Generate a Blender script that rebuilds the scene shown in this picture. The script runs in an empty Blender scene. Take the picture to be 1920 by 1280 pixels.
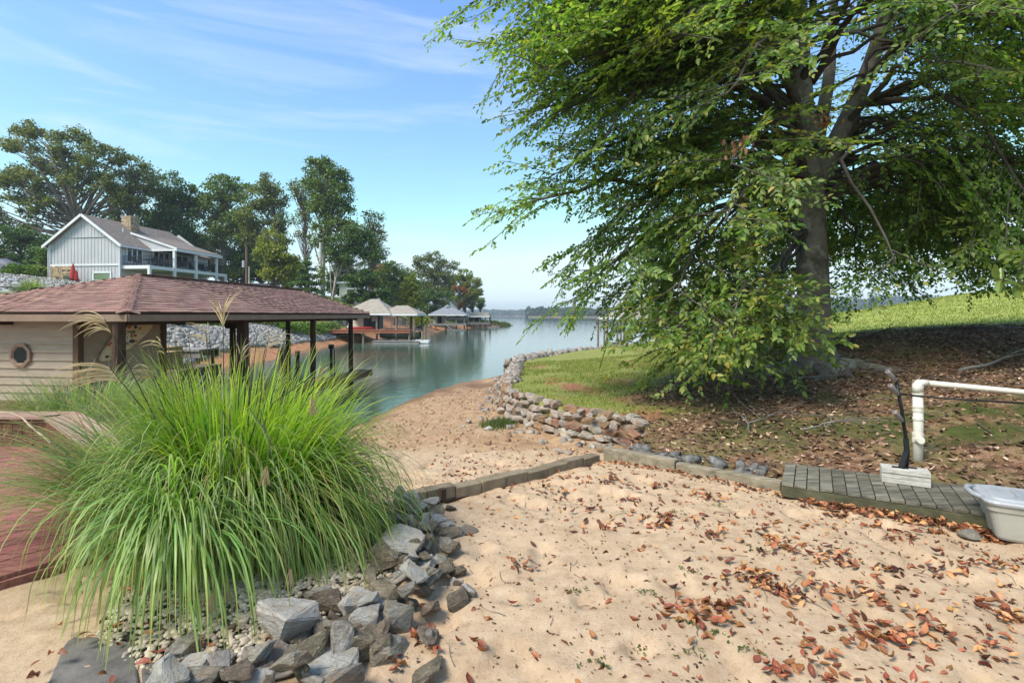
import bpy, bmesh, math, random
import numpy as np
from mathutils import Vector, Matrix

SC = bpy.context.scene
COL = SC.collection
RAD = math.radians

# ------------------------------------------------------------------ camera
EYE = 1.9
cd = bpy.data.cameras.new("camera"); cam = bpy.data.objects.new("camera", cd); COL.objects.link(cam)
cam.location = (0, 0, EYE); cam.rotation_euler = (RAD(90), 0, 0)
cd.lens = 18.0; cd.sensor_width = 36.0; cd.shift_y = -0.0255
cd.clip_start = 0.05; cd.clip_end = 6000
SC.camera = cam

# ------------------------------------------------------------------ sky and sun
SUN_EL, SUN_AZ = 52.0, -130.0         # azimuth clockwise from +Y
wd = bpy.data.worlds.new("World"); SC.world = wd; wd.use_nodes = True
wn = wd.node_tree; wn.nodes.clear()
w_out = wn.nodes.new("ShaderNodeOutputWorld"); w_bg = wn.nodes.new("ShaderNodeBackground")
w_sky = wn.nodes.new("ShaderNodeTexSky"); w_sky.sky_type = 'NISHITA'; w_sky.sun_disc = False
w_sky.sun_elevation = RAD(SUN_EL); w_sky.sun_rotation = RAD(SUN_AZ)
w_sky.altitude = 200; w_sky.air_density = 1.0; w_sky.dust_density = 0.3; w_sky.ozone_density = 1.0
w_tc = wn.nodes.new("ShaderNodeTexCoord"); w_map = wn.nodes.new("ShaderNodeMapping")
w_map.inputs['Scale'].default_value = (1.2, 1.6, 9.0); w_map.inputs['Rotation'].default_value = (0.0, 0.12, 0.5)
w_no = wn.nodes.new("ShaderNodeTexNoise"); w_no.inputs['Scale'].default_value = 1.7
w_no.inputs['Detail'].default_value = 7; w_no.inputs['Roughness'].default_value = 0.62; w_no.inputs['Distortion'].default_value = 0.5
w_rp = wn.nodes.new("ShaderNodeValToRGB")
w_rp.color_ramp.elements[0].position = 0.50; w_rp.color_ramp.elements[0].color = (0, 0, 0, 1)
w_rp.color_ramp.elements[1].position = 0.82; w_rp.color_ramp.elements[1].color = (0.5, 0.5, 0.5, 1)
w_mx = wn.nodes.new("ShaderNodeMixRGB"); w_mx.inputs['Color2'].default_value = (2.5, 2.7, 2.8, 1)
w_bg.inputs['Strength'].default_value = 0.088
w_gm = wn.nodes.new('ShaderNodeGamma'); w_gm.inputs['Gamma'].default_value = 1.0
w_tn = wn.nodes.new('ShaderNodeMixRGB'); w_tn.blend_type = 'MULTIPLY'; w_tn.inputs['Fac'].default_value = 1.0; w_tn.inputs['Color2'].default_value = (.54, .66, .78, 1)
L = wn.links.new
L(w_tc.outputs['Generated'], w_map.inputs['Vector']); L(w_map.outputs['Vector'], w_no.inputs['Vector'])
L(w_no.outputs['Fac'], w_rp.inputs['Fac']); L(w_rp.outputs['Color'], w_mx.inputs['Fac'])
L(w_sky.outputs['Color'], w_gm.inputs['Color']); L(w_gm.outputs['Color'], w_tn.inputs['Color1']); w_dk = wn.nodes.new('ShaderNodeMixRGB'); w_dk.blend_type = 'DARKEN'; w_dk.inputs['Fac'].default_value = .85; w_dk.inputs['Color2'].default_value = (2.25, 2.6, 2.65, 1)
L(w_tn.outputs['Color'], w_dk.inputs['Color1']); L(w_dk.outputs['Color'], w_mx.inputs['Color1']); L(w_mx.outputs['Color'], w_bg.inputs['Color'])
L(w_bg.outputs['Background'], w_out.inputs['Surface'])

TO_SUN = Vector((math.sin(RAD(SUN_AZ)) * math.cos(RAD(SUN_EL)), math.cos(RAD(SUN_AZ)) * math.cos(RAD(SUN_EL)), math.sin(RAD(SUN_EL))))
sl = bpy.data.lights.new("sun", 'SUN'); sl.energy = 1.2; sl.angle = RAD(22); sl.color = (1.0, 0.95, 0.87)
so = bpy.data.objects.new("sun", sl); COL.objects.link(so); so.location = (-20, -20, 40)
so.rotation_euler = TO_SUN.to_track_quat('Z', 'Y').to_euler()

vs = SC.view_settings
vs.view_transform = 'Standard'; vs.look = 'None'; vs.exposure = 2.25; vs.gamma = 1.0; vs.use_curve_mapping = False
SC.cycles.max_bounces = 8; SC.cycles.diffuse_bounces = 6; SC.cycles.glossy_bounces = 3
SC.cycles.transmission_bounces = 6; SC.cycles.transparent_max_bounces = 4; SC.cycles.volume_bounces = 0
SC.cycles.use_denoising = True
SC.cycles.sample_clamp_indirect = 6

# ------------------------------------------------------------------ helpers
RND = random.Random(11)
NP = np.random.default_rng(11)

def at(px, py, z=None, D=None):
    """photo measurement -> place on the ground plane of height z, or at distance D"""
    if D is None: D = (EYE - z) * 960.0 / (py - 591.0)
    return Vector(((px - 960.0) / 960.0 * D, D, EYE - (py - 591.0) / 960.0 * D))

def tag(o, label=None, cat=None, group=None, kind=None):
    if label: o['label'] = label
    if cat: o['category'] = cat
    if group: o['group'] = group
    if kind: o['kind'] = kind
    return o

WLOC = {}
def empty(name, loc, label, cat, group=None):
    o = bpy.data.objects.new(name, None); COL.objects.link(o)
    o.location = loc; o.empty_display_size = 0.2
    WLOC[o.name] = Vector(loc)
    return tag(o, label, cat, group)

class MB:
    """collects faces for ONE mesh"""
    def __init__(s): s.v = []; s.f = []; s.mi = []; s.cur = 0
    def add(s, vs, fs):
        b = len(s.v); s.v.extend([tuple(p) for p in vs])
        for f in fs: s.f.append(tuple(b + i for i in f)); s.mi.append(s.cur)
        return s
    def box(s, c, size, rz=0.0, axes=None):
        c = Vector(c); hx, hy, hz = size[0] / 2, size[1] / 2, size[2] / 2
        if axes is None:
            ca, sa = math.cos(rz), math.sin(rz)
            X = Vector((ca, sa, 0)); Y = Vector((-sa, ca, 0)); Z = Vector((0, 0, 1))
        else: X, Y, Z = axes
        vs = [c + X * (sx * hx) + Y * (sy * hy) + Z * (sz * hz) for sz in (-1, 1) for sy in (-1, 1) for sx in (-1, 1)]
        return s.add(vs, [(0, 2, 3, 1), (4, 5, 7, 6), (0, 1, 5, 4), (2, 6, 7, 3), (0, 4, 6, 2), (1, 3, 7, 5)])
    def bar(s, p, q, w, h, up=(0, 0, 1)):
        p = Vector(p); q = Vector(q); X = (q - p); l = X.length; X.normalize()
        U = Vector(up)
        if abs(X.dot(U)) > 0.99: U = Vector((0, 1, 0))
        Y = U.cross(X).normalized(); Z = X.cross(Y).normalized()
        return s.box((p + q) / 2, (l, w, h), axes=(X, Y, Z))
    def tube(s, pts, rad, n=8, cap=True):
        pts = [Vector(p) for p in pts]
        if not isinstance(rad, (list, tuple)): rad = [rad] * len(pts)
        vs = []; prev = None
        for i, p in enumerate(pts):
            t = (pts[min(i + 1, len(pts) - 1)] - pts[max(i - 1, 0)]).normalized()
            if prev is None:
                a = Vector((0, 0, 1)) if abs(t.z) < 0.9 else Vector((1, 0, 0))
                X = t.cross(a).normalized()
            else: X = (prev - t * prev.dot(t)).normalized()
            Y = t.cross(X); prev = X
            for k in range(n):
                an = 2 * math.pi * k / n
                vs.append(p + (X * math.cos(an) + Y * math.sin(an)) * rad[i])
        fs = []
        for i in range(len(pts) - 1):
            for k in range(n):
                a = i * n + k; b = i * n + (k + 1) % n
                fs.append((a, b, b + n, a + n))
        if cap:
            fs.append(tuple(range(n - 1, -1, -1))); fs.append(tuple((len(pts) - 1) * n + k for k in range(n)))
        return s.add(vs, fs)
    def prism(s, poly, z0, z1):
        n = len(poly)
        vs = [(p[0], p[1], z0) for p in poly] + [(p[0], p[1], z1) for p in poly]
        fs = [tuple(range(n - 1, -1, -1)), tuple(range(n, 2 * n))] + [(i, (i + 1) % n, n + (i + 1) % n, n + i) for i in range(n)]
        return s.add(vs, fs)
    def slab(s, quad, th):
        """polygon in space thickened downwards along its normal"""
        q = [Vector(p) for p in quad]; nrm = (q[1] - q[0]).cross(q[2] - q[0]).normalized()
        if nrm.z < 0: q.reverse(); nrm = -nrm
        n = len(q); vs = q + [p - nrm * th for p in q]
        fs = [tuple(range(n)), tuple(range(2 * n - 1, n - 1, -1))] + [(i, n + i, n + (i + 1) % n, (i + 1) % n) for i in range(n)]
        return s.add(vs, fs)
    def ellipsoid(s, c, r, n=10, m=6):
        c = Vector(c); vs = [c + Vector((0, 0, -r[2]))]; fs = []
        for j in range(1, m):
            ph = -math.pi / 2 + math.pi * j / m
            for k in range(n):
                an = 2 * math.pi * k / n
                vs.append(c + Vector((r[0] * math.cos(ph) * math.cos(an), r[1] * math.cos(ph) * math.sin(an), r[2] * math.sin(ph))))
        vs.append(c + Vector((0, 0, r[2])))
        for k in range(n):
            fs.append((0, 1 + (k + 1) % n, 1 + k))
            for j in range(m - 2):
                a = 1 + j * n + k; b = 1 + j * n + (k + 1) % n
                fs.append((a, b, b + n, a + n))
            a = 1 + (m - 2) * n + k; b = 1 + (m - 2) * n + (k + 1) % n
            fs.append((a, b, len(vs) - 1))
        return s.add(vs, fs)
    def lathe(s, c, prof, n=14):
        c = Vector(c); vs = []
        for r, z in prof:
            for k in range(n):
                an = 2 * math.pi * k / n; vs.append(c + Vector((r * math.cos(an), r * math.sin(an), z)))
        fs = []
        for j in range(len(prof) - 1):
            for k in range(n):
                a = j * n + k; b = j * n + (k + 1) % n; fs.append((a, b, b + n, a + n))
        return s.add(vs, fs)
    def mesh(s, name, off=None):
        me = bpy.data.meshes.new(name)
        v = s.v if off is None else [(p[0] - off[0], p[1] - off[1], p[2] - off[2]) for p in s.v]
        me.from_pydata(v, [], s.f)
        if any(s.mi): me.polygons.foreach_set('material_index', s.mi)
        me.update(); return me

def root_loc(p):
    while p is not None and p.parent is not None: p = p.parent
    return WLOC.get(p.name, Vector((0, 0, 0))) if p else Vector((0, 0, 0))

def obj(name, mb, mat, parent=None, smooth=False, origin=None, bevel=0):
    """links the collected faces (given in world coordinates) as ONE mesh object"""
    off = root_loc(parent) if parent else (Vector(origin) if origin is not None else Vector((0, 0, 0)))
    me = mb.mesh(name, off) if isinstance(mb, MB) else mb
    o = bpy.data.objects.new(name, me); COL.objects.link(o)
    for m in (mat if isinstance(mat, (list, tuple)) else [mat]): me.materials.append(m)
    if smooth: me.polygons.foreach_set('use_smooth', [True] * len(me.polygons))
    if parent: o.parent = parent
    else:
        o.location = off; WLOC[o.name] = off
    if bevel:
        b = o.modifiers.new('bevel', 'BEVEL'); b.width = bevel; b.segments = 2; b.limit_method = 'ANGLE'
    return o

def np_mesh(name, V, F, mat, parent=None, smooth=False, uv=None):
    """big mesh from arrays: V (n,3), F (m,k)"""
    off = root_loc(parent) if parent else Vector((0, 0, 0))
    V = np.asarray(V, dtype=np.float32) - np.array(off, dtype=np.float32); F = np.asarray(F, dtype=np.int32)
    me = bpy.data.meshes.new(name); k = F.shape[1]
    me.vertices.add(len(V)); me.vertices.foreach_set('co', V.ravel())
    me.loops.add(F.size); me.loops.foreach_set('vertex_index', F.ravel())
    me.polygons.add(len(F)); me.polygons.foreach_set('loop_start', np.arange(0, F.size, k, dtype=np.int32))
    me.polygons.foreach_set('loop_total', np.full(len(F), k, dtype=np.int32))
    if uv is not None:
        l = me.uv_layers.new(name='uv'); l.data.foreach_set('uv', np.asarray(uv, dtype=np.float32)[F.ravel()].ravel())
    if smooth: me.polygons.foreach_set('use_smooth', np.ones(len(F), dtype=bool))
    me.update(calc_edges=True); me.validate()
    o = bpy.data.objects.new(name, me); COL.objects.link(o)
    for m in (mat if isinstance(mat, (list, tuple)) else [mat]): me.materials.append(m)
    if parent: o.parent = parent
    return o

def fattr(me, name, arr):
    a = me.attributes.new(name, 'FLOAT', 'POINT'); a.data.foreach_set('value', np.asarray(arr, dtype=np.float32))

def dup(root, loc=None, rz=None, label=None, group=None, scale=None):
    r = root.copy(); COL.objects.link(r)
    if loc is not None: r.location = loc
    if rz is not None: r.rotation_euler = (0, 0, rz)
    if scale is not None: r.scale = (scale, scale, scale)
    if label: r['label'] = label
    if group: r['group'] = group
    for ch in list(root.children):
        c = ch.copy(); COL.objects.link(c); c.parent = r
        for g in list(ch.children):
            k = g.copy(); COL.objects.link(k); k.parent = c
    return r

def vnoise(x, y, seed=0):
    x = np.asarray(x, float); y = np.asarray(y, float)
    xi = np.floor(x).astype(np.int64); yi = np.floor(y).astype(np.int64); fx = x - xi; fy = y - yi
    fx = fx * fx * (3 - 2 * fx); fy = fy * fy * (3 - 2 * fy)
    def h(a, b):
        n = (a * 374761393 + b * 668265263 + seed * 1442695041) & 0x7fffffff
        n = ((n ^ (n >> 13)) * 1274126177) & 0x7fffffff
        return ((n ^ (n >> 16)) & 0xffff) / 65535.0
    return (h(xi, yi) * (1 - fx) + h(xi + 1, yi) * fx) * (1 - fy) + (h(xi, yi + 1) * (1 - fx) + h(xi + 1, yi + 1) * fx) * fy - 0.5

def fbm(x, y, seed=0, oct=4):
    s = 0; a = 1.0
    for o in range(oct):
        s = s + a * vnoise(np.asarray(x) * 2 ** o, np.asarray(y) * 2 ** o, seed + o * 17); a *= 0.5
    return s

class TPS:
    def __init__(s, pts, lam=0.0):
        P = np.array(pts, float); s.sc = np.abs(P[:, :2]).max(); s.xy = P[:, :2] / s.sc; n = len(P)
        K = s.U(np.linalg.norm(s.xy[:, None] - s.xy[None], axis=2)) + lam * np.eye(n)
        Q = np.hstack([np.ones((n, 1)), s.xy]); A = np.zeros((n + 3, n + 3)); A[:n, :n] = K; A[:n, n:] = Q; A[n:, :n] = Q.T
        s.w = np.linalg.solve(A, np.concatenate([P[:, 2], np.zeros(3)]))
    @staticmethod
    def U(r): return np.where(r > 1e-9, r * r * np.log(np.maximum(r, 1e-9)), 0.0)
    def __call__(s, x, y):
        x = np.asarray(x, float); y = np.asarray(y, float); sh = x.shape
        X = np.stack([x.ravel(), y.ravel()], 1) / s.sc; n = len(s.xy); out = np.empty(len(X))
        for i in range(0, len(X), 20000):
            q = X[i:i + 20000]
            out[i:i + 20000] = s.U(np.linalg.norm(q[:, None] - s.xy[None], axis=2)) @ s.w[:n] + s.w[n] + q @ s.w[n + 1:]
        return out.reshape(sh)

def smooth(a, b, x):
    t = np.clip((np.asarray(x, float) - a) / (b - a), 0, 1); return t * t * (3 - 2 * t)

# ------------------------------------------------------------------ materials
class NT:
    def __init__(s, name):
        s.m = bpy.data.materials.new(name); s.m.use_nodes = True; s.t = s.m.node_tree; s.t.nodes.clear()
        s.out = s.n('OutputMaterial'); s.b = s.n('BsdfPrincipled'); s.l(s.b.outputs[0], s.out.inputs['Surface'])
    def n(s, typ, **kw):
        nd = s.t.nodes.new('ShaderNode' + typ)
        for k, v in kw.items():
            if k.startswith('p_'): setattr(nd, k[2:], v)
            else: nd.inputs[k.replace('_', ' ')].default_value = v
        return nd
    def l(s, a, b): s.t.links.new(a, b)
    def coord(s, kind='Object', stretch=(1, 1, 1), jitter=True):
        tc = s.n('TexCoord'); mp = s.n('Mapping'); mp.inputs['Scale'].default_value = stretch
        s.l(tc.outputs[kind], mp.inputs['Vector'])
        if jitter:
            oi = s.n('ObjectInfo'); mu = s.n('Math', p_operation='MULTIPLY'); mu.inputs[1].default_value = 37.0
            s.l(oi.outputs['Random'], mu.inputs[0]); cb = s.n('CombineXYZ')
            for k in range(3): s.l(mu.outputs[0], cb.inputs[k])
            s.l(cb.outputs[0], mp.inputs['Location'])
        return mp.outputs['Vector']
    def noise(s, vec, scale, detail=5, rough=0.6, dist=0.0):
        nd = s.n('TexNoise', Scale=scale, Detail=detail, Roughness=rough, Distortion=dist); s.l(vec, nd.inputs['Vector']); return nd.outputs['Fac']
    def ramp(s, fac, stops):
        nd = s.n('ValToRGB'); cr = nd.color_ramp
        while len(cr.elements) < len(stops): cr.elements.new(0.5)
        for e, (p, c) in zip(cr.elements, stops): e.position = p; e.color = (c[0], c[1], c[2], 1)
        s.l(fac, nd.inputs['Fac']); return nd.outputs['Color']
    def mix(s, fac, a, b, mode='MIX'):
        nd = s.n('MixRGB', p_blend_type=mode)
        for sock, v in ((nd.inputs['Fac'], fac), (nd.inputs['Color1'], a), (nd.inputs['Color2'], b)):
            if isinstance(v, (int, float)): sock.default_value = v
            elif isinstance(v, (tuple, list)): sock.default_value = (v[0], v[1], v[2], 1)
            else: s.l(v, sock)
        return nd.outputs['Color']
    def math(s, op, a, b=0.0):
        nd = s.n('Math', p_operation=op)
        for sock, v in ((nd.inputs[0], a), (nd.inputs[1], b)):
            if isinstance(v, (int, float)): sock.default_value = v
            else: s.l(v, sock)
        return nd.outputs[0]
    def attr(s, name):
        nd = s.n('Attribute', p_attribute_name=name); return nd.outputs['Fac']
    def bump(s, h, strength=0.4, dist=0.02, to=None):
        nd = s.n('Bump', Strength=strength, Distance=dist); s.l(h, nd.inputs['Height']); s.l(nd.outputs[0], (to or s.b).inputs['Normal'])
    def done(s, col=None, rough=0.8, spec=0.3):
        if col is not None:
            if isinstance(col, (tuple, list)): s.b.inputs['Base Color'].default_value = (*col[:3], 1)
            else: s.l(col, s.b.inputs['Base Color'])
        if isinstance(rough, (int, float)): s.b.inputs['Roughness'].default_value = rough
        else: s.l(rough, s.b.inputs['Roughness'])
        s.b.inputs['Specular IOR Level'].default_value = spec
        return s.m
    def vary(s, col, amt, hue=0.0, island=False):
        if island: r = s.n('NewGeometry').outputs['Random Per Island']
        else: r = s.n('ObjectInfo').outputs['Random']
        hs = s.n('HueSaturation'); s.l(col, hs.inputs['Color'])
        v = s.math('MULTIPLY_ADD', r, 2 * amt); s.t.nodes[-1].inputs[2].default_value = 1 - amt
        s.l(v, hs.inputs['Value'])
        if hue:
            r2 = s.math('FRACT', s.math('MULTIPLY', r, 7.31)); h = s.math('MULTIPLY_ADD', r2, 2 * hue); s.t.nodes[-1].inputs[2].default_value = 0.5 - hue
            s.l(h, hs.inputs['Hue'])
        return hs.outputs['Color']

def pm(name, stops, scale=4, detail=6, rough=0.8, bump=0.3, bscale=None, bdist=0.01, stretch=(1, 1, 1), rand=0.0, hue=0.0, spec=0.3, coord='Object', dist=0.0, island=False, jitter=True):
    if isinstance(stops[0], (int, float)): stops = [(0.3, [c * 0.82 for c in stops]), (0.7, [min(1, c * 1.14) for c in stops])]
    t = NT(name); v = t.coord(coord, stretch, jitter); f = t.noise(v, scale, detail, 0.62, dist)
    c = t.ramp(f, stops)
    if rand: c = t.vary(c, rand, hue, island)
    if bump: t.bump(t.noise(v, bscale or scale * 3, 6, 0.65), bump, bdist)
    return t.done(c, rough, spec)

def leaf_mat(name, cols, rough=0.45, trans=0.35, var=0.3, hue=0.02, nscale=0.5, tint=None):
    t = NT(name); v = t.coord('Object', jitter=False)
    isl = t.n('NewGeometry').outputs['Random Per Island']
    c = t.ramp(isl, cols)
    if tint:
        f = t.ramp(t.noise(v, nscale, 3, 0.6), [(0.55, (0, 0, 0)), (0.72, (1, 1, 1))])
        c = t.mix(t.math('MULTIPLY', f, 0.8), c, tint)
    c = t.vary(c, var, hue, True)
    t.l(c, t.b.inputs['Base Color']); t.b.inputs['Roughness'].default_value = rough; t.b.inputs['Specular IOR Level'].default_value = 0.35
    tr = t.n('BsdfTranslucent'); tc = t.mix(1.0, c, (1.5, 1.6, 0.55), 'MULTIPLY'); t.l(tc, tr.inputs['Color'])
    mx = t.n('MixShader', Fac=trans); t.l(t.b.outputs[0], mx.inputs[1]); t.l(tr.outputs[0], mx.inputs[2]); t.l(mx.outputs[0], t.out.inputs['Surface'])
    return t.m
# ================================================================== TERRAIN AND WATER
WATER = -0.9
# --- sand and beach
sand_pts = [(-9, -8, .1), (0, -8, 0), (9, -8, .1), (-3, 1, 0), (0, 1, 0), (3, 1, 0), (6, 1, .04), (9, 2, .05), (-1, 3, 0), (2, 3, 0), (4.3, 4, 0), (0, 5, 0), (7, 4, .05),
            (-2.5, 3, .03), (-2.4, 4.3, .05), (-1.2, 5.3, -.03), (1.1, 6.7, -.02), (3, 5.4, 0), (4.6, 4.6, 0), (1.2, 7.1, -.08), (0, 6.5, -.12), (-1.2, 5.9, -.12),
            (.3, 7.6, -.24), (-.6, 9.2, -.33), (-1.5, 8, -.3), (-2.2, 9.5, -.42), (-2.5, 7, -.22), (1.9, 8.0, -.2), (.95, 9.9, -.42), (-.15, 12.1, -.56), (-.6, 16.3, -.74), (-.6, 20, -.84), (-.5, 23.6, -.92),
            (-3.8, 14.2, -.92), (-3.6, 16.4, -.92), (-2.9, 19.3, -.92), (-2.2, 21.2, -.92), (-2, 14, -.64), (-1.8, 17, -.76), (-3.4, 11.5, -.66), (-4.6, 13, -1.0), (-6, 13, -1.3),
            (-7, 18, -2), (-5, 22, -2), (-2, 26, -2), (1, 27, -1.8), (3, 27, -1.2), (3, 20, -.8), (3, 14, -.5), (4, 10, -.3), (6, 6.5, -.1),
            (-4.5, 6, .0), (-4.5, 9, -.25), (-6, 9, -.05), (-7, 10, -.2), (-9, 11.4, -.4), (-10, 9.5, .05), (-14, 8, .1), (-14, 12, -.1), (-9, 14, -1.4), (-12, 14, -1.2), (-10, 5, .05), (-14, 2, .1), (-6, 3, .02), (-5, 0, .05), (-14, 20, -1.5)]
sand_f = TPS(sand_pts, 1e-4)
def sandz(x, y, fine=True):
    x = np.asarray(x, float); y = np.asarray(y, float)
    z = sand_f(x, y)
    if fine:
        near = 1 - smooth(7, 12, y)
        z = z + near * (0.016 * vnoise(x * 2.1, y * 2.1, 3) + 0.024 * vnoise(x * 5.2, y * 5.2, 4) + 0.020 * vnoise(x * 11, y * 11, 5))
        # foot prints: small scattered dents
        d = vnoise(x * 4.1, y * 4.1, 8); z = z - near * 0.050 * smooth(.17, .32, d)
        z = z + (1 - near) * (0.05 * fbm(x * 1.5, y * 1.5, 21))
        # the wash step left by the falling water
        ln = 8.3 + 0.16 * (x + 1.2) ** 2 * 0.3 + 0.35 * vnoise(x * .9, 0 * x, 6) + 0.06 * vnoise(x * 5, 0 * x, 7)
        z = z - 0.10 * smooth(-.06, .06, y - ln) * (1 - smooth(.9, 2.2, y - ln)) * smooth(-4.2, -3.4, x) * (1 - smooth(.6, 1.1, x))
    return z
def grow(a, b, s0, g): 
    out = [a]
    while out[-1] < b: out.append(out[-1] + s0); s0 *= g
    return out
gx = sorted(set([-x for x in grow(2.2, 15, .06, 1.06)] + list(np.arange(-2.2, 6.0, .042)) + grow(6.0, 11, .06, 1.1)))
gy = sorted(set([-y for y in grow(-1.2, 8, .08, 1.15)] + list(np.arange(1.25, 7.2, .036)) + grow(7.2, 28, .05, 1.010)))
def grid(gx, gy, zf):
    X, Y = np.meshgrid(np.array(gx), np.array(gy)); Z = zf(X, Y); nx = len(gx); ny = len(gy)
    V = np.stack([X.ravel(), Y.ravel(), Z.ravel()], 1)
    i = np.arange((ny - 1) * nx).reshape(ny - 1, nx)[:, :-1].ravel()
    return V, np.stack([i, i + 1, i + nx + 1, i + nx], 1)
V, F = grid(gx, gy, sandz)

t = NT('sand'); v = t.coord('Object', jitter=False)
n1 = t.noise(v, 1.3, 6, .62); n2 = t.noise(v, 9, 8, .7); n3 = t.noise(v, 60, 6, .8); n4 = t.noise(v, 210, 3, .7)
clean = t.ramp(n2, [(.26, (.33, .225, .135)), (.46, (.50, .352, .222)), (.72, (.60, .445, .295))])
clean = t.mix(t.math('MULTIPLY', t.ramp(n1, [(.42, (0, 0, 0)), (.68, (1, 1, 1))]), .35), clean, (.34, .22, .125))
clean = t.mix(t.ramp(n3, [(.33, (1, 1, 1)), (.41, (0, 0, 0))]), clean, (.15, .095, .055))
clean = t.mix(t.math('MULTIPLY', t.ramp(n4, [(.62, (0, 0, 0)), (.72, (1, 1, 1))]), .5), clean, (.55, .46, .35))
beach = t.ramp(t.noise(v, 3.0, 9, .72), [(.25, (.19, .10, .052)), (.42, (.35, .21, .115)), (.58, (.44, .29, .17)), (.75, (.51, .37, .235))])
vo = t.n('TexVoronoi', Scale=15.0); t.l(v, vo.inputs['Vector'])
peb = t.ramp(vo.outputs['Color'], [(.2, (.17, .09, .05)), (.5, (.40, .26, .15)), (.8, (.55, .45, .34))])
beach = t.mix(t.ramp(vo.outputs['Distance'], [(.22, (.75, .75, .75)), (.36, (0, 0, 0))]), beach, peb)
beach = t.mix(t.ramp(n3, [(.36, (1, 1, 1)), (.44, (0, 0, 0))]), beach, (.11, .06, .03))
col = t.mix(t.attr('beach'), clean, beach)
col = t.mix(t.attr('wet'), col, (.13, .07, .04))
h = t.math('ADD', t.math('MULTIPLY', n2, 1.0), t.math('MULTIPLY', n3, .45)); t.bump(h, .85, .02)
M_SAND = t.done(col, .9, .15)
sand = np_mesh('sand', V, F, M_SAND, smooth=True); tag(sand, 'pale tan beach sand running down to a brown muddy shore', kind='structure')
bx = V[:, 0]; by = V[:, 1]; nz = fbm(bx * .8, by * .8, 31)
beachm = smooth(8.0, 9.3, by + .9 * nz - .25 * np.minimum(bx, 0) * 0) * smooth(-.20, -.34, V[:, 2] + .06 * nz)
beachm = np.maximum(beachm, smooth(.2, 1.2, bx) * smooth(7.3, 8.2, by))
fattr(sand.data, 'beach', beachm)
fattr(sand.data, 'wet', .75 * smooth(-.74, -.88, V[:, 2] + .10 * nz))

# --- right bank: lawn point, litter slope under the beech, bright hill
bank_pts = [(1.27, 6.9, .02), (2.0, 6.35, .03), (2.91, 5.6, .05), (4.24, 4.75, .06), (7, 3.2, .1), (12, 0, .2), (30, -4, .8), (60, -5, 2),
            (3.5, 6.25, .10), (5.2, 5.4, .13), (4.71, 5.95, .24), (2.77, 7.8, .20), (2.28, 8.6, .12), (1.8, 8.0, .05), (7.3, 12.3, .62), (6.5, 10.5, .52), (5.7, 7.4, .46), (6.4, 6.45, .50), (8, 7.8, .85), (8.8, 11.0, .75),
            (9.4, 9.5, .88), (10, 15, 1.34), (12.3, 15, 1.55), (12.7, 13, 1.5), (14, 10, 1.55), (12, 6, 1.3), (16, 4, 1.6),
            (16.7, 25, 1.67), (14, 19, 1.35), (24.5, 33, 2.45), (35, 36, 3.75), (28, 25, 2.6), (45, 40, 4.0), (60, 45, 4.5), (60, 20, 5), (30, 12, 3.0), (20, 14, 2.1), (24, 41, 1.6), (40, 45, 3.4),
            (5.9, 30, .02), (9.6, 28, .3), (14, 26, 1.25), (9, 22, .55), (14.5, 34, 1.0), (9, 36, -.2), (.87, 21, -.3), (2.4, 16.7, 0.02), (3.3, 13, .17), (1.65, 11.3, .09), (2.83, 9.4, .24), (4.95, 10.8, .44), (5, 16.5, .3), (6.5, 19, .35), (4, 24, -.12),
            (.12, 24, -.34), (.16, 19, -.2), (0, 16.5, -.14), (.14, 12.5, .02), (.85, 10.6, .07), (1.42, 9.6, .1), (1.7, 9.1, .12), (1.1, 27, -.36), (3.1, 30, -.32), (5.5, 33, -.3)]
bank_f = TPS(bank_pts, 1e-4)
def littermask(x, y):
    e = ((x - 9.6) / 7.0) ** 2 + ((y - 10.3) / 5.3) ** 2
    m = 1 - smooth(.72, 1.18, e + .35 * fbm(x * .7, y * .7, 41))
    return np.maximum(m, (1 - smooth(8.2, 9.4, y + .5 * vnoise(x, y, 3))) * (1 - smooth(2.2, 8, x) * 0))
def bankz(x, y, fine=True):
    x = np.asarray(x, float); y = np.asarray(y, float); z = bank_f(x, y)
    if fine: z = z + .05 * fbm(x * 1.2, y * 1.2, 51) * smooth(6, 9, y) + .022 * vnoise(x * 4, y * 4, 52)
    return z
bank_poly = np.array([(1.27, 6.93), (2.0, 6.37), (2.93, 5.66), (4.24, 4.78), (7, 2.9), (12, -1), (20, -5), (60, -5), (60, 46), (40, 46), (24, 42), (14, 38), (9, 36.5), (5.5, 33.5), (3.1, 30.3), (1.1, 27.2), (.1, 24.2), (-.05, 19),
                      (-.12, 16.5), (-.1, 12.8), (.12, 11.9), (.78, 10.5), (1.33, 9.5), (1.68, 9.0), (2.2, 8.45), (1.95, 7.6)])
def poly_sd(P, poly):
    x, y = P[:, 0], P[:, 1]; best = np.full(len(P), 1e9); cp = np.zeros_like(P); ins = np.zeros(len(P), bool); n = len(poly)
    for i in range(n):
        a = poly[i]; b = poly[(i + 1) % n]; ab = b - a
        tt = np.clip(((P - a) @ ab) / (ab @ ab), 0, 1); q = a + tt[:, None] * ab; d = np.hypot(*(P - q).T)
        m = d < best; best[m] = d[m]; cp[m] = q[m]
        c = ((a[1] > y) != (b[1] > y)); xs = a[0] + (y - a[1]) / np.where(b[1] == a[1], 1e-9, b[1] - a[1]) * (b[0] - a[0]); ins ^= c & (x < xs)
    return np.where(ins, -best, best), cp
gx = sorted(set(list(np.arange(-.5, 14, .1)) + grow(14, 61, .12, 1.09))); gy = sorted(set([-y for y in grow(-3, 5.5, .15, 1.3)] + list(np.arange(3.1, 16, .09)) + grow(16, 47, .1, 1.03)))
V, F = grid(gx, gy, lambda x, y: 0 * x)
sd, cp = poly_sd(V[:, :2], bank_poly)
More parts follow.
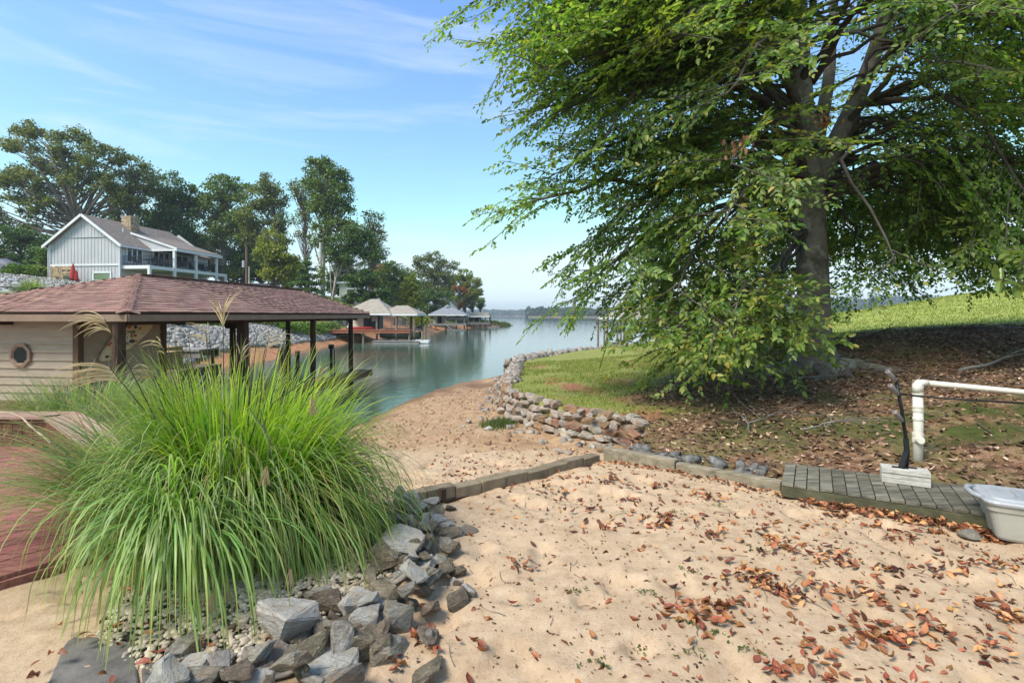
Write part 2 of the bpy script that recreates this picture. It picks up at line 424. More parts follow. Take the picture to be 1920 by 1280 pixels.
keep = (sd[F] < 0).any(axis=1); F = F[keep]
used_ = np.unique(F); mp_ = -np.ones(len(V), int); mp_[used_] = np.arange(len(used_)); F = mp_[F]; V = V[used_]; o_ = sd[used_] > 0; V[o_, :2] = cp[used_][o_]
V[:, 2] = bankz(V[:, 0], V[:, 1])

t = NT('bank_ground'); v = t.coord('Object', jitter=False)
n1 = t.noise(v, 1.1, 6, .65); n2 = t.noise(v, 8, 8, .72); n3 = t.noise(v, 55, 5, .7); n0 = t.noise(v, .35, 4, .6)
lawn = t.ramp(n2, [(.25, (.11, .125, .028)), (.5, (.21, .235, .05)), (.75, (.33, .31, .10))])
lawn = t.mix(t.math('MULTIPLY', t.ramp(n1, [(.40, (1, 1, 1)), (.52, (0, 0, 0))]), .55), lawn, (.30, .22, .10))
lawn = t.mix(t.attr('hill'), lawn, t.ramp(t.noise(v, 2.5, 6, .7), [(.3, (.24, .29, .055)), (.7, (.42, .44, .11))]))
dirt = t.ramp(n2, [(.3, (.20, .085, .04)), (.7, (.40, .20, .11))])
vo = t.n('TexVoronoi', Scale=13.0); vo.inputs['Randomness'].default_value = 1.0; t.l(v, vo.inputs['Vector'])
lit = t.ramp(vo.outputs['Color'], [(.15, (.09, .052, .030)), (.45, (.20, .105, .058)), (.7, (.31, .175, .10)), (.95, (.38, .25, .16))])
lit = t.mix(t.ramp(n3, [(.38, (1, 1, 1)), (.50, (0, 0, 0))]), lit, (.035, .024, .015))
lit = t.mix(t.math('MULTIPLY', t.ramp(n1, [(.48, (0, 0, 0)), (.60, (1, 1, 1))]), .6), lit, (.15, .15, .05))
moss = t.ramp(n2, [(.3, (.030, .042, .010)), (.7, (.095, .11, .028))])
c = t.mix(t.attr('dirt'), lawn, dirt); c = t.mix(t.attr('litter'), c, lit); c = t.mix(t.attr('moss'), c, moss)
t.bump(t.math('ADD', n2, t.math('MULTIPLY', n3, .6)), .8, .03)
M_BANK = t.done(c, .92, .12)
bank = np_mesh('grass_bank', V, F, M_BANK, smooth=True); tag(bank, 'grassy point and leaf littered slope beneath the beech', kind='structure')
x, y = V[:, 0], V[:, 1]; q1 = fbm(x * .9, y * .9, 61); q2 = fbm(x * 2.6, y * 2.6, 62)
fattr(bank.data, 'litter', littermask(x, y))
mo = np.maximum(1 - smooth(.5, 1.5, ((x - 6.3) / 2.0) ** 2 + ((y - 6.9) / .75) ** 2 + .9 * q2), .8 * (1 - smooth(.3, 1.3, ((x - 4.0) / 1.6) ** 2 + ((y - 7.4) / .9) ** 2 + 1.2 * q2)))
fattr(bank.data, 'moss', mo * smooth(-.4, .1, q2))
def blob(cx, cy, rx, ry, a=0.0): 
    dx = (x - cx) * math.cos(a) + (y - cy) * math.sin(a); dy = -(x - cx) * math.sin(a) + (y - cy) * math.cos(a)
    return 1 - smooth(.3, 1.3, (dx / rx) ** 2 + (dy / ry) ** 2 + 1.0 * q2)
fattr(bank.data, 'dirt', np.maximum.reduce([blob(1.75, 12.6, .45, 1.5, .25), blob(1.2, 14.8, .3, .9), blob(3.9, 23, .8, .5), blob(2.3, 8.9, .55, .5), blob(1.9, 7.6, .8, .7), .8 * blob(2.9, 13.6, .5, .9), .8 * blob(4.3, 17.5, .9, .5), .7 * blob(1.6, 18.5, .5, .8), .8 * blob(2.6, 10.6, .6, .5), .7 * blob(5.5, 21.5, 1.2, .5), .6 * blob(1.0, 22, .6, 1.2)]))
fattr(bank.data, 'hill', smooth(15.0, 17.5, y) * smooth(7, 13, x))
bm = bmesh.new(); bm.from_mesh(bank.data)
ed = [e for e in bm.edges if len(e.link_faces) == 1]
r_ = bmesh.ops.extrude_edge_only(bm, edges=ed)
for g_ in r_['geom']:
    if isinstance(g_, bmesh.types.BMVert): g_.co.z -= 1.2
bm.to_mesh(bank.data); bm.free()

# --- far shore: riprap bank, lawns and the wooded ridge out to the point
hill_pts = [(-9, 8, -1.6), (-9.5, 14, -1.7), (-13.2, 13, -1.5), (-14, 20, -1.15), (-14.6, 22, -.95), (-15.6, 27, -.92), (-16.9, 41, -.92), (-16.7, 50.7, -.92), (-16.2, 64, -.92), (-13.8, 74.7, -.92), (-14.2, 103, -.92), (-8, 122, -.92), (-2.4, 141, -.92),
            (-5, 20, -3), (-8, 35, -3), (-8, 60, -3), (-6, 90, -3), (2, 130, -2.4), (6, 145, -2.5), (-2, 152, -1.8), (-12, 160, -1.2),
            (-17, 19, .2), (-20, 30, 1.15), (-20.4, 43, .72), (-19.3, 52, .42), (-18.6, 60, .35), (-17.6, 74, .3), (-17, 95, .2), (-16, 108, .2),
            (-25, 38, 1.5), (-24, 27, 1.6), (-24, 52, 1.3), (-45, 48, 5.35), (-40, 40, 3.9), (-30, 40, 2.3), (-49, 55, 5.75), (-57.5, 57.0, 6.75), (-53.5, 55, 6.25), (-44.6, 58, 5.1), (-42, 75, 4.4), (-36, 60, 3.4), (-60, 80, 7.5), (-36, 75, 4.8), (-23, 62, 2.6), (-24, 75, 4.0), (-28, 68, 4.0),
            (-18.6, 85, 1.6), (-15.6, 110, .8), (-10.4, 125, .3), (-5.6, 134, -.4), (-22, 110, 2.2), (-30, 100, 4.5), (-30, 140, 2.5), (-60, 110, 8), (-60, 150, 6), (-110, 140, 8), (-120, 60, 8.5), (-80, 45, 7.5), (-60, 30, 5), (-30, 15, 1.8), (-20, 9, .6), (-40, 8, 2.2), (-80, 10, 4)]
hill_f = TPS(hill_pts, 1e-4)
def hillz(x, y): return hill_f(x, y) + .12 * fbm(np.asarray(x) * .5, np.asarray(y) * .5, 71) 
gx = sorted(set([-a for a in grow(13, 125, .5, 1.04)] + list(np.arange(-13, 9, .8)))); gy = grow(7, 165, .5, 1.012)
V, F = grid(gx, gy, hillz)
t = NT('far_ground'); v = t.coord('Object', jitter=False)
n1 = t.noise(v, .35, 6, .65); n2 = t.noise(v, 2.4, 7, .7)
gr = t.ramp(n2, [(.3, (.06, .09, .02)), (.7, (.17, .20, .05))])
gr = t.mix(t.math('MULTIPLY', t.ramp(n1, [(.5, (0, 0, 0)), (.62, (1, 1, 1))]), .6), gr, (.16, .10, .055))
clay = t.ramp(n2, [(.3, (.30, .125, .055)), (.7, (.50, .26, .14))])
grav = t.ramp(t.noise(v, 9, 6, .8), [(.35, (.22, .22, .21)), (.65, (.55, .55, .53))])
c = t.mix(t.attr('clay'), gr, clay); c = t.mix(t.attr('gravel'), c, grav)
t.bump(n2, .6, .08); M_HILL = t.done(c, .95, .1)
hill = np_mesh('shore_hill', V, F, M_HILL, smooth=True); tag(hill, 'far shore rising from a clay waterline to lawns and woods', kind='structure')
x, y, z = V.T
fattr(hill.data, 'clay', np.maximum(1 - smooth(-.45, .05, z + .35 * fbm(x * .4, y * .4, 72)), (1 - smooth(.5, 1.2, ((x + 17) / 3.0) ** 2 + ((y - 76) / 9) ** 2))))
fattr(hill.data, 'gravel', (1 - smooth(.7, 1.1, ((x + 43) / 6.5) ** 2 + ((y - 46) / 8.5) ** 2 + .3 * fbm(x * .3, y * .3, 73))))

# --- the lake
t = NT('lake_water'); v = t.coord('Object', (1.0, 1.6, 1.0), jitter=False)
a = t.noise(v, 2.2, 4, .6, .6); b = t.noise(v, .35, 3, .55); c = t.noise(v, 9, 3, .6)
h = t.math('ADD', t.math('ADD', t.math('MULTIPLY', a, .45), t.math('MULTIPLY', b, .6)), t.math('MULTIPLY', c, .12))
t.bump(h, .12, .10)
t.b.inputs['IOR'].default_value = 1.333
M_WATER = t.done(t.ramp(t.noise(v, .05, 3, .5), [(.35, (.045, .085, .060)), (.65, (.065, .110, .080))]), .015, .5)
mb = MB(); mb.add([(-2600, -300, WATER), (2600, -300, WATER), (2600, 3200, WATER), (-2600, 3200, WATER)], [(0, 1, 2, 3)])
tag(obj('water', mb, M_WATER), 'calm green grey lake water reflecting sky and trees', kind='structure')

# --- wooded shores across the lake: ground ridges with a mass of tree crowns
def far_wood(name, label, line, h, depth, n, leaf, mat, seed, under):
    rg = np.random.default_rng(seed); line = np.array(line, float); seg = np.hypot(*np.diff(line, axis=0).T); cum = np.concatenate([[0], np.cumsum(seg)])
    s = rg.uniform(0, cum[-1], n); X = np.interp(s, cum, line[:, 0]); Y = np.interp(s, cum, line[:, 1]) + rg.uniform(0, depth, n)
    base = np.interp(s, cum, line[:, 2]) + (Y - np.interp(s, cum, line[:, 1])) / depth * under
    H = h * (.6 + .55 * rg.random(n)) * (1 + .5 * vnoise(s / (h * 6), 0 * s, seed))
    V = []; F = []; m = 26
    for k in range(m):
        u = rg.random(n); an = rg.uniform(0, 6.28, n); r = h * .30 * np.sqrt(1 - (u - .35) ** 2 * 1.6).clip(.1)
        cx = X + r * np.cos(an); cy = Y + r * np.sin(an); cz = base + H * (.12 + .9 * u)
        ax = rg.normal(size=(n, 3)); ax /= np.linalg.norm(ax, axis=1)[:, None]; bx_ = rg.normal(size=(n, 3)); bx_ -= (bx_ * ax).sum(1)[:, None] * ax; bx_ /= np.linalg.norm(bx_, axis=1)[:, None]
        C = np.stack([cx, cy, cz], 1); i0 = len(V) * n * 4
        V.append(np.stack([C - ax * leaf, C + bx_ * leaf, C + ax * leaf, C - bx_ * leaf], 1).reshape(-1, 3))
    V = np.concatenate(V); F = np.arange(len(V)).reshape(-1, 4)
    o = np_mesh(name, V, F, mat); tag(o, label, 'woodland', kind='stuff'); return o
M_FARWOOD = leaf_mat('far_wood_leaf', [(0, (.030, .050, .016)), (.5, (.050, .075, .022)), (1, (.085, .10, .03))], .6, .15, .3)
def ridge(name, label, line, w, h, mat):
    mb = MB(); vs = []; 
    for (px_, py_, pz_) in line:
        vs += [(px_, py_ - w * .12, WATER - .3), (px_, py_, pz_), (px_, py_ + w * .5, pz_ + h), (px_, py_ + w, WATER - .5)]
    fs = [(4 * i + k, 4 * i + k + 1, 4 * i + k + 5, 4 * i + k + 4) for i in range(len(line) - 1) for k in range(3)]
    mb.add(vs, fs); return tag(obj(name, mb, mat, smooth=True), label, kind='structure')
M_FARLAND = pm('far_land', [(.3, (.20, .12, .07)), (.7, (.12, .14, .05))], .02, 4, .95, 0)
fl = [(-1100, 1500, 0), (-500, 1450, 0), (-150, 1420, 0), (0, 1400, 0), (150, 1400, 0), (420, 1450, 0), (900, 1500, 0), (1500, 1450, 0)]
ridge('far_shore', 'low far shore across the lake', fl, 500, 10, M_FARLAND)
far_wood('far_woodland', 'hazy blue green woodland along the far shore of the lake', fl, 13, 260, 2600, 3.4, M_FARWOOD, 5, 6)
hl = [(22, 700, 0), (60, 690, .2), (110, 670, .3), (180, 640, .5), (260, 600, .6), (380, 560, .8)]
ridge('headland', 'low brown headland on the right side of the lake', hl, 160, 7, M_FARLAND)
far_wood('headland_woodland', 'green woodland on the low headland across the water', hl, 8.5, 90, 700, 2.2, M_FARWOOD, 6, 5)
rl = [(330, 900, 0), (460, 900, 1), (600, 880, 2), (820, 850, 3), (1100, 800, 4)]
ridge('right_shore', 'far shore glimpsed beyond the bright grass hill', rl, 200, 22, M_FARLAND)
far_wood('right_woodland', 'pale hazy woodland glimpsed beyond the bright grass hill', rl, 17, 170, 900, 2.9, M_FARWOOD, 7, 20)

# --- the air over the lake: thin even haze
mb = MB(); mb.prism([(-2700, -320), (2700, -320), (2700, 3300), (-2700, 3300)], -5.5, 60)
t = NT('lake_haze'); t.t.nodes.remove(t.b); hv = t.n('VolumePrincipled'); hv.inputs['Color'].default_value = (.80, .88, .95, 1); hv.inputs['Density'].default_value = .0004; hv.inputs['Anisotropy'].default_value = .2
t.l(hv.outputs[0], t.out.inputs['Volume']); t.m.cycles.homogeneous_volume = True
tag(obj('haze', mb, t.m), 'thin pale haze over the lake', kind='stuff')
# ================================================================== BOATHOUSE, DECK, TIMBERS
WOODBROWN = (.125, .068, .040)
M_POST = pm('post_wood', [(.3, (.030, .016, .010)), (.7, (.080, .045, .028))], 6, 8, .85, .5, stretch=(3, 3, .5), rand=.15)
M_FASCIA = pm('fascia_paint', [(.3, (.20, .135, .095)), (.7, (.27, .185, .13))], 3, 5, .6, .15, rand=.06)
M_SIDING = pm('siding_paint', [(.3, (.30, .235, .175)), (.7, (.375, .30, .23))], 2.5, 6, .6, .12, stretch=(1, 1, 6), rand=.05)
M_SHINGLE = pm('roof_shingle', [(.25, (.15, .075, .055)), (.5, (.265, .148, .115)), (.75, (.37, .235, .185))], 9, 8, .92, .6, 60, .006, rand=.24, hue=.012)
t = NT('roof_shingle_mass'); v = t.coord('Object'); c = t.ramp(t.noise(v, 9, 8, .62), [(.25, (.15, .075, .055)), (.5, (.265, .148, .115)), (.75, (.37, .235, .185))])
c = t.vary(c, .24, .012, True); t.bump(t.noise(v, 60, 5, .7), .6, .006); M_SHINGLE2 = t.done(c, .92, .25)
M_DECKRED = pm('deck_red', [(.25, (.15, .045, .036)), (.5, (.27, .098, .082)), (.75, (.38, .175, .145))], 5, 8, .75, .5, stretch=(1, 9, 9), rand=.16, hue=.01)
M_BENCH = pm('bench_brown', [(.3, (.095, .040, .022)), (.7, (.17, .075, .042))], 5, 7, .7, .4, stretch=(6, 6, .8), rand=.15)
M_BENCHCAP = pm('bench_cap_red', [(.3, (.30, .17, .13)), (.7, (.42, .26, .20))], 5, 7, .75, .4, stretch=(1, 4, 4), rand=.1)
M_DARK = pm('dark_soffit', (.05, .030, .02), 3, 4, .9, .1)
t = NT('dark_glass'); M_GLASS = t.done((.012, .013, .013), .12, .18)
M_BLACK = pm('black_metal', (.012, .012, .013), 8, 3, .45, .05)
M_WHITE = pm('white_paint', [(.3, (.70, .69, .66)), (.7, (.80, .79, .77))], 3, 4, .5, .03)
M_GREYWOOD = pm('weathered_plank', [(.25, (.040, .036, .026)), (.48, (.125, .112, .082)), (.72, (.27, .245, .19))], 3.0, 9, .9, .6, 14, .006, stretch=(.8, 5, 5), rand=.22)
M_TIMBER = pm('edging_timber', [(.25, (.10, .085, .055)), (.5, (.23, .19, .13)), (.75, (.37, .31, .22))], 3.0, 9, .9, .6, 12, .008, stretch=(.6, 4, 4), rand=.12)
M_BLOCK = pm('edging_block', [(.3, (.135, .10, .062)), (.7, (.27, .21, .14))], 7, 9, .92, .6, 30, .006, rand=.14)

BA = Vector((-7.5, 10, 0)); Bd = Vector((.125, .992, 0)).normalized(); Bn = Vector((-Bd.y, Bd.x, 0)); UP = Vector((0, 0, 1))
def BF(s, t_, z): return BA + Bd * s + Bn * t_ + UP * z
BL, BW, BT, BS1, BS2, ZE, ZR = 11.8, 5.6, 2.41, 2.82, 10.33, 1.97, 2.92
bh = empty('boathouse', BF(0, 0, 0), 'brown boathouse with hipped red shingle roof on dark posts', 'boathouse')
cA, cB, cC, cD = BF(0, 0, ZE), BF(BL, 0, ZE), BF(0, BW, ZE), BF(BL, BW, ZE); r1, r2 = BF(BS1, BT, ZR), BF(BS2, BT, ZR)
mb = MB(); b0 = UP * .06
vs = [cA, cB, cD, cC, r1, r2] + [p - b0 for p in (cA, cB, cD, cC)]
mb.add(vs, [(0, 1, 5, 4), (1, 2, 5), (2, 3, 4, 5), (3, 0, 4), (0, 6, 7, 1), (1, 7, 8, 2), (2, 8, 9, 3), (3, 9, 6, 0), (6, 9, 8, 7)])
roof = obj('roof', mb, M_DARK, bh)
# shingles laid in courses, thick end downhill
unit = MB(); unit.add([(-.5, 0, 0), (.5, 0, 0), (.5, 1, 0), (-.5, 1, 0), (-.5, 0, 1), (.5, 0, 1), (.5, 1, .25), (-.5, 1, .25)], [(0, 3, 2, 1), (4, 5, 6, 7), (0, 1, 5, 4), (1, 2, 6, 5), (2, 3, 7, 6), (3, 0, 4, 7)])
shingle_me = unit.mesh('shingle'); shingle_me.materials.append(M_SHINGLE)
def lay(p0, p1, top_pts, exposure=.15, width=.30):
    """yield matrices of shingles on the roof plane above eave p0-p1"""
    U = (p1 - p0).normalized(); nrm = U.cross((top_pts[0] - p0)).normalized()
    if nrm.z < 0: nrm = -nrm
    Vd = nrm.cross(U).normalized()
    if Vd.z < 0: Vd = -Vd
    T = [((q - p0).dot(U), (q - p0).dot(Vd)) for q in top_pts]; Lr = (p1 - p0).length; vm = max(q[1] for q in T); out = []
    for k in range(int(vm / exposure) + 1):
        vv = k * exposure - .02; f = max(0, vv) / vm
        ua = T[0][0] * f; ub = Lr + (T[-1][0] - Lr) * f; u = ua - RND.random() * width
        while u < ub:
            w = width * RND.uniform(.75, 1.2); a = max(u, ua); b = min(u + w, ub)
            if b - a > .05:
                th = RND.uniform(.014, .022); c = p0 + U * ((a + b) / 2) + Vd * (vv + RND.uniform(-.008, .008)) + nrm * .004
                out.append(Matrix(((U.x * (b - a - .005), Vd.x * exposure * 1.12, nrm.x * th, c.x), (U.y * (b - a - .005), Vd.y * exposure * 1.12, nrm.y * th, c.y), (U.z * (b - a - .005), Vd.z * exposure * 1.12, nrm.z * th, c.z), (0, 0, 0, 1))))
            u += w
    return out
mats_ = lay(cA, cB, [r1, r2]) + lay(cC, cA, [r1]) + lay(cB, cD, [r2]) + lay(cD, cC, [r2, r1])
front = [m for m in mats_]
front.sort(key=lambda m: m.translation.length if ((m.translation - BA).dot(Bn) < BT + .3 and (m.translation - BA).dot(Bd) < 9) else 1e6)
base_inv = Matrix.Translation(-BF(0, 0, 0))
for m in front[:300]:
    o = bpy.data.objects.new('shingle', shingle_me); COL.objects.link(o); o.parent = roof; o.matrix_local = base_inv @ m
U8 = np.array([v.co[:] + (1,) for v in shingle_me.vertices]); F6 = np.array([p.vertices[:] for p in shingle_me.polygons])
MM = np.array([m for m in front[300:]]); V = np.einsum('nij,kj->nki', MM, U8)[:, :, :3].reshape(-1, 3); F = (F6[None] + (np.arange(len(MM)) * 8)[:, None, None]).reshape(-1, 4)
tag(np_mesh('shingles', V, F, M_SHINGLE2, parent=roof), kind='stuff')
# caps on the hips and the ridge
def caps(p, q, n1, n2, w=.2, step=.17, par=roof):
    ax = (q - p); l = ax.length; ax.normalize(); k = 0.0
    while k < l - .02:
        a = p + ax * k; b = p + ax * min(l, k + step * 1.25); mb = MB(); h = UP * .035; e = UP * .012
        d1 = (n1 - ax * n1.dot(ax)).normalized() * w; d2 = (n2 - ax * n2.dot(ax)).normalized() * w
        lo = UP * .016
        mb.add([a + h, a + d1 + lo, b + d1 + lo * .3, b + e, a + d2 + lo, b + d2 + lo * .3, a + h - UP * .02, a + d1, a + d2], [(0, 1, 2, 3), (4, 0, 3, 5), (1, 0, 6, 7), (0, 4, 8, 6)])
        obj('ridge_cap', mb, M_SHINGLE, par); k += step
caps(cA, r1, cB - cA + (r1 - cA) * 0, cC - cA); caps(r1, r2, cA - r1 + (cB - cA) * .3, cC - r1); caps(cB, r2, cA - cB, cD - cB); caps(cC, r1, cA - cC, cD - cC)
for (p, q, nn) in ((cA, cB, -Bn), (cC, cA, -Bd), (cB, cD, Bd), (cD, cC, Bn)):
    mb = MB(); mb.bar(p + nn * .012 - UP * .125, q + nn * .012 - UP * .125, .03, .135); obj('fascia', mb, M_FASCIA, bh, bevel=.004)
# posts
def post(s, t_, w, z0=-2.2, rnd=False):
    mb = MB(); p = BF(s, t_, 0)
    if rnd: mb.tube([p + UP * z0, p + UP * .3 + Vector((.012, 0, 0)), p + UP * 1.84], [w / 2 * 1.04, w / 2, w / 2 * .95], 12)
    else: mb.box(p + UP * ((z0 + 1.84) / 2), (w, w, 1.84 - z0), math.atan2(Bd.y, Bd.x))
    return obj('post', mb, M_POST, bh, smooth=False, bevel=0 if rnd else .008)
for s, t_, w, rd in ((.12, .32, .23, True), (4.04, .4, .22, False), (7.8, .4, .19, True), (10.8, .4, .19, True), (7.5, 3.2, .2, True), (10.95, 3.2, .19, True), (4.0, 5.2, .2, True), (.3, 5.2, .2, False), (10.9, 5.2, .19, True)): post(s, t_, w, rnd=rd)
for t_ in (.4, 3.2, 5.2):
    mb = MB(); mb.bar(BF(.2, t_, 1.78), BF(11.4, t_, 1.78), .06, .16); obj('beam', mb, M_POST, bh)
# storage room with lap siding
RS0, RS1, RT0, RT1 = .5, 2.65, 1.64, 5.15
mb = MB(); mb.prism([BF(RS0, RT0, 0)[:2], BF(RS0, RT1, 0)[:2], BF(RS1, RT1, 0)[:2], BF(RS1, RT0, 0)[:2]], .1, 1.85)
wall = obj('wall', mb, M_SIDING, bh)
z = .1
while z < 1.84:
    for (p, q, nn) in ((BF(RS0, RT0, 0), BF(RS0, RT1, 0), -Bd), (BF(RS0, RT0, 0), BF(RS1, RT0, 0), -Bn)):
        a = p + nn * .002; b = q + nn * .002; mb = MB(); hgt = min(.17, 1.845 - z)
        lo = nn * .040; hi = nn * .008
        mb.add([a + UP * z, b + UP * z, b + UP * (z + hgt), a + UP * (z + hgt), a + lo + UP * z, b + lo + UP * z, b + hi + UP * (z + hgt), a + hi + UP * (z + hgt)], [(0, 1, 2, 3), (4, 7, 6, 5), (0, 4, 5, 1), (3, 2, 6, 7), (0, 3, 7, 4), (1, 5, 6, 2)])
        obj('siding_board', mb, M_SIDING, wall)
    z += .17
for (s, t_) in ((RS0 - .02, RT0 - .02), (RS1 + .02, RT0 - .02)):
    mb = MB(); mb.box(BF(s, t_, .97), (.13, .13, 1.76), math.atan2(Bd.y, Bd.x)); obj('corner_post', mb, pm('corner_trim', (.10, .058, .036), 4, 5, .8, .3, stretch=(2, 2, .4)), bh, bevel=.005)
# eight sided window
wc = BF(RS0, 2.96, 1.06) - Bd * .03; X = Bn; mb = MB(); vs = []
for r, dd in ((.27, .0), (.27, .05), (.215, .06), (.20, .05), (.175, .02)):
    for k in range(8):
        an = math.pi / 8 + k * math.pi / 4; vs.append(wc + X * (r * math.cos(an)) + UP * (r * math.sin(an)) - Bd * dd)
mb.add(vs, [(j * 8 + k, j * 8 + (k + 1) % 8, j * 8 + 8 + (k + 1) % 8, j * 8 + 8 + k) for j in range(4) for k in range(8)])
win = obj('window_frame', mb, pm('window_trim', (.27, .175, .125), 6, 4, .5, .1), bh); tag(win, 'eight sided tan window frame')
mb = MB(); mb.add([wc + X * (.18 * math.cos(math.pi / 8 + k * math.pi / 4)) + UP * (.18 * math.sin(math.pi / 8 + k * math.pi / 4)) - Bd * .022 for k in range(8)], [tuple(range(8))]); obj('pane', mb, M_GLASS, win)
mb = MB(); mb.prism([BF(.2, .3, 0)[:2], BF(.2, 5.3, 0)[:2], BF(2.9, 5.3, 0)[:2], BF(2.9, .3, 0)[:2]], -.05, .095); obj('floor', mb, M_BENCH, bh)
# dock walkway along the slip
mb = MB(); mb.bar(BF(2.8, -.3, -.47), BF(11.3, -.3, -.47), .05, .2); mb.bar(BF(2.8, .28, -.47), BF(11.3, .28, -.47), .05, .2); obj('dock_beam', mb, M_BENCH, bh)
k = 2.8
while k < 11.3:
    mb = MB(); mb.bar(BF(k + .07, -.36, -.35), BF(k + .07, .3, -.35), .135, .035); obj('dock_board', mb, M_BENCH, bh); k += .142
# ceiling fan and lift gear under the roof
fan = empty('ceiling_fan', BF(4.6, 2.41, 1.84), 'dark ceiling fan with glass bowl light hanging under the boathouse roof', 'ceiling fan')
p = BF(4.6, 2.41, 0); mb = MB(); mb.tube([p + UP * 1.9, p + UP * 1.80], .02, 8); mb.lathe(p, [(.02, 1.82), (.10, 1.80), (.11, 1.72), (.05, 1.70)]); obj('motor', mb, M_BLACK, fan, True)
for k in range(5):
    an = k * 1.2566 + .25; dv = Vector((math.cos(an), math.sin(an), 0)); mb = MB(); mb.bar(p + UP * 1.745 + dv * .1, p + UP * 1.735 + dv * .72, .13, .012); obj('blade', mb, M_POST, fan)
mb = MB(); mb.lathe(p, [(.10, 1.70), (.10, 1.66), (.06, 1.61), (.001, 1.595)]); obj('light_bowl', mb, pm('glass_bowl', (.62, .52, .40), 3, 2, .3, 0), fan, True)
lg = empty('boat_lift_motor', BF(6.6, 2.6, 1.6), 'dark boat lift motor box braced below the boathouse roof', 'lift motor')
p = BF(6.6, 2.6, 0); mb = MB(); mb.box(p + UP * 1.62, (.34, .3, .3), .4); obj('housing', mb, M_POST, lg, bevel=.02)
for sx in (-1, 1):
    mb = MB(); mb.bar(p + Vector((sx * .15, 0, 1.55)), p + Vector((sx * .55, 0, 1.9)), .05, .05); obj('brace', mb, M_BLACK, lg)
# paddle board covered with round and square stickers, hung on the side wall
O0 = BF(.92, RT0 - .07, .92); ax = (Bd * 1.23 + UP * .83).normalized(); ay = (UP * 1.23 - Bd * .83).normalized(); LB = 1.66
sb = empty('paddle_board', O0, 'cream paddle board covered in stickers hung slanting on the wall', 'paddle board')
def bw(u): return .225 * min(1, (max(0, u) / .5) ** .55) * (1 if u < 1.25 else max(0, 1 - ((u - 1.25) / .43) ** 2) ** .5)
us = [0, .02, .06, .14, .28, .5, .8, 1.1, 1.3, 1.45, 1.57, 1.64, LB]; n_ = len(us)
mb = MB(); vs = []
for th in (.05, 0):
    for u in us: vs.append(O0 + ax * u + ay * bw(u) - Bn * (th - .02))
    for u in reversed(us): vs.append(O0 + ax * u - ay * bw(u) - Bn * (th - .02))
m2 = 2 * n_; mb.add(vs, [tuple(range(m2)), tuple(range(2 * m2 - 1, m2 - 1, -1))] + [(i, m2 + i, m2 + (i + 1) % m2, (i + 1) % m2) for i in range(m2)])
obj('board', mb, pm('board_cream', [(.3, (.55, .42, .25)), (.7, (.68, .55, .36))], 6, 4, .4, .05), sb)
M_ST = {}
def stick_mat(c):
    if c not in M_ST: M_ST[c] = NT('sticker_print').done(c, .4, .3)
    return M_ST[c]
def sticker(u, v_, rx, ry, c, a=0.0, n=14, lift=.0, sq=False):
    mb = MB(); pts = []
    for k in range(4 if sq else n):
        an = 2 * math.pi * k / (4 if sq else n) + (math.pi / 4 if sq else 0); q = 1.41 if sq else 1
        x_, y_ = rx * q * math.cos(an), ry * q * math.sin(an); pts.append((x_ * math.cos(a) - y_ * math.sin(a), x_ * math.sin(a) + y_ * math.cos(a)))
    mb.add([O0 + ax * (u + x_) + ay * (v_ + y_) - Bn * (.034 + lift) for x_, y_ in pts] + [O0 + ax * (u + x_) + ay * (v_ + y_) - Bn * .0305 for x_, y_ in pts], [tuple(range(len(pts)))] + [(i, len(pts) + i, len(pts) + (i + 1) % len(pts), (i + 1) % len(pts)) for i in range(len(pts))])
    obj('sticker', mb, stick_mat(c), sb)
TL = -math.atan2(.83, 1.23)
K, NV, RD, TQ, WH, GR, OR = (.015, .015, .015), (.02, .035, .08), (.40, .05, .04), (.10, .30, .32), (.62, .60, .54), (.14, .14, .09), (.45, .18, .06)
for a_ in ((1.02, .03, .042, .042, GR), (1.12, .10, .045, .045, NV), (1.0, -.06, .05, .035, RD), (.62, .0, .04, .04, RD), (.86, -.12, .085, .045, NV), (.8, .02, .075, .075, WH), (.72, -.09, .06, .02, GR), (.45, .05, .05, .03, K), (.5, -.03, .04, .04, WH), (.33, -.05, .05, .03, RD), (.25, .04, .045, .03, WH), (.16, -.02, .06, .03, K), (.1, .03, .03, .03, WH), (1.2, 0, .04, .04, OR), (1.3, .09, .05, .03, K), (.95, -.18, .05, .025, OR), (.4, -.13, .05, .03, WH), (.66, .12, .06, .03, GR)): sticker(*a_, a=TL)
for a_ in ((.72, .185, .15, .03, TQ, 0), (1.1, .19, .16, .022, RD, 0), (.42, .17, .12, .022, RD, 0), (.93, .10, .07, .018, GR, TL), (.80, .13, .045, .012, K, TL), (.55, -.12, .14, .012, GR, TL - .3), (1.12, -.16, .08, .02, WH, TL), (.70, -.18, .06, .016, WH, TL), (.28, -.12, .06, .014, RD, TL)): sticker(a_[0], a_[1], a_[2], a_[3], a_[4], a_[5], sq=True)
def bars(u0, v0, items, c):
    ca, sa = math.cos(TL), math.sin(TL)
    for (x_, y_, w_, h_) in items: sticker(u0 + x_ * ca - y_ * sa, v0 + x_ * sa + y_ * ca, w_ / 2, h_ / 2, c, TL, lift=.003, sq=True)
bars(.94, -.005, [(-.025, 0, .02, .11), (.005, .047, .05, .018), (.0, 0, .045, .016), (.005, -.047, .05, .018)], (.06, .01, .015))
bars(.80, .02, [(0, .03, .055, .012), (0, -.005, .013, .07)], GR)
bars(.70, -.045, [(-.05, 0, .012, .03), (-.03, 0, .012, .03), (-.008, 0, .02, .012), (.02, 0, .012, .03), (.045, 0, .02, .014)], GR)

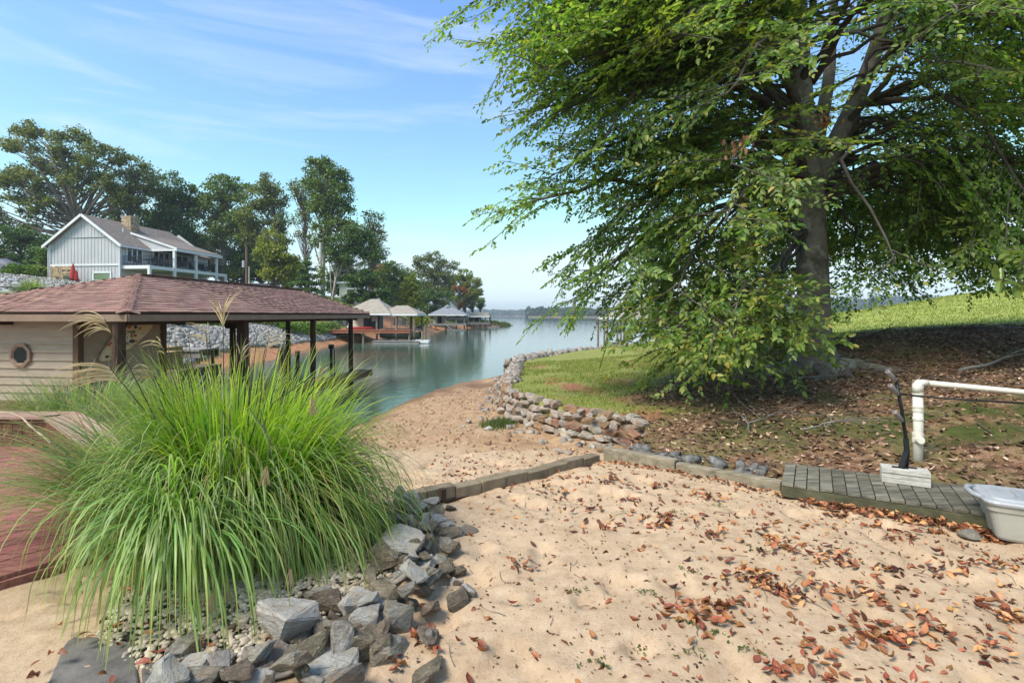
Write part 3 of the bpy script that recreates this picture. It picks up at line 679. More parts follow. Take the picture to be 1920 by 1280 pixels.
# ---- red deck boards
E0 = Vector((-3.46, 3.46, 0)); De = Vector((.6, .8, 0)); Df = Vector((-.8, .6, 0)); S_ = Vector((-6.3, 6.9, 0)); E_ = Vector((-4.1, 5.05, 0)); Dm = Vector((.645, .764, 0))
deck = empty('deck', E0, 'weathered red plank deck beside the grass clump', 'deck')
for k in range(34):
    o_ = .072 + k * .146; p = E0 + Df * o_; s1 = (S_ - p).dot(Dm) / De.dot(Dm) - .02
    if k > 27: s1 = min(s1, 4.8)
    mb = MB(); mb.bar(p + De * -3.2 + UP * (.12 + RND.uniform(-.002, .003)), p + De * s1 + UP * (.12 + RND.uniform(-.002, .003)), .139, .036); obj('board', mb, M_DECKRED, deck, bevel=.006)
mb = MB(); mb.bar(E0 + De * -3.2 + UP * .04 - Df * .01, E0 + De * .9 + UP * .04 - Df * .01, .04, .13); obj('edge_beam', mb, M_DECKRED, deck)
# ---- bench planter of brown boards round the far side of the deck
bn = empty('deck_bench', S_ + UP * .1, 'brown boarded bench box with pale red cap beyond the deck', 'bench')
def bench_leg(p, q, htop=.52, z0=.139):
    dv = (q - p).normalized(); nn = Vector((-dv.y, dv.x, 0)); l = (q - p).length
    mb = MB(); mb.bar(p + nn * .2 + UP * (htop - .05), q + nn * .2 + UP * (htop - .05), .40, .03); mb.bar(p + nn * .2 + UP * .3, q + nn * .2 + UP * .3, .30, .42); obj('core', mb, M_BENCH, bn)
    k = 0
    while k < l - .02:
        for side in ((nn * .03, ) if True else ()):
            mb = MB(); a = p + dv * (k + .068) + side; mb.box(a + UP * ((z0 + htop - .03) / 2), (.132, .025, htop - .03 - z0), math.atan2(dv.y, dv.x)); obj('face_board', mb, M_BENCH, bn)
        k += .14
    for j, off in enumerate((.10, .30)):
        mb = MB(); mb.bar(p - dv * .04 + nn * (off - .02) + UP * (htop), q + dv * .04 + nn * (off - .02) + UP * htop, .195, .04); obj('cap_board', mb, M_BENCHCAP, bn, bevel=.006)
bench_leg(S_, E_); bench_leg(Vector((-9.4, 6.95, 0)), S_ + Vector((.12, -.02, 0)))
mb = MB(); mb.tube([at(-20, 772, D=6.75), at(20, 774, D=6.72), at(42, 783, D=6.7), at(58, 800, D=6.55), at(78, 815, D=6.3), at(95, 830, D=6.0)], .012, 6)
tag(obj('hose', mb, pm('tan_hose', (.45, .33, .22), 4, 2, .6, 0), smooth=True), 'thin tan hose trailing over the brown bench box', 'hose')

# ---- left edging of blocks on the sand
T0, T1 = Vector((-1.18, 5.22, 0)), Vector((1.12, 6.86, 0)); ed_ = empty('block_edging', T0, 'low edging of square weathered blocks between two levels of sand', 'edging')
n_ = 9; prev = T0
for k in range(n_):
    a = T0.lerp(T1, k / n_); b = T0.lerp(T1, (k + 1) / n_); bow = lambda q: Vector((.05, -.07, 0)) * math.sin(math.pi * q)
    a = a + bow(k / n_); b = b + bow((k + 1) / n_); dv = (b - a).normalized(); zt = .045 + .015 * math.sin(k * 2.1) + (.02 if k < 4 else .01)
    mb = MB(); mb.bar(a + dv * .003 + UP * (zt - .06), b - dv * .003 + UP * (zt - .06 + RND.uniform(-.006, .01)), .15 + RND.uniform(-.01, .01), .13); obj('block', mb, M_BLOCK, ed_, bevel=.008)
mb = MB(); mb.bar(T0 + UP * -.12 + Vector((.06, -.05, 0)), T1 + UP * -.14 + Vector((.05, -.06, 0)), .13, .15); obj('base_timber', mb, M_POST, ed_)
mb = MB(); mb.box(at(830, 930, D=5.3) + UP * -.04, (.05, .06, .24), .6); obj('stake', mb, M_POST, ed_)

# ---- right edging timber and plank walkway
te = empty('edging_timber', (1.28, 6.85, 0), 'long weathered timber holding back the leafy bank', 'timber')
mb = MB(); mb.bar((1.26, 6.90, .035), (2.02, 6.29, .03), .13, .20); obj('timber', mb, M_TIMBER, te, bevel=.012)
mb = MB(); mb.bar((2.03, 6.285, .02), (2.92, 5.54, .03), .12, .16); obj('timber', mb, M_TIMBER, te, bevel=.012)
wy = Vector((.86, -.51, 0)).normalized(); wx = Vector((.51, .86, 0)).normalized(); W0 = Vector((2.84, 5.40, 0))
wk = empty('walkway', W0, 'grey mossy plank walkway at the foot of the bank', 'walkway')
for k in range(26):
    a = W0 + wy * (.002 + k * .1165 + .055); sk = Vector((.02, 0, 0)) * k * 0
    mb = MB(); mb.bar(a + UP * (.118 + RND.uniform(-.004, .004)), a + wx * (.86 + RND.uniform(-.012, .012)) + UP * (.122 + RND.uniform(-.004, .004)), .108, .032); obj('plank', mb, M_GREYWOOD, wk, bevel=.004)
mb = MB(); mb.bar(W0 + UP * .045 + wx * .03, W0 + wy * 3.0 + UP * .045 + wx * .03, .05, .11); obj('front_beam', mb, pm('beam_green', [(.3, (.045, .042, .022)), (.7, (.12, .11, .06))], 4, 8, .9, .5, stretch=(1, 3, 3)), wk, bevel=.006)
mb = MB(); mb.bar(W0 + UP * .05 + wx * .8, W0 + wy * 3.0 + UP * .05 + wx * .8, .05, .10); obj('back_beam', mb, M_POST, wk)

# ---- weathered timber block with kayak rack
bc = at(1699, 910, z=.137); bc = Vector((bc.x, bc.y, 0)) + wx * .11
blk = empty('timber_block', bc + UP * .137, 'pale cracked timber block standing on the plank walkway', 'timber block')
M_PALEWOOD = pm('pale_wood', [(.25, (.26, .23, .19)), (.5, (.46, .43, .38)), (.75, (.60, .57, .52))], 3, 9, .9, .6, 14, .006, stretch=(.6, 6, 6), rand=.08)
for k, (zz, dd) in enumerate(((.165, 0), (.217, .006), (.268, -.003))):
    mb = MB(); mb.bar(bc - wy * .205 + UP * zz + wx * dd, bc + wy * .205 + UP * zz + wx * dd, .20, .049); obj('layer', mb, M_PALEWOOD, blk, bevel=.004)
rb = bc + UP * .294 + wy * -.02
rk = empty('kayak_rack', rb, 'black upright kayak rack with padded arms bolted on the timber block', 'kayak rack')
top = rb + Vector((-.06, .0, .90)); mid = rb + Vector((.055, .02, .30))
mb = MB(); mb.tube([rb + Vector((.06, .02, .0)), rb + Vector((.085, .03, .14)), mid, rb + Vector((0, .01, .62)), top], .017, 8); obj('upright', mb, M_BLACK, rk, True)
mb = MB(); mb.bar(rb + Vector((-.03, -.03, .01)), rb + Vector((.05, .0, .17)), .05, .03); mb.bar(rb + Vector((.05, .0, .17)), mid, .045, .022); obj('strut', mb, M_BLACK, rk)
for dx in (-.03, .06):
    mb = MB(); mb.box(rb + Vector((dx, -.01, .005)), (.14, .035, .008), -.53); obj('foot_plate', mb, M_BLACK, rk)
M_FOAM = pm('grey_foam', [(.3, (.20, .165, .155)), (.7, (.30, .26, .245))], 20, 4, .9, .2)
for (fz, q) in ((.90, .0), (.755, .0), (.475, .0)):
    st = top + (rb + Vector((0, .01, .62)) - top) * ((.90 - fz) / .28) if fz > .62 else rb + Vector((.022, .012, fz))
    en = st + Vector((-.150, -.07, .125)); mb = MB(); mb.tube([st, en], .010, 8); a_ = obj('arm', mb, M_BLACK, rk)
    mb = MB(); dv = (en - st).normalized(); mb.tube([st + dv * .03, st + dv * .04, en - dv * .01, en], [.018, .024, .024, .019], 10); obj('foam_sleeve', mb, M_FOAM, a_, True)
rod0 = rb + Vector((-.03, .03, .77))
r2_ = dup(rk, rb + wy * 1.06, label='black kayak rack at the right edge joined by the thin rod')
mb = MB(); mb.tube([rod0, rod0 + wy * .55 - UP * .016, rod0 + wy * 1.06 - UP * .01], .009, 8); tag(obj('rod', mb, M_BLACK, smooth=True), 'thin black rod running from the kayak rack past the white pipe', 'rod')

# ---- white drain pipe
M_PVC = pm('white_plastic', [(.25, (.33, .28, .19)), (.42, (.60, .56, .45)), (.7, (.70, .67, .58))], 4, 9, .5, .12, dist=.5)
pb = Vector((4.71, 5.95, 0)); pp = empty('drain_pipe', pb + UP * .2, 'white plastic pipe rising from the mossy bank with an elbow', 'pipe')
mb = MB(); mb.tube([pb + UP * .05, pb + Vector((.012, 0, .6)), pb + Vector((.005, 0, 1.02))], .050, 16); obj('riser', mb, M_PVC, pp, True)
for zc, rr, hh in ((.985, .056, .05), (.84, .0565, .02), (.80, .0555, .03), (.70, .056, .025), (.52, .0565, .035), (.46, .0575, .06)):
    mb = MB(); mb.tube([pb + Vector((.008, 0, zc - hh / 2)), pb + Vector((.008, 0, zc + hh / 2))], rr, 16); obj('coupling', mb, M_PVC, pp)
mb = MB(); cc = pb + Vector((-.015, -.03, .46)); mb.tube([cc, cc + Vector((-.01, -.055, .01))], [.045, .042], 14); obj('cleanout_cap', mb, M_PVC, pp)
mb = MB(); mb.tube([pb + Vector((.005, 0, 1.0)), pb + Vector((.006, 0, 1.085)), pb + Vector((.022, 0, 1.112)), pb + Vector((.06, -.008, 1.118)), pb + Vector((.11, -.015, 1.118))], [.055, .055, .047, .038, .036], 14); obj('elbow', mb, M_PVC, pp, True)
hd = Vector((2.42, -.35, -.20)); h0 = pb + Vector((.10, -.015, 1.118)); mb = MB(); mb.tube([h0, h0 + hd * .5 - UP * .008, h0 + hd], .031, 14); obj('run', mb, M_PVC, pp, True)
mb = MB(); q = h0 + hd; mb.tube([q + Vector((.05, 0, .02)), Vector((q.x + .05, q.y, .2))], .05, 14); obj('riser', mb, M_PVC, pp, True)
mb = MB(); mb.tube([pb + Vector((.075, .03, 1.09)), pb + Vector((.072, .03, .80))], .012, 8); obj('vent_tube', mb, M_PVC, pp)

# ---- storage bin
M_BIN = pm('bin_plastic', [(.25, (.20, .175, .13)), (.42, (.36, .34, .29)), (.8, (.45, .44, .40))], 2.2, 9, .55, .08, dist=.6)
M_LID = pm('bin_lid', [(.3, (.25, .26, .27)), (.55, (.36, .365, .375)), (.75, (.42, .425, .43))], 3, 5, .45, .05)
b0 = at(1872, 1010, z=.005); b0.z = 0; bin_ = empty('storage_bin', b0, 'pale grey plastic storage bin with handled lid on the sand', 'storage bin')
def rrect(c, lx, ly, r, z, n=4):
    out = []
    for (sx, sy, a0) in ((1, 1, 0), (-1, 1, 90), (-1, -1, 180), (1, -1, 270)):
        for k in range(n + 1):
            an = RAD(a0 + 90 * k / n); out.append(c + wy * (sx * (lx / 2 - r) + r * math.cos(an)) + wx * (sy * (ly / 2 - r) + r * math.sin(an)) + UP * z)
    return out
bcn = b0 + wy * .42 + wx * .21
def loft(rings, mb, capb=True):
    n = len(rings[0]); vs = [p for r in rings for p in r]
    fs = [(j * n + k, j * n + (k + 1) % n, (j + 1) * n + (k + 1) % n, (j + 1) * n + k) for j in range(len(rings) - 1) for k in range(n)]
    if capb: fs += [tuple(range(n - 1, -1, -1)), tuple((len(rings) - 1) * n + k for k in range(n))]
    mb.add(vs, fs)
mb = MB(); loft([rrect(bcn, .84, .40, .05, .0), rrect(bcn, .86, .42, .06, .02), rrect(bcn, .95, .47, .07, .24), rrect(bcn, .975, .49, .07, .245), rrect(bcn, .99, .50, .08, .305)], mb); obj('tub', mb, M_BIN, bin_, False)
mb = MB(); loft([rrect(bcn, 1.03, .53, .09, .300), rrect(bcn, 1.04, .54, .09, .318), rrect(bcn, 1.02, .52, .09, .335), rrect(bcn, .93, .45, .07, .338), rrect(bcn, .90, .42, .07, .352)], mb); lid = obj('lid', mb, M_LID, bin_)
for k in range(5):
    mb = MB(); c_ = bcn + wy * (-.30 + k * .15) + UP * .356; mb.tube([c_ - wx * .13, c_ - wx * .1 + wy * .03, c_ + wx * .1 + wy * .03, c_ + wx * .13], .006, 6); obj('rib', mb, M_LID, lid)
mb = MB(); c_ = bcn - wy * .50 + UP * .325; mb.tube([c_ - wx * .16, c_ - wy * .06 - wx * .12 + UP * .012, c_ - wy * .085 + UP * .02, c_ - wy * .06 + wx * .12 + UP * .012, c_ + wx * .16], .022, 8); obj('handle', mb, M_LID, lid, True)
mb = MB(); mb.box(bcn - wy * .17 - wx * .268 + UP * .295, (.15, .02, .06), math.atan2(wy.y, wy.x)); obj('latch', mb, pm('latch_grey', (.035, .038, .045), 4, 2, .5, 0), bin_, bevel=.006)
# stepping slabs at the lower left
M_SLAB = pm('dark_slab', [(.3, (.085, .075, .068)), (.7, (.19, .17, .15))], 5, 9, .9, .7, 25, .012)
for (poly, lab) in (([at(85, 1290, z=.03), at(130, 1185, z=.03), at(252, 1205, z=.03), at(262, 1290, z=.03)], 'dark flat stepping slab under the hanging grass blades'), ([at(268, 1290, z=.02), at(258, 1212, z=.02), at(330, 1225, z=.02), at(345, 1290, z=.02)], 'dark flat stepping slab next to the pebbles')):
    mb = MB(); mb.prism([p[:2] for p in poly], -.05, .035 if 'blades' in lab else .025); tag(obj('stepping_slab', mb, M_SLAB, bevel=.012), lab, 'slab', 'stepping slabs')
# ================================================================== STONES, GRASS CLUMPS, LEAVES ON THE SAND
from mathutils import noise as mnoise
def rock_mesh(name, seed, n=16, flat=1.0, sub=1, rough=.07, mat=None, sx=1.0):
    rg = random.Random(seed); bm = bmesh.new()
    for i in range(n):
        v = Vector((rg.uniform(-1, 1), rg.uniform(-1, 1), rg.uniform(-1, 1))); m = max(abs(v.x), abs(v.y), abs(v.z)); v = (v / m * .5).lerp(v.normalized() * .56, .55) * rg.uniform(.8, 1)
        bm.verts.new((v.x * sx, v.y, v.z * flat))
    r = bmesh.ops.convex_hull(bm, input=bm.verts)
    bmesh.ops.delete(bm, geom=[g for g in r['geom_interior'] if isinstance(g, bmesh.types.BMVert)], context='VERTS')
    bmesh.ops.dissolve_limit(bm, angle_limit=.25, verts=bm.verts, edges=bm.edges)
    bmesh.ops.triangulate(bm, faces=bm.faces)
    if sub:
        bmesh.ops.bevel(bm, geom=list(bm.edges), offset=.03, segments=1, affect='EDGES', profile=.6)
        bmesh.ops.triangulate(bm, faces=bm.faces)
        bmesh.ops.subdivide_edges(bm, edges=[e for e in bm.edges if e.calc_length() > .16], cuts=1, use_grid_fill=False)
        bmesh.ops.triangulate(bm, faces=bm.faces)
        for v in bm.verts:
            q = v.co * 4 + Vector((seed * 3.1, 0, 0)); v.co += v.co.normalized() * rough * (mnoise.noise(q) * .7 + mnoise.noise(q * 2.3) * .5 + mnoise.noise(q * 5.1) * .4)
    bmesh.ops.recalc_face_normals(bm, faces=bm.faces)
    me = bpy.data.meshes.new(name); bm.to_mesh(me); bm.free()
    if mat: me.materials.append(mat)
    return me
def schist(name, stops, warm, wamt=.5, rand=.2):
    t = NT(name); v = t.coord('Object', (1, 1, 1)); g = t.noise(v, 2.2, 4, .6, .8)
    mp = t.n('Mapping'); mp.inputs['Scale'].default_value = (2.0, 2.6, 6); mp.inputs['Rotation'].default_value = (.35, .2, 0); t.l(v, mp.inputs['Vector'])
    lay_ = t.noise(mp.outputs[0], 1.6, 8, .7, .5); c = t.ramp(lay_, stops)
    c = t.mix(t.math('MULTIPLY', t.ramp(g, [(.48, (0, 0, 0)), (.62, (1, 1, 1))]), wamt), c, warm)
    c = t.mix(t.ramp(t.noise(v, 13, 6, .75), [(.30, (1, 1, 1)), (.42, (0, 0, 0))]), c, (.035, .032, .026))
    c = t.vary(c, rand, .015); c = t.mix(t.math('MULTIPLY', t.ramp(t.noise(v, 34, 5, .75), [(.52, (0, 0, 0)), (.66, (1, 1, 1))]), .45), c, (.50, .47, .41)); t.bump(t.math('ADD', lay_, t.noise(v, 16, 6, .7)), .8, .03); return t.done(c, .75, .3)
M_ROCKG = schist('schist_grey', [(.3, (.11, .092, .070)), (.5, (.28, .25, .20)), (.7, (.46, .425, .365))], (.27, .19, .11), .75)
M_ROCKP = schist('schist_pale', [(.3, (.26, .24, .21)), (.5, (.42, .39, .34)), (.7, (.55, .51, .45))], (.36, .25, .15), .45, .1)
M_ROCKB = schist('schist_brown', [(.3, (.055, .042, .028)), (.5, (.17, .125, .08)), (.7, (.33, .26, .18))], (.10, .09, .05), .5)
M_ROCKW = schist('wall_stone', [(.3, (.12, .10, .08)), (.5, (.33, .285, .235)), (.7, (.54, .49, .43))], (.38, .215, .11), .65, .25)
M_ROCKR = schist('wall_stone_red', [(.3, (.10, .055, .03)), (.5, (.25, .14, .08)), (.7, (.38, .25, .16))], (.30, .12, .05), .7, .2)

# ---- dry stone wall round the lawn point
wall_top = [(2.28, 8.45, .10), (1.75, 8.95, .10), (1.38, 9.45, .09), (.80, 10.45, .06), (.12, 11.85, .02), (-.12, 12.8, -.02), (-.16, 14.6, -.1), (-.14, 16.5, -.17), (-.07, 19, -.22), (.1, 24, -.36)]
wall_back = [(.1, 24, -.36), (1.1, 27.1, -.38), (3.1, 30.2, -.34), (5.5, 33.3, -.32), (9, 36.3, -.3)]
sw = empty('stone_wall', (.8, 10.45, -.4), 'dry stone wall of tan and grey boulders curving round the grassy point', 'stone wall')
stone_mes = [rock_mesh('stone', 100 + i, 16, RND.uniform(.7, .9), 1, .06, M_ROCKW if i % 4 else M_ROCKR) for i in range(10)]
def put(name, me, c, size, parent=None, rot=None, tilt=.3):
    o = bpy.data.objects.new(name, me); COL.objects.link(o)
    r = rot if rot is not None else (RND.uniform(-tilt, tilt), RND.uniform(-tilt, tilt), RND.uniform(0, 6.28))
    c = Vector(c)
    if parent: o.parent = parent; c = c - root_loc(parent)
    o.location = c; o.rotation_euler = r; o.scale = size; return o
def along(line, q):
    P = np.array(line); seg = np.hypot(*np.diff(P[:, :2], axis=0).T); cum = np.concatenate([[0], np.cumsum(seg)]); s = q * cum[-1]
    p = [np.interp(s, cum, P[:, k]) for k in range(3)]; i = min(np.searchsorted(cum, s, 'right') - 1, len(seg) - 1); d = P[i + 1, :2] - P[i, :2]; d = d / np.hypot(*d); return Vector(p), Vector((d[0], d[1], 0)), cum[-1]
_, _, wl = along(wall_top, 0)
cnt = 0
s = 0.0
# courses from the foot upwards; face leans back a little
for course in range(4):
    s = RND.uniform(0, .1)
    while s < wl:
        p, dv, _ = along(wall_top, s / wl); out = Vector((-dv.y, dv.x, 0)); D = p.y; big = 1 + max(0, D - 12) * .045
        foot = float(sandz(p.x + out.x * .15, p.y + out.y * .15)); H = p.z + .05 - foot
        w = RND.uniform(.19, .36) * big * (1.25 if course == 0 else 1); hh = H / 3.5
        if not (course >= 2 and RND.random() < .12):
            c = p + out * (.12 - .045 * course + RND.uniform(-.03, .03)) ; c.z = foot + hh * (course + .45) + RND.uniform(-.02, .02)
            rz = math.atan2(dv.y, dv.x) + RND.uniform(-.3, .3)
            me = stone_mes[RND.randrange(10)]
            put('stone', me, c, (w * 1.22, RND.uniform(.18, .28) * big, max(hh * 1.45, .10) * RND.uniform(.9, 1.25)), sw, (RND.uniform(-.3, .3), RND.uniform(-.25, .25), rz)); cnt += 1
        s += w * RND.uniform(.88, 1.0)
    if cnt > 290: break
# stones lying along the top and the loose end by the timber
for (px_, py_, sz, z_) in ((1200, 792, .30, .14), (1165, 785, .22, .14), (1185, 812, .27, .06), (1150, 800, .20, .05), (1120, 808, .16, .0), (1130, 785, .18, .15), (1175, 828, .20, -.02), (1140, 820, .15, -.05), (1105, 778, .17, .14), (1090, 770, .15, .14), (1120, 832, .13, -.05), (1127, 842, .12, -.02)):
    put('stone', stone_mes[RND.randrange(10)], at(px_, py_, z=z_), (sz * 1.2, sz * .8, sz * .65), sw)
M_STONE2 = M_ROCKW
def rock_mass(name, pts, mat, seed, parent=None):
    """many small angular stones as one mesh"""
    rg = np.random.default_rng(seed); base = np.array([(x, y, z) for z in (-.5, .5) for y in (-.5, .5) for x in (-.5, .5)]); F6 = np.array([(0, 2, 3, 1), (4, 5, 7, 6), (0, 1, 5, 4), (2, 6, 7, 3), (0, 4, 6, 2), (1, 3, 7, 5)])
    n = len(pts); P = np.array([p[:3] for p in pts]); S = np.array([p[3] for p in pts])
    V = base[None] * (1 + rg.uniform(-.45, .25, (n, 8, 3))); V = V * (S[:, None, None] * rg.uniform(.6, 1.15, (n, 1, 3)))
    a = rg.uniform(0, 6.28, n); b = rg.uniform(-.6, .6, n); ca, sa, cb, sb = np.cos(a)[:, None], np.sin(a)[:, None], np.cos(b)[:, None], np.sin(b)[:, None]
    x, y, z = V[..., 0], V[..., 1], V[..., 2]; y, z = y * cb - z * sb, y * sb + z * cb; x, y = x * ca - y * sa, x * sa + y * ca
    V = np.stack([x, y, z], -1) + P[:, None]
    return np_mesh(name, V.reshape(-1, 3), (F6[None] + (np.arange(n) * 8)[:, None, None]).reshape(-1, 4), mat, parent)
def island_rock(name, stops, rand=.3):
    t = NT(name); v = t.coord('Object', jitter=False); c = t.ramp(t.noise(v, 7, 6, .7), stops); c = t.vary(c, rand, .012, True); t.bump(t.noise(v, 22, 5, .7), .5, .02); return t.done(c, .85, .2)
M_RIP = island_rock('riprap_stone', [(.3, (.17, .155, .13)), (.55, (.34, .315, .275)), (.75, (.48, .45, .40))])
M_WALLS = island_rock('wall_stone_small', [(.3, (.13, .105, .085)), (.5, (.28, .24, .20)), (.75, (.45, .41, .36))])
pts = []
for k in range(520):
    p, dv, _ = along(wall_back, RND.random()); out = Vector((-dv.y, dv.x, 0)); pts.append((p.x + out.x * RND.uniform(-.25, .45), p.y + out.y * RND.uniform(-.25, .45), p.z + RND.uniform(-.35, .08), RND.uniform(.2, .45)))
for k in range(260):
    p, dv, _ = along(wall_top, .45 + .55 * RND.random()); out = Vector((-dv.y, dv.x, 0)); pts.append((p.x - out.x * RND.uniform(-.05, .35), p.y - out.y * RND.uniform(-.05, .35), p.z + RND.uniform(-.1, .06), RND.uniform(.14, .3)))
for k in range(160):
    p, dv, _ = along(wall_top, RND.random()); out = Vector((-dv.y, dv.x, 0)); q = p + out * RND.uniform(.3, .75); pts.append((q.x, q.y, float(sandz(q.x, q.y)), RND.uniform(.05, .14)))
tag(rock_mass('stone_fill', pts, M_WALLS, 4, sw), kind='stuff')
pts = []
for k in range(46):
    q = RND.random(); p = Vector((1.5, 6.95, 0)).lerp(Vector((2.85, 5.85, 0)), q); p += Vector((RND.uniform(-.08, .12), RND.uniform(0, .22), 0)); pts.append((p.x, p.y, float(bankz(p.x, p.y)) + .02, RND.uniform(.06, .13)))
tag(rock_mass('small_stones', pts, island_rock('slate_bits', [(.3, (.06, .055, .05)), (.7, (.23, .22, .205))]), 6), 'small dark grey stones lined up behind the edging timber', kind='stuff')
# stones strewn on the beach
pts = []
for k in range(1000):
    x_ = RND.uniform(-3.2, .6); y_ = RND.uniform(8.6, 19)
    zz = float(sandz(x_, y_))
    if -.84 < zz and x_ > -3.4 + (y_ - 9) * .05: pts.append((x_, y_, zz + .004, RND.uniform(.015, .06) * (1.6 if RND.random() < .06 else 1)))
tag(rock_mass('beach_stones', pts, island_rock('beach_stone', [(.3, (.16, .085, .05)), (.55, (.36, .235, .14)), (.75, (.52, .42, .31))], .35), 8), 'scattered brown stones on the muddy beach', kind='stuff')
for (px_, py_, sz, lab) in ((878, 780, .24, 'pale flat stone on the beach left of the stone wall'), (868, 789, .16, 'tan flat stone beside the pale stone on the beach'), (914, 803, .22, 'tan boulder in the grass tuft at the wall foot'), (1067, 847, .17, 'pale grey stone beside the block edging corner'), (1053, 843, .13, 'small white stone near the block edging corner'), (1046, 838, .12, 'small tan stone near the block edging corner')):
    c = at(px_, py_, z=-.42 if px_ < 1000 else -.2); c.z = float(sandz(c.x, c.y)) + sz * .12
    o = put('rock', rock_mesh('rock', px_, 14, .5, 1, .05, M_ROCKP), c, (sz, sz * .75, sz * .8)); tag(o, lab, 'rock')
c = at(1820, 1000, z=.03); o = put('rock', rock_mesh('rock', 77, 14, .6, 1, .05, M_ROCKG), c, (.21, .16, .13), rot=(.1, .1, .2)); tag(o, 'flat grey rock on the sand beside the storage bin', 'rock')

# ---- rock pile along the foot of the big grass clump
RP = [(-1.12, 5.05), (-.85, 4.55), (-.72, 4.05), (-.72, 3.6), (-.78, 3.2), (-.98, 2.85), (-1.3, 2.55), (-1.75, 2.45)]
grp = 'rocks piled beside the grass clump'
big = [  # px, py, z, size, flat, rot z, material, label
    (540, 1165, .17, (.42, .34, .22), M_ROCKP, .5, 'large pale tan slab at the top of the rock pile next to the pebbles'),
    (510, 1238, .10, (.36, .25, .25), M_ROCKG, .6, 'large blue grey block at the lower left of the rock pile'),
    (580, 1225, .10, (.30, .24, .24), M_ROCKB, .8, 'orange brown block right of the large blue grey block'),
    (748, 1015, .20, (.46, .32, .15), M_ROCKP, -.5, 'wide flat pale grey slab at the upper end of the rock pile'),
    (727, 1040, .14, (.27, .25, .26), M_ROCKB, .3, 'greenish brown boulder under the wide flat slab'),
    (696, 1090, .14, (.11, .40, .11), M_ROCKB, .35, 'long narrow brown stone standing aslant amid the pile'),
    (667, 1125, .15, (.21, .17, .18), M_ROCKP, .8, 'white grey cube shaped rock in the middle of the pile'),
    (688, 1160, .10, (.24, .19, .18), M_ROCKP, .1, 'rounded white banded rock below the cube shaped rock'),
    (742, 1150, .08, (.24, .24, .22), M_ROCKG, .2, 'round grey boulder on the right edge of the rock pile'),
    (732, 1215, .04, (.26, .20, .18), M_ROCKG, .1, 'grey flat topped rock at the lower right edge of the pile'),
    (635, 1205, .12, (.19, .17, .30), M_ROCKG, .9, 'pointed grey rock standing upright near the pile bottom'),
    (685, 1205, .06, (.30, .26, .20), M_ROCKB, .4, 'dark brown rock low in the middle of the pile'),
    (620, 1250, .05, (.34, .20, .18), M_ROCKP, .3, 'pale striped rock along the bottom of the pile'),
    (645, 1275, .08, (.28, .18, .15), M_ROCKG, .2, 'blue grey rock lowest in the pile'),
    (610, 1110, .12, (.26, .20, .14), M_ROCKG, -.3, 'flat dark grey rock half under the grass blades'),
    (355, 1250, .05, (.26, .16, .14), M_ROCKP, .1, 'pale layered rock left among the pebbles'),
    (350, 1215, .06, (.20, .16, .16), M_ROCKG, .4, 'grey rock lying behind the pale layered rock'),
    (400, 1270, .04, (.30, .16, .14), M_ROCKB, .3, 'brown streaked rock at the left bottom of the pile'),
    (790, 1000, .10, (.22, .20, .20), M_ROCKG, .5, 'dark cracked rock right of the wide flat slab'),
    (765, 1060, .08, (.20, .18, .22), M_ROCKB, .6, 'brown upright rock right below the wide flat slab'),
    (812, 1075, .03, (.20, .15, .12), M_ROCKG, .3, 'small slate rock lying outermost on the sand'),
    (715, 1125, .08, (.22, .24, .24), M_ROCKB, 1.0, 'mossy dark boulder left of the round grey boulder'),
    (600, 1145, .10, (.30, .24, .22), M_ROCKB, .2, 'dark mossy rock between the pale slab and the pile'),
    (550, 1200, .05, (.22, .16, .18), M_ROCKG, .7, 'slanted grey slate between the two large blocks')]
for i, (px_, py_, z_, sz, m_, rz, lab) in enumerate(big):
    o = put('rock', rock_mesh('rock', 300 + i, 11 if i % 3 else 14, 1.0, 1, .06, m_), at(px_, py_, z=z_), sz, None, (RND.uniform(-.2, .2), RND.uniform(-.2, .2), rz)); tag(o, lab, 'rock', grp)
rock_mes = [rock_mesh('rock', 400 + i, 11, RND.uniform(.5, .9), 1, .06, (M_ROCKG, M_ROCKB, M_ROCKP, M_ROCKB)[i % 4]) for i in range(12)]
for k in range(190):
    p, dv, _ = along([(a, b, 0) for a, b in RP], (k + .5) / 190); lat = RND.gauss(.03, .18); out = Vector((dv.y, -dv.x, 0)) * -1
    q = p + out * lat; sz = RND.uniform(.07, .19); zz = .21 * math.exp(-(lat / .22) ** 2) * RND.random() + float(sandz(q.x, q.y)) + sz * .15
    o = put('rock', rock_mes[RND.randrange(12)], (q.x, q.y, zz), (sz * 1.3, sz, sz * RND.uniform(.6, 1)), tilt=.6)
    mi = rock_mes.index(o.data) % 4; qk = (k + .5) / 190
    tone = ('grey', 'brown', 'pale', 'brown')[mi]; bigw = 'small' if sz < .105 else 'middle sized' if sz < .15 else 'larger'
    where = ('at the pile top by the block edging', 'below the wide flat slab', 'halfway down the pile', 'beside the round grey boulder', 'near the pile bottom', 'before the large blue grey block', 'at the bottom left of the pile')[min(6, int(qk * 7))]
    side = 'on the sand side' if lat < -.12 else 'on the pebble side' if lat > .16 else 'along the crest'
    tag(o, bigw + ' ' + tone + ' rock ' + side + ' ' + where, 'rock', 'angular rocks filling the pile')
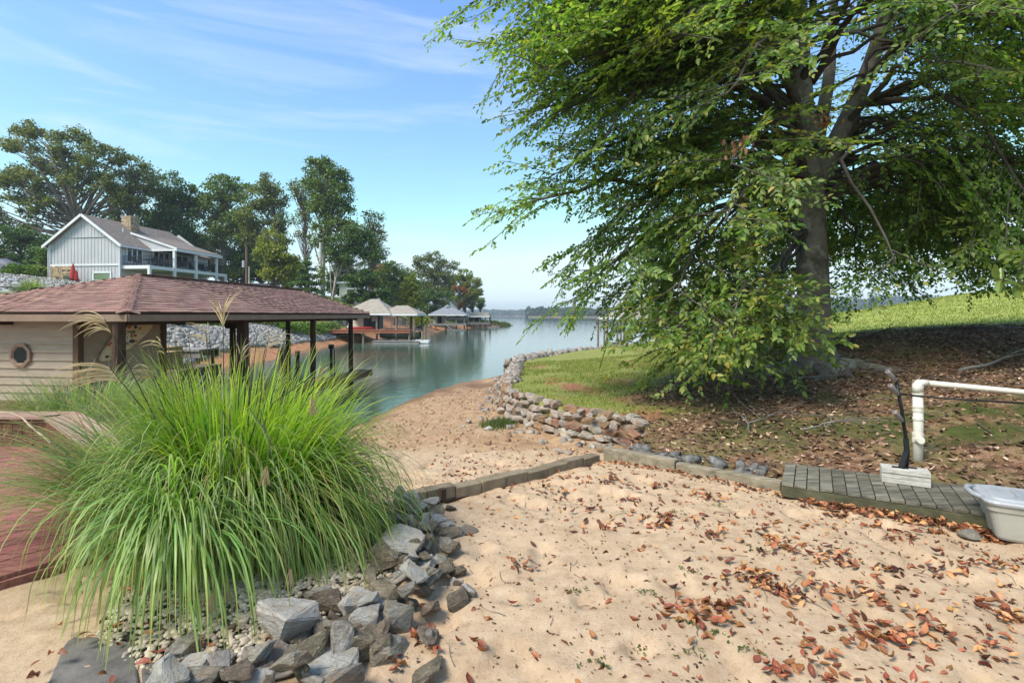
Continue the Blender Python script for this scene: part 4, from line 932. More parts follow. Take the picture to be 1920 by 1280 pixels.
# pebble bed under the clump
mb = MB(); n_ = 30; vs = []; fs = []
for j in range(9):
    for k in range(n_):
        an = 2 * math.pi * k / n_; r = j / 8; x_, y_ = -1.75 + 1.0 * r * math.cos(an), 3.85 + 1.2 * r * math.sin(an); vs.append((x_, y_, float(sandz(x_, y_)) + .12 * (1 - r ** 3) - .02))
fs = [(j * n_ + k, j * n_ + (k + 1) % n_, (j + 1) * n_ + (k + 1) % n_, (j + 1) * n_ + k) for j in range(8) for k in range(n_)]
mb.add(vs, fs); bed = obj('planting_bed', mb, pm('bed_soil', (.10, .075, .05), 9, 8, .95, .6), smooth=True); tag(bed, 'raised bed of pebbles and soil under the grass', kind='structure')
rg = np.random.default_rng(5); n_ = 9000
a = rg.uniform(0, 6.28, n_); r = np.sqrt(rg.random(n_)); X = -1.72 + .92 * r * np.cos(a); Y = 3.8 + 1.25 * r * np.sin(a); rr = np.hypot((X + 1.75) / 1.0, (Y - 3.85) / 1.2).clip(0, 1)
Z = sandz(X, Y) + .12 * (1 - rr ** 3) - .012; S = rg.uniform(.009, .024, n_); S[:300] *= 1.4
oct_ = MB(); oct_.ellipsoid((0, 0, 0), (1, 1, 1), 7, 5); B_ = np.array(oct_.v); tri = []
for f in oct_.f: tri += [(f[0], f[1], f[2])] + ([(f[0], f[2], f[3])] if len(f) == 4 else [])
tri = np.array(tri); sc = S[:, None] * np.stack([rg.uniform(.8, 1.4, n_), rg.uniform(.7, 1, n_), rg.uniform(.4, .65, n_)], 1)
V = B_[None] * sc[:, None]; ca, sa = np.cos(a * 7)[:, None], np.sin(a * 7)[:, None]; V = np.stack([V[..., 0] * ca - V[..., 1] * sa, V[..., 0] * sa + V[..., 1] * ca, V[..., 2]], -1) + np.stack([X, Y, Z], 1)[:, None]
M_PEB = island_rock('pebble', [(.3, (.30, .23, .15)), (.5, (.43, .355, .26)), (.75, (.54, .48, .39))], .35)
tag(np_mesh('pebbles', V.reshape(-1, 3), (tri[None] + (np.arange(n_) * len(B_))[:, None, None]).reshape(-1, 3), M_PEB, smooth=True), 'smooth cream and grey pebbles under the grass clump', kind='stuff')

# ---- big ornamental grass clump
def blade_mat(name, base, edge, tip, trans=.45):
    t = NT(name); uv = t.n('UVMap'); sp = t.n('SeparateXYZ'); t.l(uv.outputs[0], sp.inputs[0])
    isl = t.n('NewGeometry').outputs['Random Per Island']
    mid = t.math('ABSOLUTE', t.math('SUBTRACT', sp.outputs['X'], .5))
    c = t.mix(t.ramp(mid, [(.04, (1, 1, 1)), (.13, (0, 0, 0))]), base, edge)
    c = t.mix(t.ramp(sp.outputs['Y'], [(.62, (0, 0, 0)), (1, (.85, .85, .85))]), c, tip)
    c = t.vary(c, .38, .025, True)
    t.l(c, t.b.inputs['Base Color']); t.b.inputs['Roughness'].default_value = .42; t.b.inputs['Specular IOR Level'].default_value = .4
    tr = t.n('BsdfTranslucent'); t.l(t.mix(1, c, (1.3, 1.5, .5), 'MULTIPLY'), tr.inputs['Color']); mx = t.n('MixShader', Fac=trans); t.l(t.b.outputs[0], mx.inputs[1]); t.l(tr.outputs[0], mx.inputs[2]); t.l(mx.outputs[0], t.out.inputs['Surface']); return t.m
M_BL1 = blade_mat('grass_blade_green', (.15, .27, .055), (.42, .50, .26), (.32, .34, .09))
M_BL2 = blade_mat('grass_blade_bright', (.23, .39, .03), (.42, .50, .14), (.42, .44, .07), .5)
M_BL3 = blade_mat('grass_blade_straw', (.33, .29, .11), (.45, .40, .20), (.42, .30, .12))
def blades(name, n, seed, c, r_in, len_, tilt, grav, wid, mat, parent, seg=11, az=None, rim=0.0, el=(1, 1), sq=1.0):
    """ribbons that rise from a tussock and arch over under their own weight"""
    rg = np.random.default_rng(seed); A = rg.uniform(0, 6.2832, n) if az is None else az[0] + rg.normal(0, az[1], n)
    R_ = r_in * (rim + (1 - rim) * np.sqrt(rg.random(n))); Ln = rg.uniform(*len_, n); ti = np.clip(rg.normal(tilt[0], tilt[1], n), .02, 1.35)
    P = np.stack([c[0] + el[0] * R_ * np.cos(A), c[1] + el[1] * R_ * np.sin(A), np.full(n, c[2])], 1); A2 = A + rg.normal(0, .35, n)
    g = rg.uniform(*grav, n); W = rg.uniform(*wid, n); tw = rg.normal(0, .5, n); cur = rg.normal(0, .25, n)
    V = np.zeros((n, seg + 1, 2, 3)); UV = np.zeros((n, seg + 1, 2, 2)); th = ti.copy(); az_ = A2.copy()
    for k in range(seg + 1):
        f = k / seg; dirv = np.stack([np.sin(th) * np.cos(az_), np.sin(th) * np.sin(az_), np.cos(th)], 1)
        side = np.stack([-np.sin(az_ + tw * f), np.cos(az_ + tw * f), .15 * np.sin(tw)], 1)
        w = W * np.minimum(1, .55 + 1.5 * f) * np.minimum(1, (1 - f) * 2.6 + .03)
        V[:, k, 0] = P - side * w[:, None] / 2; V[:, k, 1] = P + side * w[:, None] / 2; UV[:, k, 0] = np.stack([0 * f * W, 0 * W + f], 1); UV[:, k, 1] = np.stack([0 * W + 1, 0 * W + f], 1)
        P = P + dirv * (Ln / seg)[:, None]; th = np.minimum(th + g * (1.0 / seg) * (.35 + 2.0 * f) * np.sin(np.clip(th, .25, 3.0)) ** .6, 2.95); az_ = az_ + cur / seg
        fl_ = P[:, 2] < .06; P[fl_, 2] = .06 + .02 * rg.random(fl_.sum())
    V[..., 1] = c[1] + (V[..., 1] - c[1]) * sq
    if sq < 1: V[..., 0] = np.where(V[..., 0] < c[0], c[0] + (V[..., 0] - c[0]) * .86, V[..., 0]) + .38 * (c[1] - V[..., 1]).clip(0)
    idx = np.arange(n * (seg + 1) * 2).reshape(n, seg + 1, 2)
    F = np.stack([idx[:, :-1, 0], idx[:, :-1, 1], idx[:, 1:, 1], idx[:, 1:, 0]], -1).reshape(-1, 4)
    return np_mesh(name, V.reshape(-1, 3), F, mat, parent, uv=UV.reshape(-1, 2), smooth=True)
GC = (-2.27, 4.15, .10)
gc = empty('ornamental_grass', GC, 'huge arching green ornamental grass clump with feathery tan plumes', 'ornamental grass')
EL = (1.0, .62)
tag(blades('blades', 1900, 21, GC, .60, (1.15, 1.72), (.36, .22), (2.5, 4.2), (.011, .022), M_BL1, gc, el=EL, sq=.70), kind='stuff')
tag(blades('blades', 1300, 22, GC, .60, (.8, 1.4), (.75, .28), (2.2, 3.6), (.009, .018), M_BL1, gc, rim=.4, el=EL, sq=.70), kind='stuff')
tag(blades('blades', 1250, 23, GC, .60, (1.15, 1.75), (.24, .17), (.5, 2.3), (.010, .019), M_BL2, gc, el=EL, sq=.70), kind='stuff')
tag(blades('blades', 620, 24, GC, .58, (1.1, 1.75), (.55, .30), (2.0, 3.4), (.006, .011), M_BL3, gc, el=EL, sq=.70), kind='stuff')
tag(blades('blades', 300, 25, (-2.38, 3.75, .10), .28, (1.15, 1.6), (.42, .2), (2.6, 3.8), (.012, .021), M_BL1, gc, az=(-1.75, .45), sq=.9), kind='stuff')
tag(blades('blades', 230, 26, (-2.6, 4.2, .12), .5, (1.5, 2.05), (.72, .18), (1.1, 1.9), (.005, .010), M_BL3, gc, az=(3.05, .35)), kind='stuff')
tag(blades('blades', 330, 27, (-2.6, 4.2, .12), .5, (1.4, 1.95), (.66, .18), (1.3, 2.2), (.006, .012), M_BL1, gc, az=(3.1, .4)), kind='stuff')
M_STEM = pm('grass_stem', (.045, .055, .022), 5, 3, .6, 0); M_PLUME = pm('plume_tan', [(.3, (.34, .24, .12)), (.7, (.52, .41, .24))], 9, 3, .8, 0)
def plume(base, top, spread, n, droop, ln, parent=gc, seed=0):
    rg = random.Random(seed); base = Vector(base); top = Vector(top); mid = base.lerp(top, .55) + Vector((rg.uniform(-.04, .04), rg.uniform(-.04, .04), .05))
    mb = MB(); mb.tube([base, mid, top], [.006, .005, .003], 5); st = obj('stem', mb, M_STEM, parent)
    mb = MB(); dv = (top - mid).normalized()
    for k in range(n):
        an = rg.uniform(0, 6.28); o_ = Vector((math.cos(an), math.sin(an), 0)); s0 = top - dv * rg.uniform(0, .13); L_ = ln * rg.uniform(.65, 1.1); pts = [s0]; d = (dv * .9 + (spread + o_ * .45)).normalized()
        for q in range(6): d = (d + Vector((0, 0, -droop)) + spread * .06).normalized(); pts.append(pts[-1] + d * L_ / 6)
        mb.tube(pts, [.0022, .0035, .0042, .004, .0032, .0022, .001], 3, cap=False)
    obj('plume', mb, M_PLUME, parent)
def pl(px_, py_, D_, sp, n=16, droop=.22, ln=.28, sd=0):
    tp = at(px_, py_, D=D_); plume(Vector((GC[0] + (tp.x - GC[0]) * .25, GC[1] + (tp.y - GC[1]) * .3, .3)), tp, Vector(sp), n, droop, ln, seed=sd)
pl(196, 598, 3.9, (-.8, 0, .1), 14, .24, .30, 1); pl(205, 688, 3.8, (-1.2, 0, -.05), 22, .16, .42, 2); pl(418, 588, 4.3, (0, 0, .5), 15, .20, .26, 3); pl(455, 655, 4.4, (.2, 0, .3), 9, .2, .2, 4)
pl(598, 700, 4.2, (.5, 0, .5), 12, .05, .12, 5); pl(280, 690, 4.1, (-.2, 0, .1), 14, .25, .22, 6); pl(500, 640, 4.5, (.3, 0, .2), 9, .2, .22, 7); pl(300, 640, 4.4, (-.4, 0, .3), 6, .25, .2, 8); pl(385, 620, 4.6, (-.3, 0, .4), 8, .25, .24, 9)
for k in range(26):
    tp = at(RND.uniform(270, 590), RND.uniform(612, 700), D=RND.uniform(3.9, 4.7)); mb = MB(); b_ = Vector((GC[0] + (tp.x - GC[0]) * .45, GC[1], .4)); mb.tube([b_, b_.lerp(tp, .6), tp], [.0055, .0045, .002], 5); obj('stem', mb, M_STEM, gc)
for (px_, py_, D_, s_) in ((398, 1120, 2.95, -.1), (425, 1100, 3.05, .1), (545, 1075, 3.1, 0), (150, 1085, 3.2, -.1), (500, 882, 3.2, -.1), (585, 752, 3.5, .1)):
    tp = at(px_, py_, D=D_); mb = MB()
    for k in range(16):
        pts = [tp + Vector((RND.uniform(-.006, .006), 0, .03))]; d = Vector((s_ + RND.uniform(-.25, .25), RND.uniform(-.15, .15), -1)).normalized()
        for q in range(4): pts.append(pts[-1] + d * .032); d = (d + Vector((RND.uniform(-.08, .08), 0, 0))).normalized()
        mb.tube(pts, [.001, .003, .003, .0025, .001], 3, cap=False)
    obj('plume', mb, M_PLUME, gc)
    mb = MB(); b_ = Vector((GC[0], GC[1], .4)); md = b_.lerp(tp, .55); md.z = 1.25; mb.tube([b_, md, tp + Vector((0, .05, .18)), tp], [.005, .004, .003, .002], 5); obj('stem', mb, M_STEM, gc)
M_BL4 = blade_mat('grass_blade_pale', (.20, .26, .10), (.36, .40, .22), (.38, .36, .17))
g2 = empty('ornamental_grass', (-6.6, 8.4, .1), 'paler fine leaved grass clump behind the bench by the siding wall', 'ornamental grass')
tag(blades('blades', 1500, 31, (-6.9, 8.3, .05), .75, (.9, 1.35), (.5, .28), (1.2, 2.8), (.006, .011), M_BL4, g2), kind='stuff')
tag(blades('blades', 900, 32, (-5.3, 8.0, .05), .7, (.9, 1.4), (.5, .3), (1.2, 2.8), (.006, .011), M_BL4, g2), kind='stuff')

# ---- leaves fallen on the sand
M_LEAFR = pm('fallen_leaf_red', [(.2, (.085, .026, .014)), (.45, (.22, .07, .028)), (.7, (.36, .14, .05)), (.9, (.48, .24, .085))], 14, 4, .55, .2, 40, .003, rand=.35, hue=.022, spec=.4)
t = NT('fallen_leaf_mass'); isl = t.n('NewGeometry').outputs['Random Per Island']
c = t.ramp(isl, [(0, (.075, .024, .014)), (.4, (.20, .065, .028)), (.7, (.33, .125, .05)), (1, (.46, .25, .10))]); c = t.vary(c, .25, .015, True); M_LEAFM = t.done(c, .6, .35)
def leaf_verts(rg, curl, fold):
    V = []; 
    for i, u in enumerate((0, .2, .45, .72, 1)):
        w = (.03, .19, .235, .155, .0)[i]
        for s_ in (-1, 0, 1):
            V.append(((u - .5), s_ * w, abs(s_) * w * fold + curl * (u - .5) ** 2 * 2.2 + rg.uniform(-.02, .02)))
    F = []
    for i in range(4):
        for j in range(2): a = i * 3 + j; F.append((a, a + 3, a + 4, a + 1))
    return V, F
leaf_mes = []
for i in range(10):
    v_, f_ = leaf_verts(random.Random(i), random.Random(i).uniform(-.5, .7), random.Random(i + 50).uniform(.15, 1.15)); me = bpy.data.meshes.new('fallen_leaf'); me.from_pydata(v_, [], f_); me.materials.append(M_LEAFR); me.polygons.foreach_set('use_smooth', [True] * len(f_)); leaf_mes.append(me)
clusters = [(1420, 1090, 1.3), (1350, 1145, 1.2), (1455, 1110, 1.2), (1280, 1150, .9), (1645, 1135, .8), (1655, 1205, 1.1), (1545, 1250, 1.1), (1690, 1195, 1.0), (1880, 1150, 1), (1250, 990, .9), (1240, 975, .7), (1450, 1005, .9), (1475, 1035, 1), (1340, 1010, .8), (1560, 1050, .9), (1590, 1060, .8), (1400, 1075, .9), (1640, 985, .8), (1700, 1010, .7), (1800, 1070, .8), (1860, 1060, .9), (1330, 1170, .7), (1460, 1265, .8), (1870, 1220, .9), (1900, 1165, .8), (1100, 960, .6), (1130, 990, .6), (1180, 945, .6), (985, 1075, .5), (880, 1210, .35), (785, 1200, .4), (760, 1240, .35), (1760, 1000, .9), (1580, 1100, .7), (1500, 1120, .8), (1750, 1180, .7), (1060, 925, .6), (1150, 905, .6), (1230, 920, .6), (1330, 940, .6), (1660, 1075, .6)]
spots = []
for (cx, cy, wgt) in clusters:
    c = at(cx, cy, z=0)
    for k in range(int(26 * wgt)):
        r = RND.gauss(0, .11); an = RND.uniform(0, 6.28); spots.append((c.x + 1.3 * r * math.cos(an) + RND.gauss(0, .03), c.y + r * math.sin(an), RND.uniform(.0, .03), 1.0))
for k in range(2500):
    x_ = RND.uniform(-1, 6.5); y_ = RND.uniform(1.6, 7.2); d_ = .25 + .75 * smooth(-.5, 2.2, x_)
    if RND.random() < d_ and y_ < 6.6 - .65 * max(0, x_ - 1.2) + .12: spots.append((x_, y_, RND.uniform(-.008, .002), RND.uniform(.35, 1)))
for k in range(420):   # band blown against the walkway
    q = RND.random() ** .8; p = Vector((2.95, 5.25, 0)).lerp(Vector((4.25, 4.45, 0)), q); o_ = abs(RND.gauss(0, .075)); spots.append((p.x - .51 * o_, p.y - .86 * o_, RND.uniform(0, .035), 1.0))
for k in range(120):
    q = RND.random(); p = Vector((1.25, 6.72, 0)).lerp(Vector((2.9, 5.40, 0)), q); o_ = abs(RND.gauss(0, .05)); spots.append((p.x - .6 * o_, p.y - .8 * o_, 0.005, .8))
for k in range(60): spots.append((RND.uniform(-2.6, -1), RND.uniform(2.5, 3.4), .075, 1.0))
for k in range(260): spots.append((RND.uniform(-1.2, 1.2), RND.uniform(5.6, 8.6), 0, .7))
spots = [s_ for s_ in spots if not (s_[0] < -.55 and s_[1] > 3.5 and s_[1] < 5.6)]
spots.sort(key=lambda q: q[0] ** 2 + q[1] ** 2 if abs(q[0] / q[1]) < 1.0 and q[1] > 2.62 else 1e6)
XY = np.array(spots); ZZ = sandz(XY[:, 0], XY[:, 1])
for i in range(300):
    x_, y_, dz, s_ = spots[i]; L_ = RND.uniform(.048, .088) * (.7 + .3 * s_)
    o = put('fallen_leaf', leaf_mes[RND.randrange(10)], (x_, y_, ZZ[i] + .006 + dz), (L_, L_ * RND.uniform(.8, 1.15), L_), None, (RND.gauss(0, .45), RND.gauss(0, .35), RND.uniform(0, 6.28)))
    heap = sum(1 for q in spots[:420] if (q[0] - x_) ** 2 + (q[1] - y_) ** 2 < .0144) > 7; qx = x_ / y_
    zone = 'below the rock pile' if qx < -.12 else 'left of the foreground middle' if qx < .12 else 'in the foreground middle' if qx < .4 else 'right of the foreground middle' if qx < .68 else 'at the foreground right edge'
    tag(o, ('red brown leaf in a leaf heap ' if heap else 'lone red brown leaf on the sand ') + zone + (', nearest row' if y_ < 3.0 else ', farther row' if y_ > 3.5 else ''), 'leaf', 'dead leaves strewn on the sand')
def leaf_mass(name, P, L_, mat, seed, tilt=.4, parent=None):
    rg = np.random.default_rng(seed); n = len(P); base = []
    for i in range(8): base.append(np.array(leaf_verts(random.Random(i), random.Random(i).uniform(-.5, .7), random.Random(i + 50).uniform(.15, 1.1))[0]))
    F = np.array(leaf_verts(random.Random(0), 0, 0)[1]); V = np.stack(base)[rg.integers(0, 8, n)] * L_[:, None, None]
    a = rg.uniform(0, 6.28, n); b = rg.normal(0, tilt, n); c_ = rg.normal(0, tilt, n); x, y, z = V[..., 0], V[..., 1], V[..., 2]
    cb, sb = np.cos(b)[:, None], np.sin(b)[:, None]; y, z = y * cb - z * sb, y * sb + z * cb; cb, sb = np.cos(c_)[:, None], np.sin(c_)[:, None]; x, z = x * cb - z * sb, x * sb + z * cb
    ca, sa = np.cos(a)[:, None], np.sin(a)[:, None]; V = np.stack([x * ca - y * sa, x * sa + y * ca, z], -1) + P[:, None]
    return np_mesh(name, V.reshape(-1, 3), (F[None] + (np.arange(n) * V.shape[1])[:, None, None]).reshape(-1, 4), mat, parent, smooth=True)
rest = XY[300:]; P = np.stack([rest[:, 0], rest[:, 1], ZZ[300:] + .006 + rest[:, 2]], 1)
tag(leaf_mass('leaf_litter', P, NP.uniform(.045, .085, len(P)) * (.7 + .3 * rest[:, 3]), M_LEAFM, 3), 'red brown fallen leaves scattered over the sand', kind='stuff')
# crumbs, twigs and sprouts on the sand
n_ = 6500; X = NP.uniform(-1.2, 6, n_); Y = NP.uniform(1.5, 8.5, n_); P = np.stack([X, Y, sandz(X, Y) + .003], 1)
t = NT('leaf_crumb'); M_CRUMB = t.done(t.vary(t.ramp(t.n('NewGeometry').outputs['Random Per Island'], [(0, (.03, .018, .012)), (.6, (.12, .06, .03)), (1, (.22, .13, .06))]), .2, 0, True), .8, .2)
tag(leaf_mass('leaf_crumbs', P, NP.uniform(.008, .03, n_), M_CRUMB, 9, .3), 'dark crumbs of leaves on the sand', kind='stuff')
def twig_mass(name, spots_, mat, seed, zf, lift=.006):
    rg = random.Random(seed); mb = MB()
    for (x_, y_, l_, r_) in spots_:
        an = rg.uniform(0, 6.28); p = Vector((x_, y_, 0)); pts = []
        for k in range(5): pts.append(Vector((p.x, p.y, float(zf(p.x, p.y)) + lift + rg.uniform(0, r_ * 2)))); an += rg.gauss(0, .35); p = p + Vector((math.cos(an), math.sin(an), 0)) * l_ / 4
        mb.tube(pts, [r_, r_ * .9, r_ * .75, r_ * .55, r_ * .3], 4, cap=False)
    return obj(name, mb, mat)
M_TWIG = pm('twig', [(.3, (.055, .042, .032)), (.7, (.17, .14, .11))], 6, 4, .9, .2)
tag(twig_mass('sand_twigs', [(RND.uniform(-.6, 5), RND.uniform(1.9, 6), RND.uniform(.06, .22), .0022) for k in range(90)], M_TWIG, 4, lambda a, b: sandz(a, b)), 'thin dark twigs on the sand', kind='stuff')
M_SPROUT = leaf_mat('sprout_leaf', [(0, (.06, .09, .025)), (1, (.13, .17, .05))])
P = []
for (cx, cy) in ((1300, 1075), (1290, 1170), (1340, 1190), (1200, 1205), (1210, 1110), (1080, 1110), (1400, 1220), (1110, 1240), (1265, 965), (1340, 955), (1290, 1230), (1070, 855), (790, 840), (1420, 1035), (1320, 780)):
    c = at(cx, cy, z=0)
    for k in range(26): q = RND.uniform(-.09, .09); P.append((c.x + q, c.y + q * RND.choice((.4, -.6)) + RND.gauss(0, .012), float(sandz(c.x, c.y)) + RND.uniform(.004, .02)))
tag(leaf_mass('sprouts', np.array(P), NP.uniform(.012, .03, len(P)), M_SPROUT, 12, .6), 'tiny green sprouts in the sand', kind='stuff')
# ================================================================== THE BIG BEECH ON THE BANK
M_BARK = None
t = NT('beech_bark'); v = t.coord('Object', jitter=False); n1 = t.noise(v, 1.6, 7, .65); n2 = t.noise(t.coord('Object', (3, 3, 9), False), 3, 8, .7)
c = t.ramp(n1, [(.3, (.14, .115, .09)), (.5, (.23, .20, .165)), (.7, (.32, .29, .245))]); c = t.mix(t.math('MULTIPLY', t.ramp(n2, [(.32, (1, 1, 1)), (.46, (0, 0, 0))]), .7), c, (.045, .035, .026))
c = t.mix(t.math('MULTIPLY', t.ramp(t.noise(v, .9, 5, .7), [(.52, (0, 0, 0)), (.60, (1, 1, 1))]), .6), c, (.085, .075, .045))
c = t.mix(t.math('MULTIPLY', t.ramp(t.noise(v, 2.3, 6, .75), [(.55, (0, 0, 0)), (.60, (1, 1, 1))]), .7), c, (.40, .37, .32))
t.bump(t.math('ADD', n2, t.noise(v, 14, 6, .7)), .5, .02); M_BARK = t.done(c, .85, .2)
M_LIMB = pm('limb_bark', [(.3, (.045, .037, .030)), (.7, (.135, .115, .095))], 3, 6, .9, .4, jitter=False)
M_BEECH = leaf_mat('beech_leaf', [(0, (.080, .160, .034)), (.35, (.120, .210, .045)), (.7, (.165, .255, .058)), (1, (.23, .30, .072))],   .34, .58, .28, .018, .55, (.27, .24, .04))
M_BEECHY = leaf_mat('beech_leaf_light', [(0, (.105, .165, .030)), (.5, (.155, .215, .045)), (.85, (.22, .255, .06)), (1, (.34, .28, .05))], .38, .42, .25, .02)
TB = Vector((7.3, 12.3, .55))
beech = empty('beech_tree', TB, 'huge spreading beech tree with grey trunk on the leafy bank', 'tree')
rg = np.random.default_rng(77)
# trunk with buttressed foot
def trunk_loft(path, name, par, mat, n=22, flare=None):
    V = []; 
    for (x_, y_, z_, r) in path:
        for k in range(n):
            an = 2 * math.pi * k / n; f = 1.0
            if flare: 
                e = max(0, 1 - (z_ - TB.z) / 1.5) ** 2.2; f = 1 + e * (.30 + .75 * max(0, math.cos(2.5 * an + .6)) ** 2) ; f *= 1 + .05 * math.sin(3 * an + z_)
            V.append((x_ + r * f * math.cos(an), y_ + r * f * math.sin(an), z_))
    m = len(path); F = [(j * n + k, j * n + (k + 1) % n, (j + 1) * n + (k + 1) % n, (j + 1) * n + k) for j in range(m - 1) for k in range(n)]
    mb = MB(); mb.add(V, F + [tuple((m - 1) * n + k for k in range(n))]); return obj(name, mb, mat, par, True)
tp = [(7.30, 12.3, -.1, .50), (7.30, 12.3, .35, .49), (7.30, 12.3, .6, .46), (7.29, 12.3, .85, .43), (7.28, 12.3, 1.15, .405), (7.26, 12.3, 1.6, .39), (7.24, 12.3, 2.2, .378), (7.20, 12.3, 3.0, .37), (7.16, 12.32, 3.9, .37), (7.13, 12.33, 4.7, .39), (7.11, 12.34, 5.2, .40), (7.06, 12.35, 5.8, .33), (7.0, 12.37, 6.8, .31), (6.94, 12.4, 8.0, .28), (6.9, 12.42, 9.4, .24), (6.9, 12.5, 11.5, .19), (6.95, 12.5, 14, .11), (7, 12.5, 16.5, .03)]
tp = [(a, b, c_, r * .92) for a, b, c_, r in tp]
trunk_loft(tp, 'trunk', beech, M_BARK, flare=True)
def spline(pts, n):
    P = np.array(pts, float); m = len(P); tt = np.linspace(0, m - 1, n); out = []
    for q in tt:
        i = min(int(q), m - 2); f = q - i; p0 = P[max(i - 1, 0)]; p1 = P[i]; p2 = P[i + 1]; p3 = P[min(i + 2, m - 1)]
        out.append(.5 * ((2 * p1) + (-p0 + p2) * f + (2 * p0 - 5 * p1 + 4 * p2 - p3) * f * f + (-p0 + 3 * p1 - 3 * p2 + p3) * f ** 3))
    return np.array(out)
stems = [[(7.25, 12.3, 4.9), (7.65, 12.25, 5.8), (8.15, 12.2, 6.9), (8.6, 12.1, 8.2), (8.9, 12.0, 9.6), (9.4, 12, 11.5), (9.9, 12, 14.0)],
         [(7.25, 12.5, 5.2), (7.6, 12.7, 6.4), (8.0, 12.95, 7.8), (8.25, 13.2, 9.2), (8.5, 13.4, 11.5), (8.6, 13.6, 14.5)]]
for i, s_ in enumerate(stems):
    q = spline(s_, 14); r = np.linspace(.27 - .07 * i, .05, 14); mb = MB(); mb.tube([tuple(a) for a in q], list(r), 12); obj('limb', mb, M_BARK, beech, True)
# surface roots
for (a_, l_) in ((-2.0, 1.5), (-1.45, 1.1), (-.7, 1.6), (.1, 1.1), (2.4, 1.2), (3.3, 1.3)):
    pts = []
    for k in range(7):
        r_ = .42 + l_ * k / 6; x_, y_ = 7.3 + r_ * math.cos(a_ + .12 * math.sin(k)), 12.3 + r_ * math.sin(a_ + .12 * math.sin(k)); pts.append((x_, y_, float(bankz(x_, y_)) + .12 * (1 - k / 6) - .04))
    mb = MB(); mb.tube(pts, [.16, .13, .10, .08, .06, .045, .02], 9); obj('root', mb, M_BARK, beech, True)

limbs = []
def limb(a, tip, r0, rise=.6, droop=.35, n=13, dens=1.0, mid=None, light=0.0):  # light: share of paler leaves, brightening a lit bough by leaf colour
    a = np.array(a, float); b = np.array(tip, float); m_ = np.array(mid, float) if mid is not None else a + (b - a) * .5 + np.array((0, 0, rise))
    q = spline([a, a + (m_ - a) * .5 + (0, 0, rise * .15), m_, m_ + (b - m_) * .55 + (0, 0, droop * .4), b], n)
    q[1:-1] += rg.normal(0, .05, (n - 2, 3)) + np.cumsum(rg.normal(0, .07, (n - 2, 3)), axis=0) * np.sin(np.linspace(0.2, 2.9, n - 2))[:, None]; limbs.append((q, r0, dens, light))
def tr_at(z):
    P = np.array(tp); return np.array([np.interp(z, P[:, 2], P[:, k]) for k in range(3)])
# limbs measured off the photograph (tips), then the crown is filled evenly round the stem
limb(tr_at(4.9), (.05, 10.4, 4.0), .13, .5, .5, 15, 1.15)                   # long low arm reaching over the lawn
limb(tr_at(5.6), (.9, 11.3, 5.0), .11, 1.0, .4, 14)
limb(tr_at(6.4), (.4, 10.6, 6.1), .12, 1.2, .5, 14)
limb(tr_at(8.2), (-.85, 10.2, 8.1), .13, 1.6, .4, 15, .9)
limb(tr_at(7.5), (-.2, 10.2, 7.2), .11, 1.4, .5, 14, .9)
limb(tr_at(9.0), (-.2, 11.2, 9.6), .12, 1.6, .3, 14)
limb(tr_at(9.5), (.8, 9.2, 9.6), .12, 1.4, .3, 14)
limb(tr_at(4.6), (1.2, 10.6, 2.15), .11, 1.2, .7, 14, 1.2)
limb(tr_at(4.5), (2.2, 11.2, 1.75), .10, 1.2, .7, 14, 1.2)
limb(tr_at(4.6), (1.9, 9.7, 2.9), .11, 1.2, .7, 14, 1.2)
limb(tr_at(4.4), (3.1, 11.8, 2.0), .09, 1.1, .7, 13, 1.2)
limb(tr_at(4.3), (2.9, 9.0, 2.3), .10, 1.3, .8, 13, 1.1, light=.5)
for tip_, m_ in (((2.95, 8.7, 1.45), (5.2, 10.5, 2.7)), ((3.3, 8.3, 1.7), (5.3, 10.3, 3.0)), ((3.9, 8.6, 1.5), (5.6, 10.4, 2.6)), ((3.4, 9.4, 1.35), (5.3, 10.9, 2.3)), ((4.2, 9.2, 1.3), (5.8, 10.9, 2.2))):
    limb(tr_at(4.0), tip_, .06, .3, .3, 13, 1.25, mid=m_, light=.85)
limb(tr_at(4.2), (3.0, 8.9, 1.8), .07, .4, .3, 14, 1.2, mid=(5.0, 10.6, 3.1), light=.8)         # lowest spray in front of the slope
limb(tr_at(4.0), (3.75, 9.2, 1.35), .07, 1.2, .8, 13, 1.2, light=.9)
limb(tr_at(4.6), (3.6, 9.6, 2.3), .07, 1.1, .9, 12, 1.2, light=.6)
limb(tr_at(4.4), (4.6, 12.8, 2.2), .08, 1.0, .8, 12)
limb(tr_at(5.0), (3.5, 8.2, 4.3), .10, 1.2, .6, 13, 1.1, light=.7)
limb(tr_at(5.0), (3.4, 8.2, 3.4), .10, 1.3, .7, 13, 1.0, light=.6)
limb(tr_at(5.8), (6.3, 8.4, 2.75), .09, 1.2, .7, 12, .7, light=.5)
limb(tr_at(5.7), (9.4, 9.4, 2.6), .08, 1.2, .7, 13, 1.0)
limb(tr_at(4.4), (10.0, 9.5, 2.8), .10, 1.4, .6, 13, 1.0)
limb(tr_at(4.5), (10.7, 10.6, 3.0), .09, 1.2, .5, 13, 1.0)
limb((8.2, 12.2, 6.9), (9.2, 8.5, 3.0), .09, 1.3, .6, 13, .9)
limb(tr_at(4.8), (11.4, 8.9, 3.1), .10, 1.3, .6, 14, 1.0)
limb(tr_at(5.0), (12.8, 10.5, 3.2), .10, 1.3, .6, 14)
limb(tr_at(4.6), (12.2, 12.6, 2.9), .10, 1.3, .6, 13)
limb(tr_at(4.4), (9.8, 14.6, 3.0), .09, 1.2, .6, 12)
limb(tr_at(4.8), (7.4, 16.6, 3.0), .10, 1.3, .6, 12, .8)
limb(tr_at(5.0), (4.6, 15.8, 3.2), .10, 1.3, .6, 12, .8)
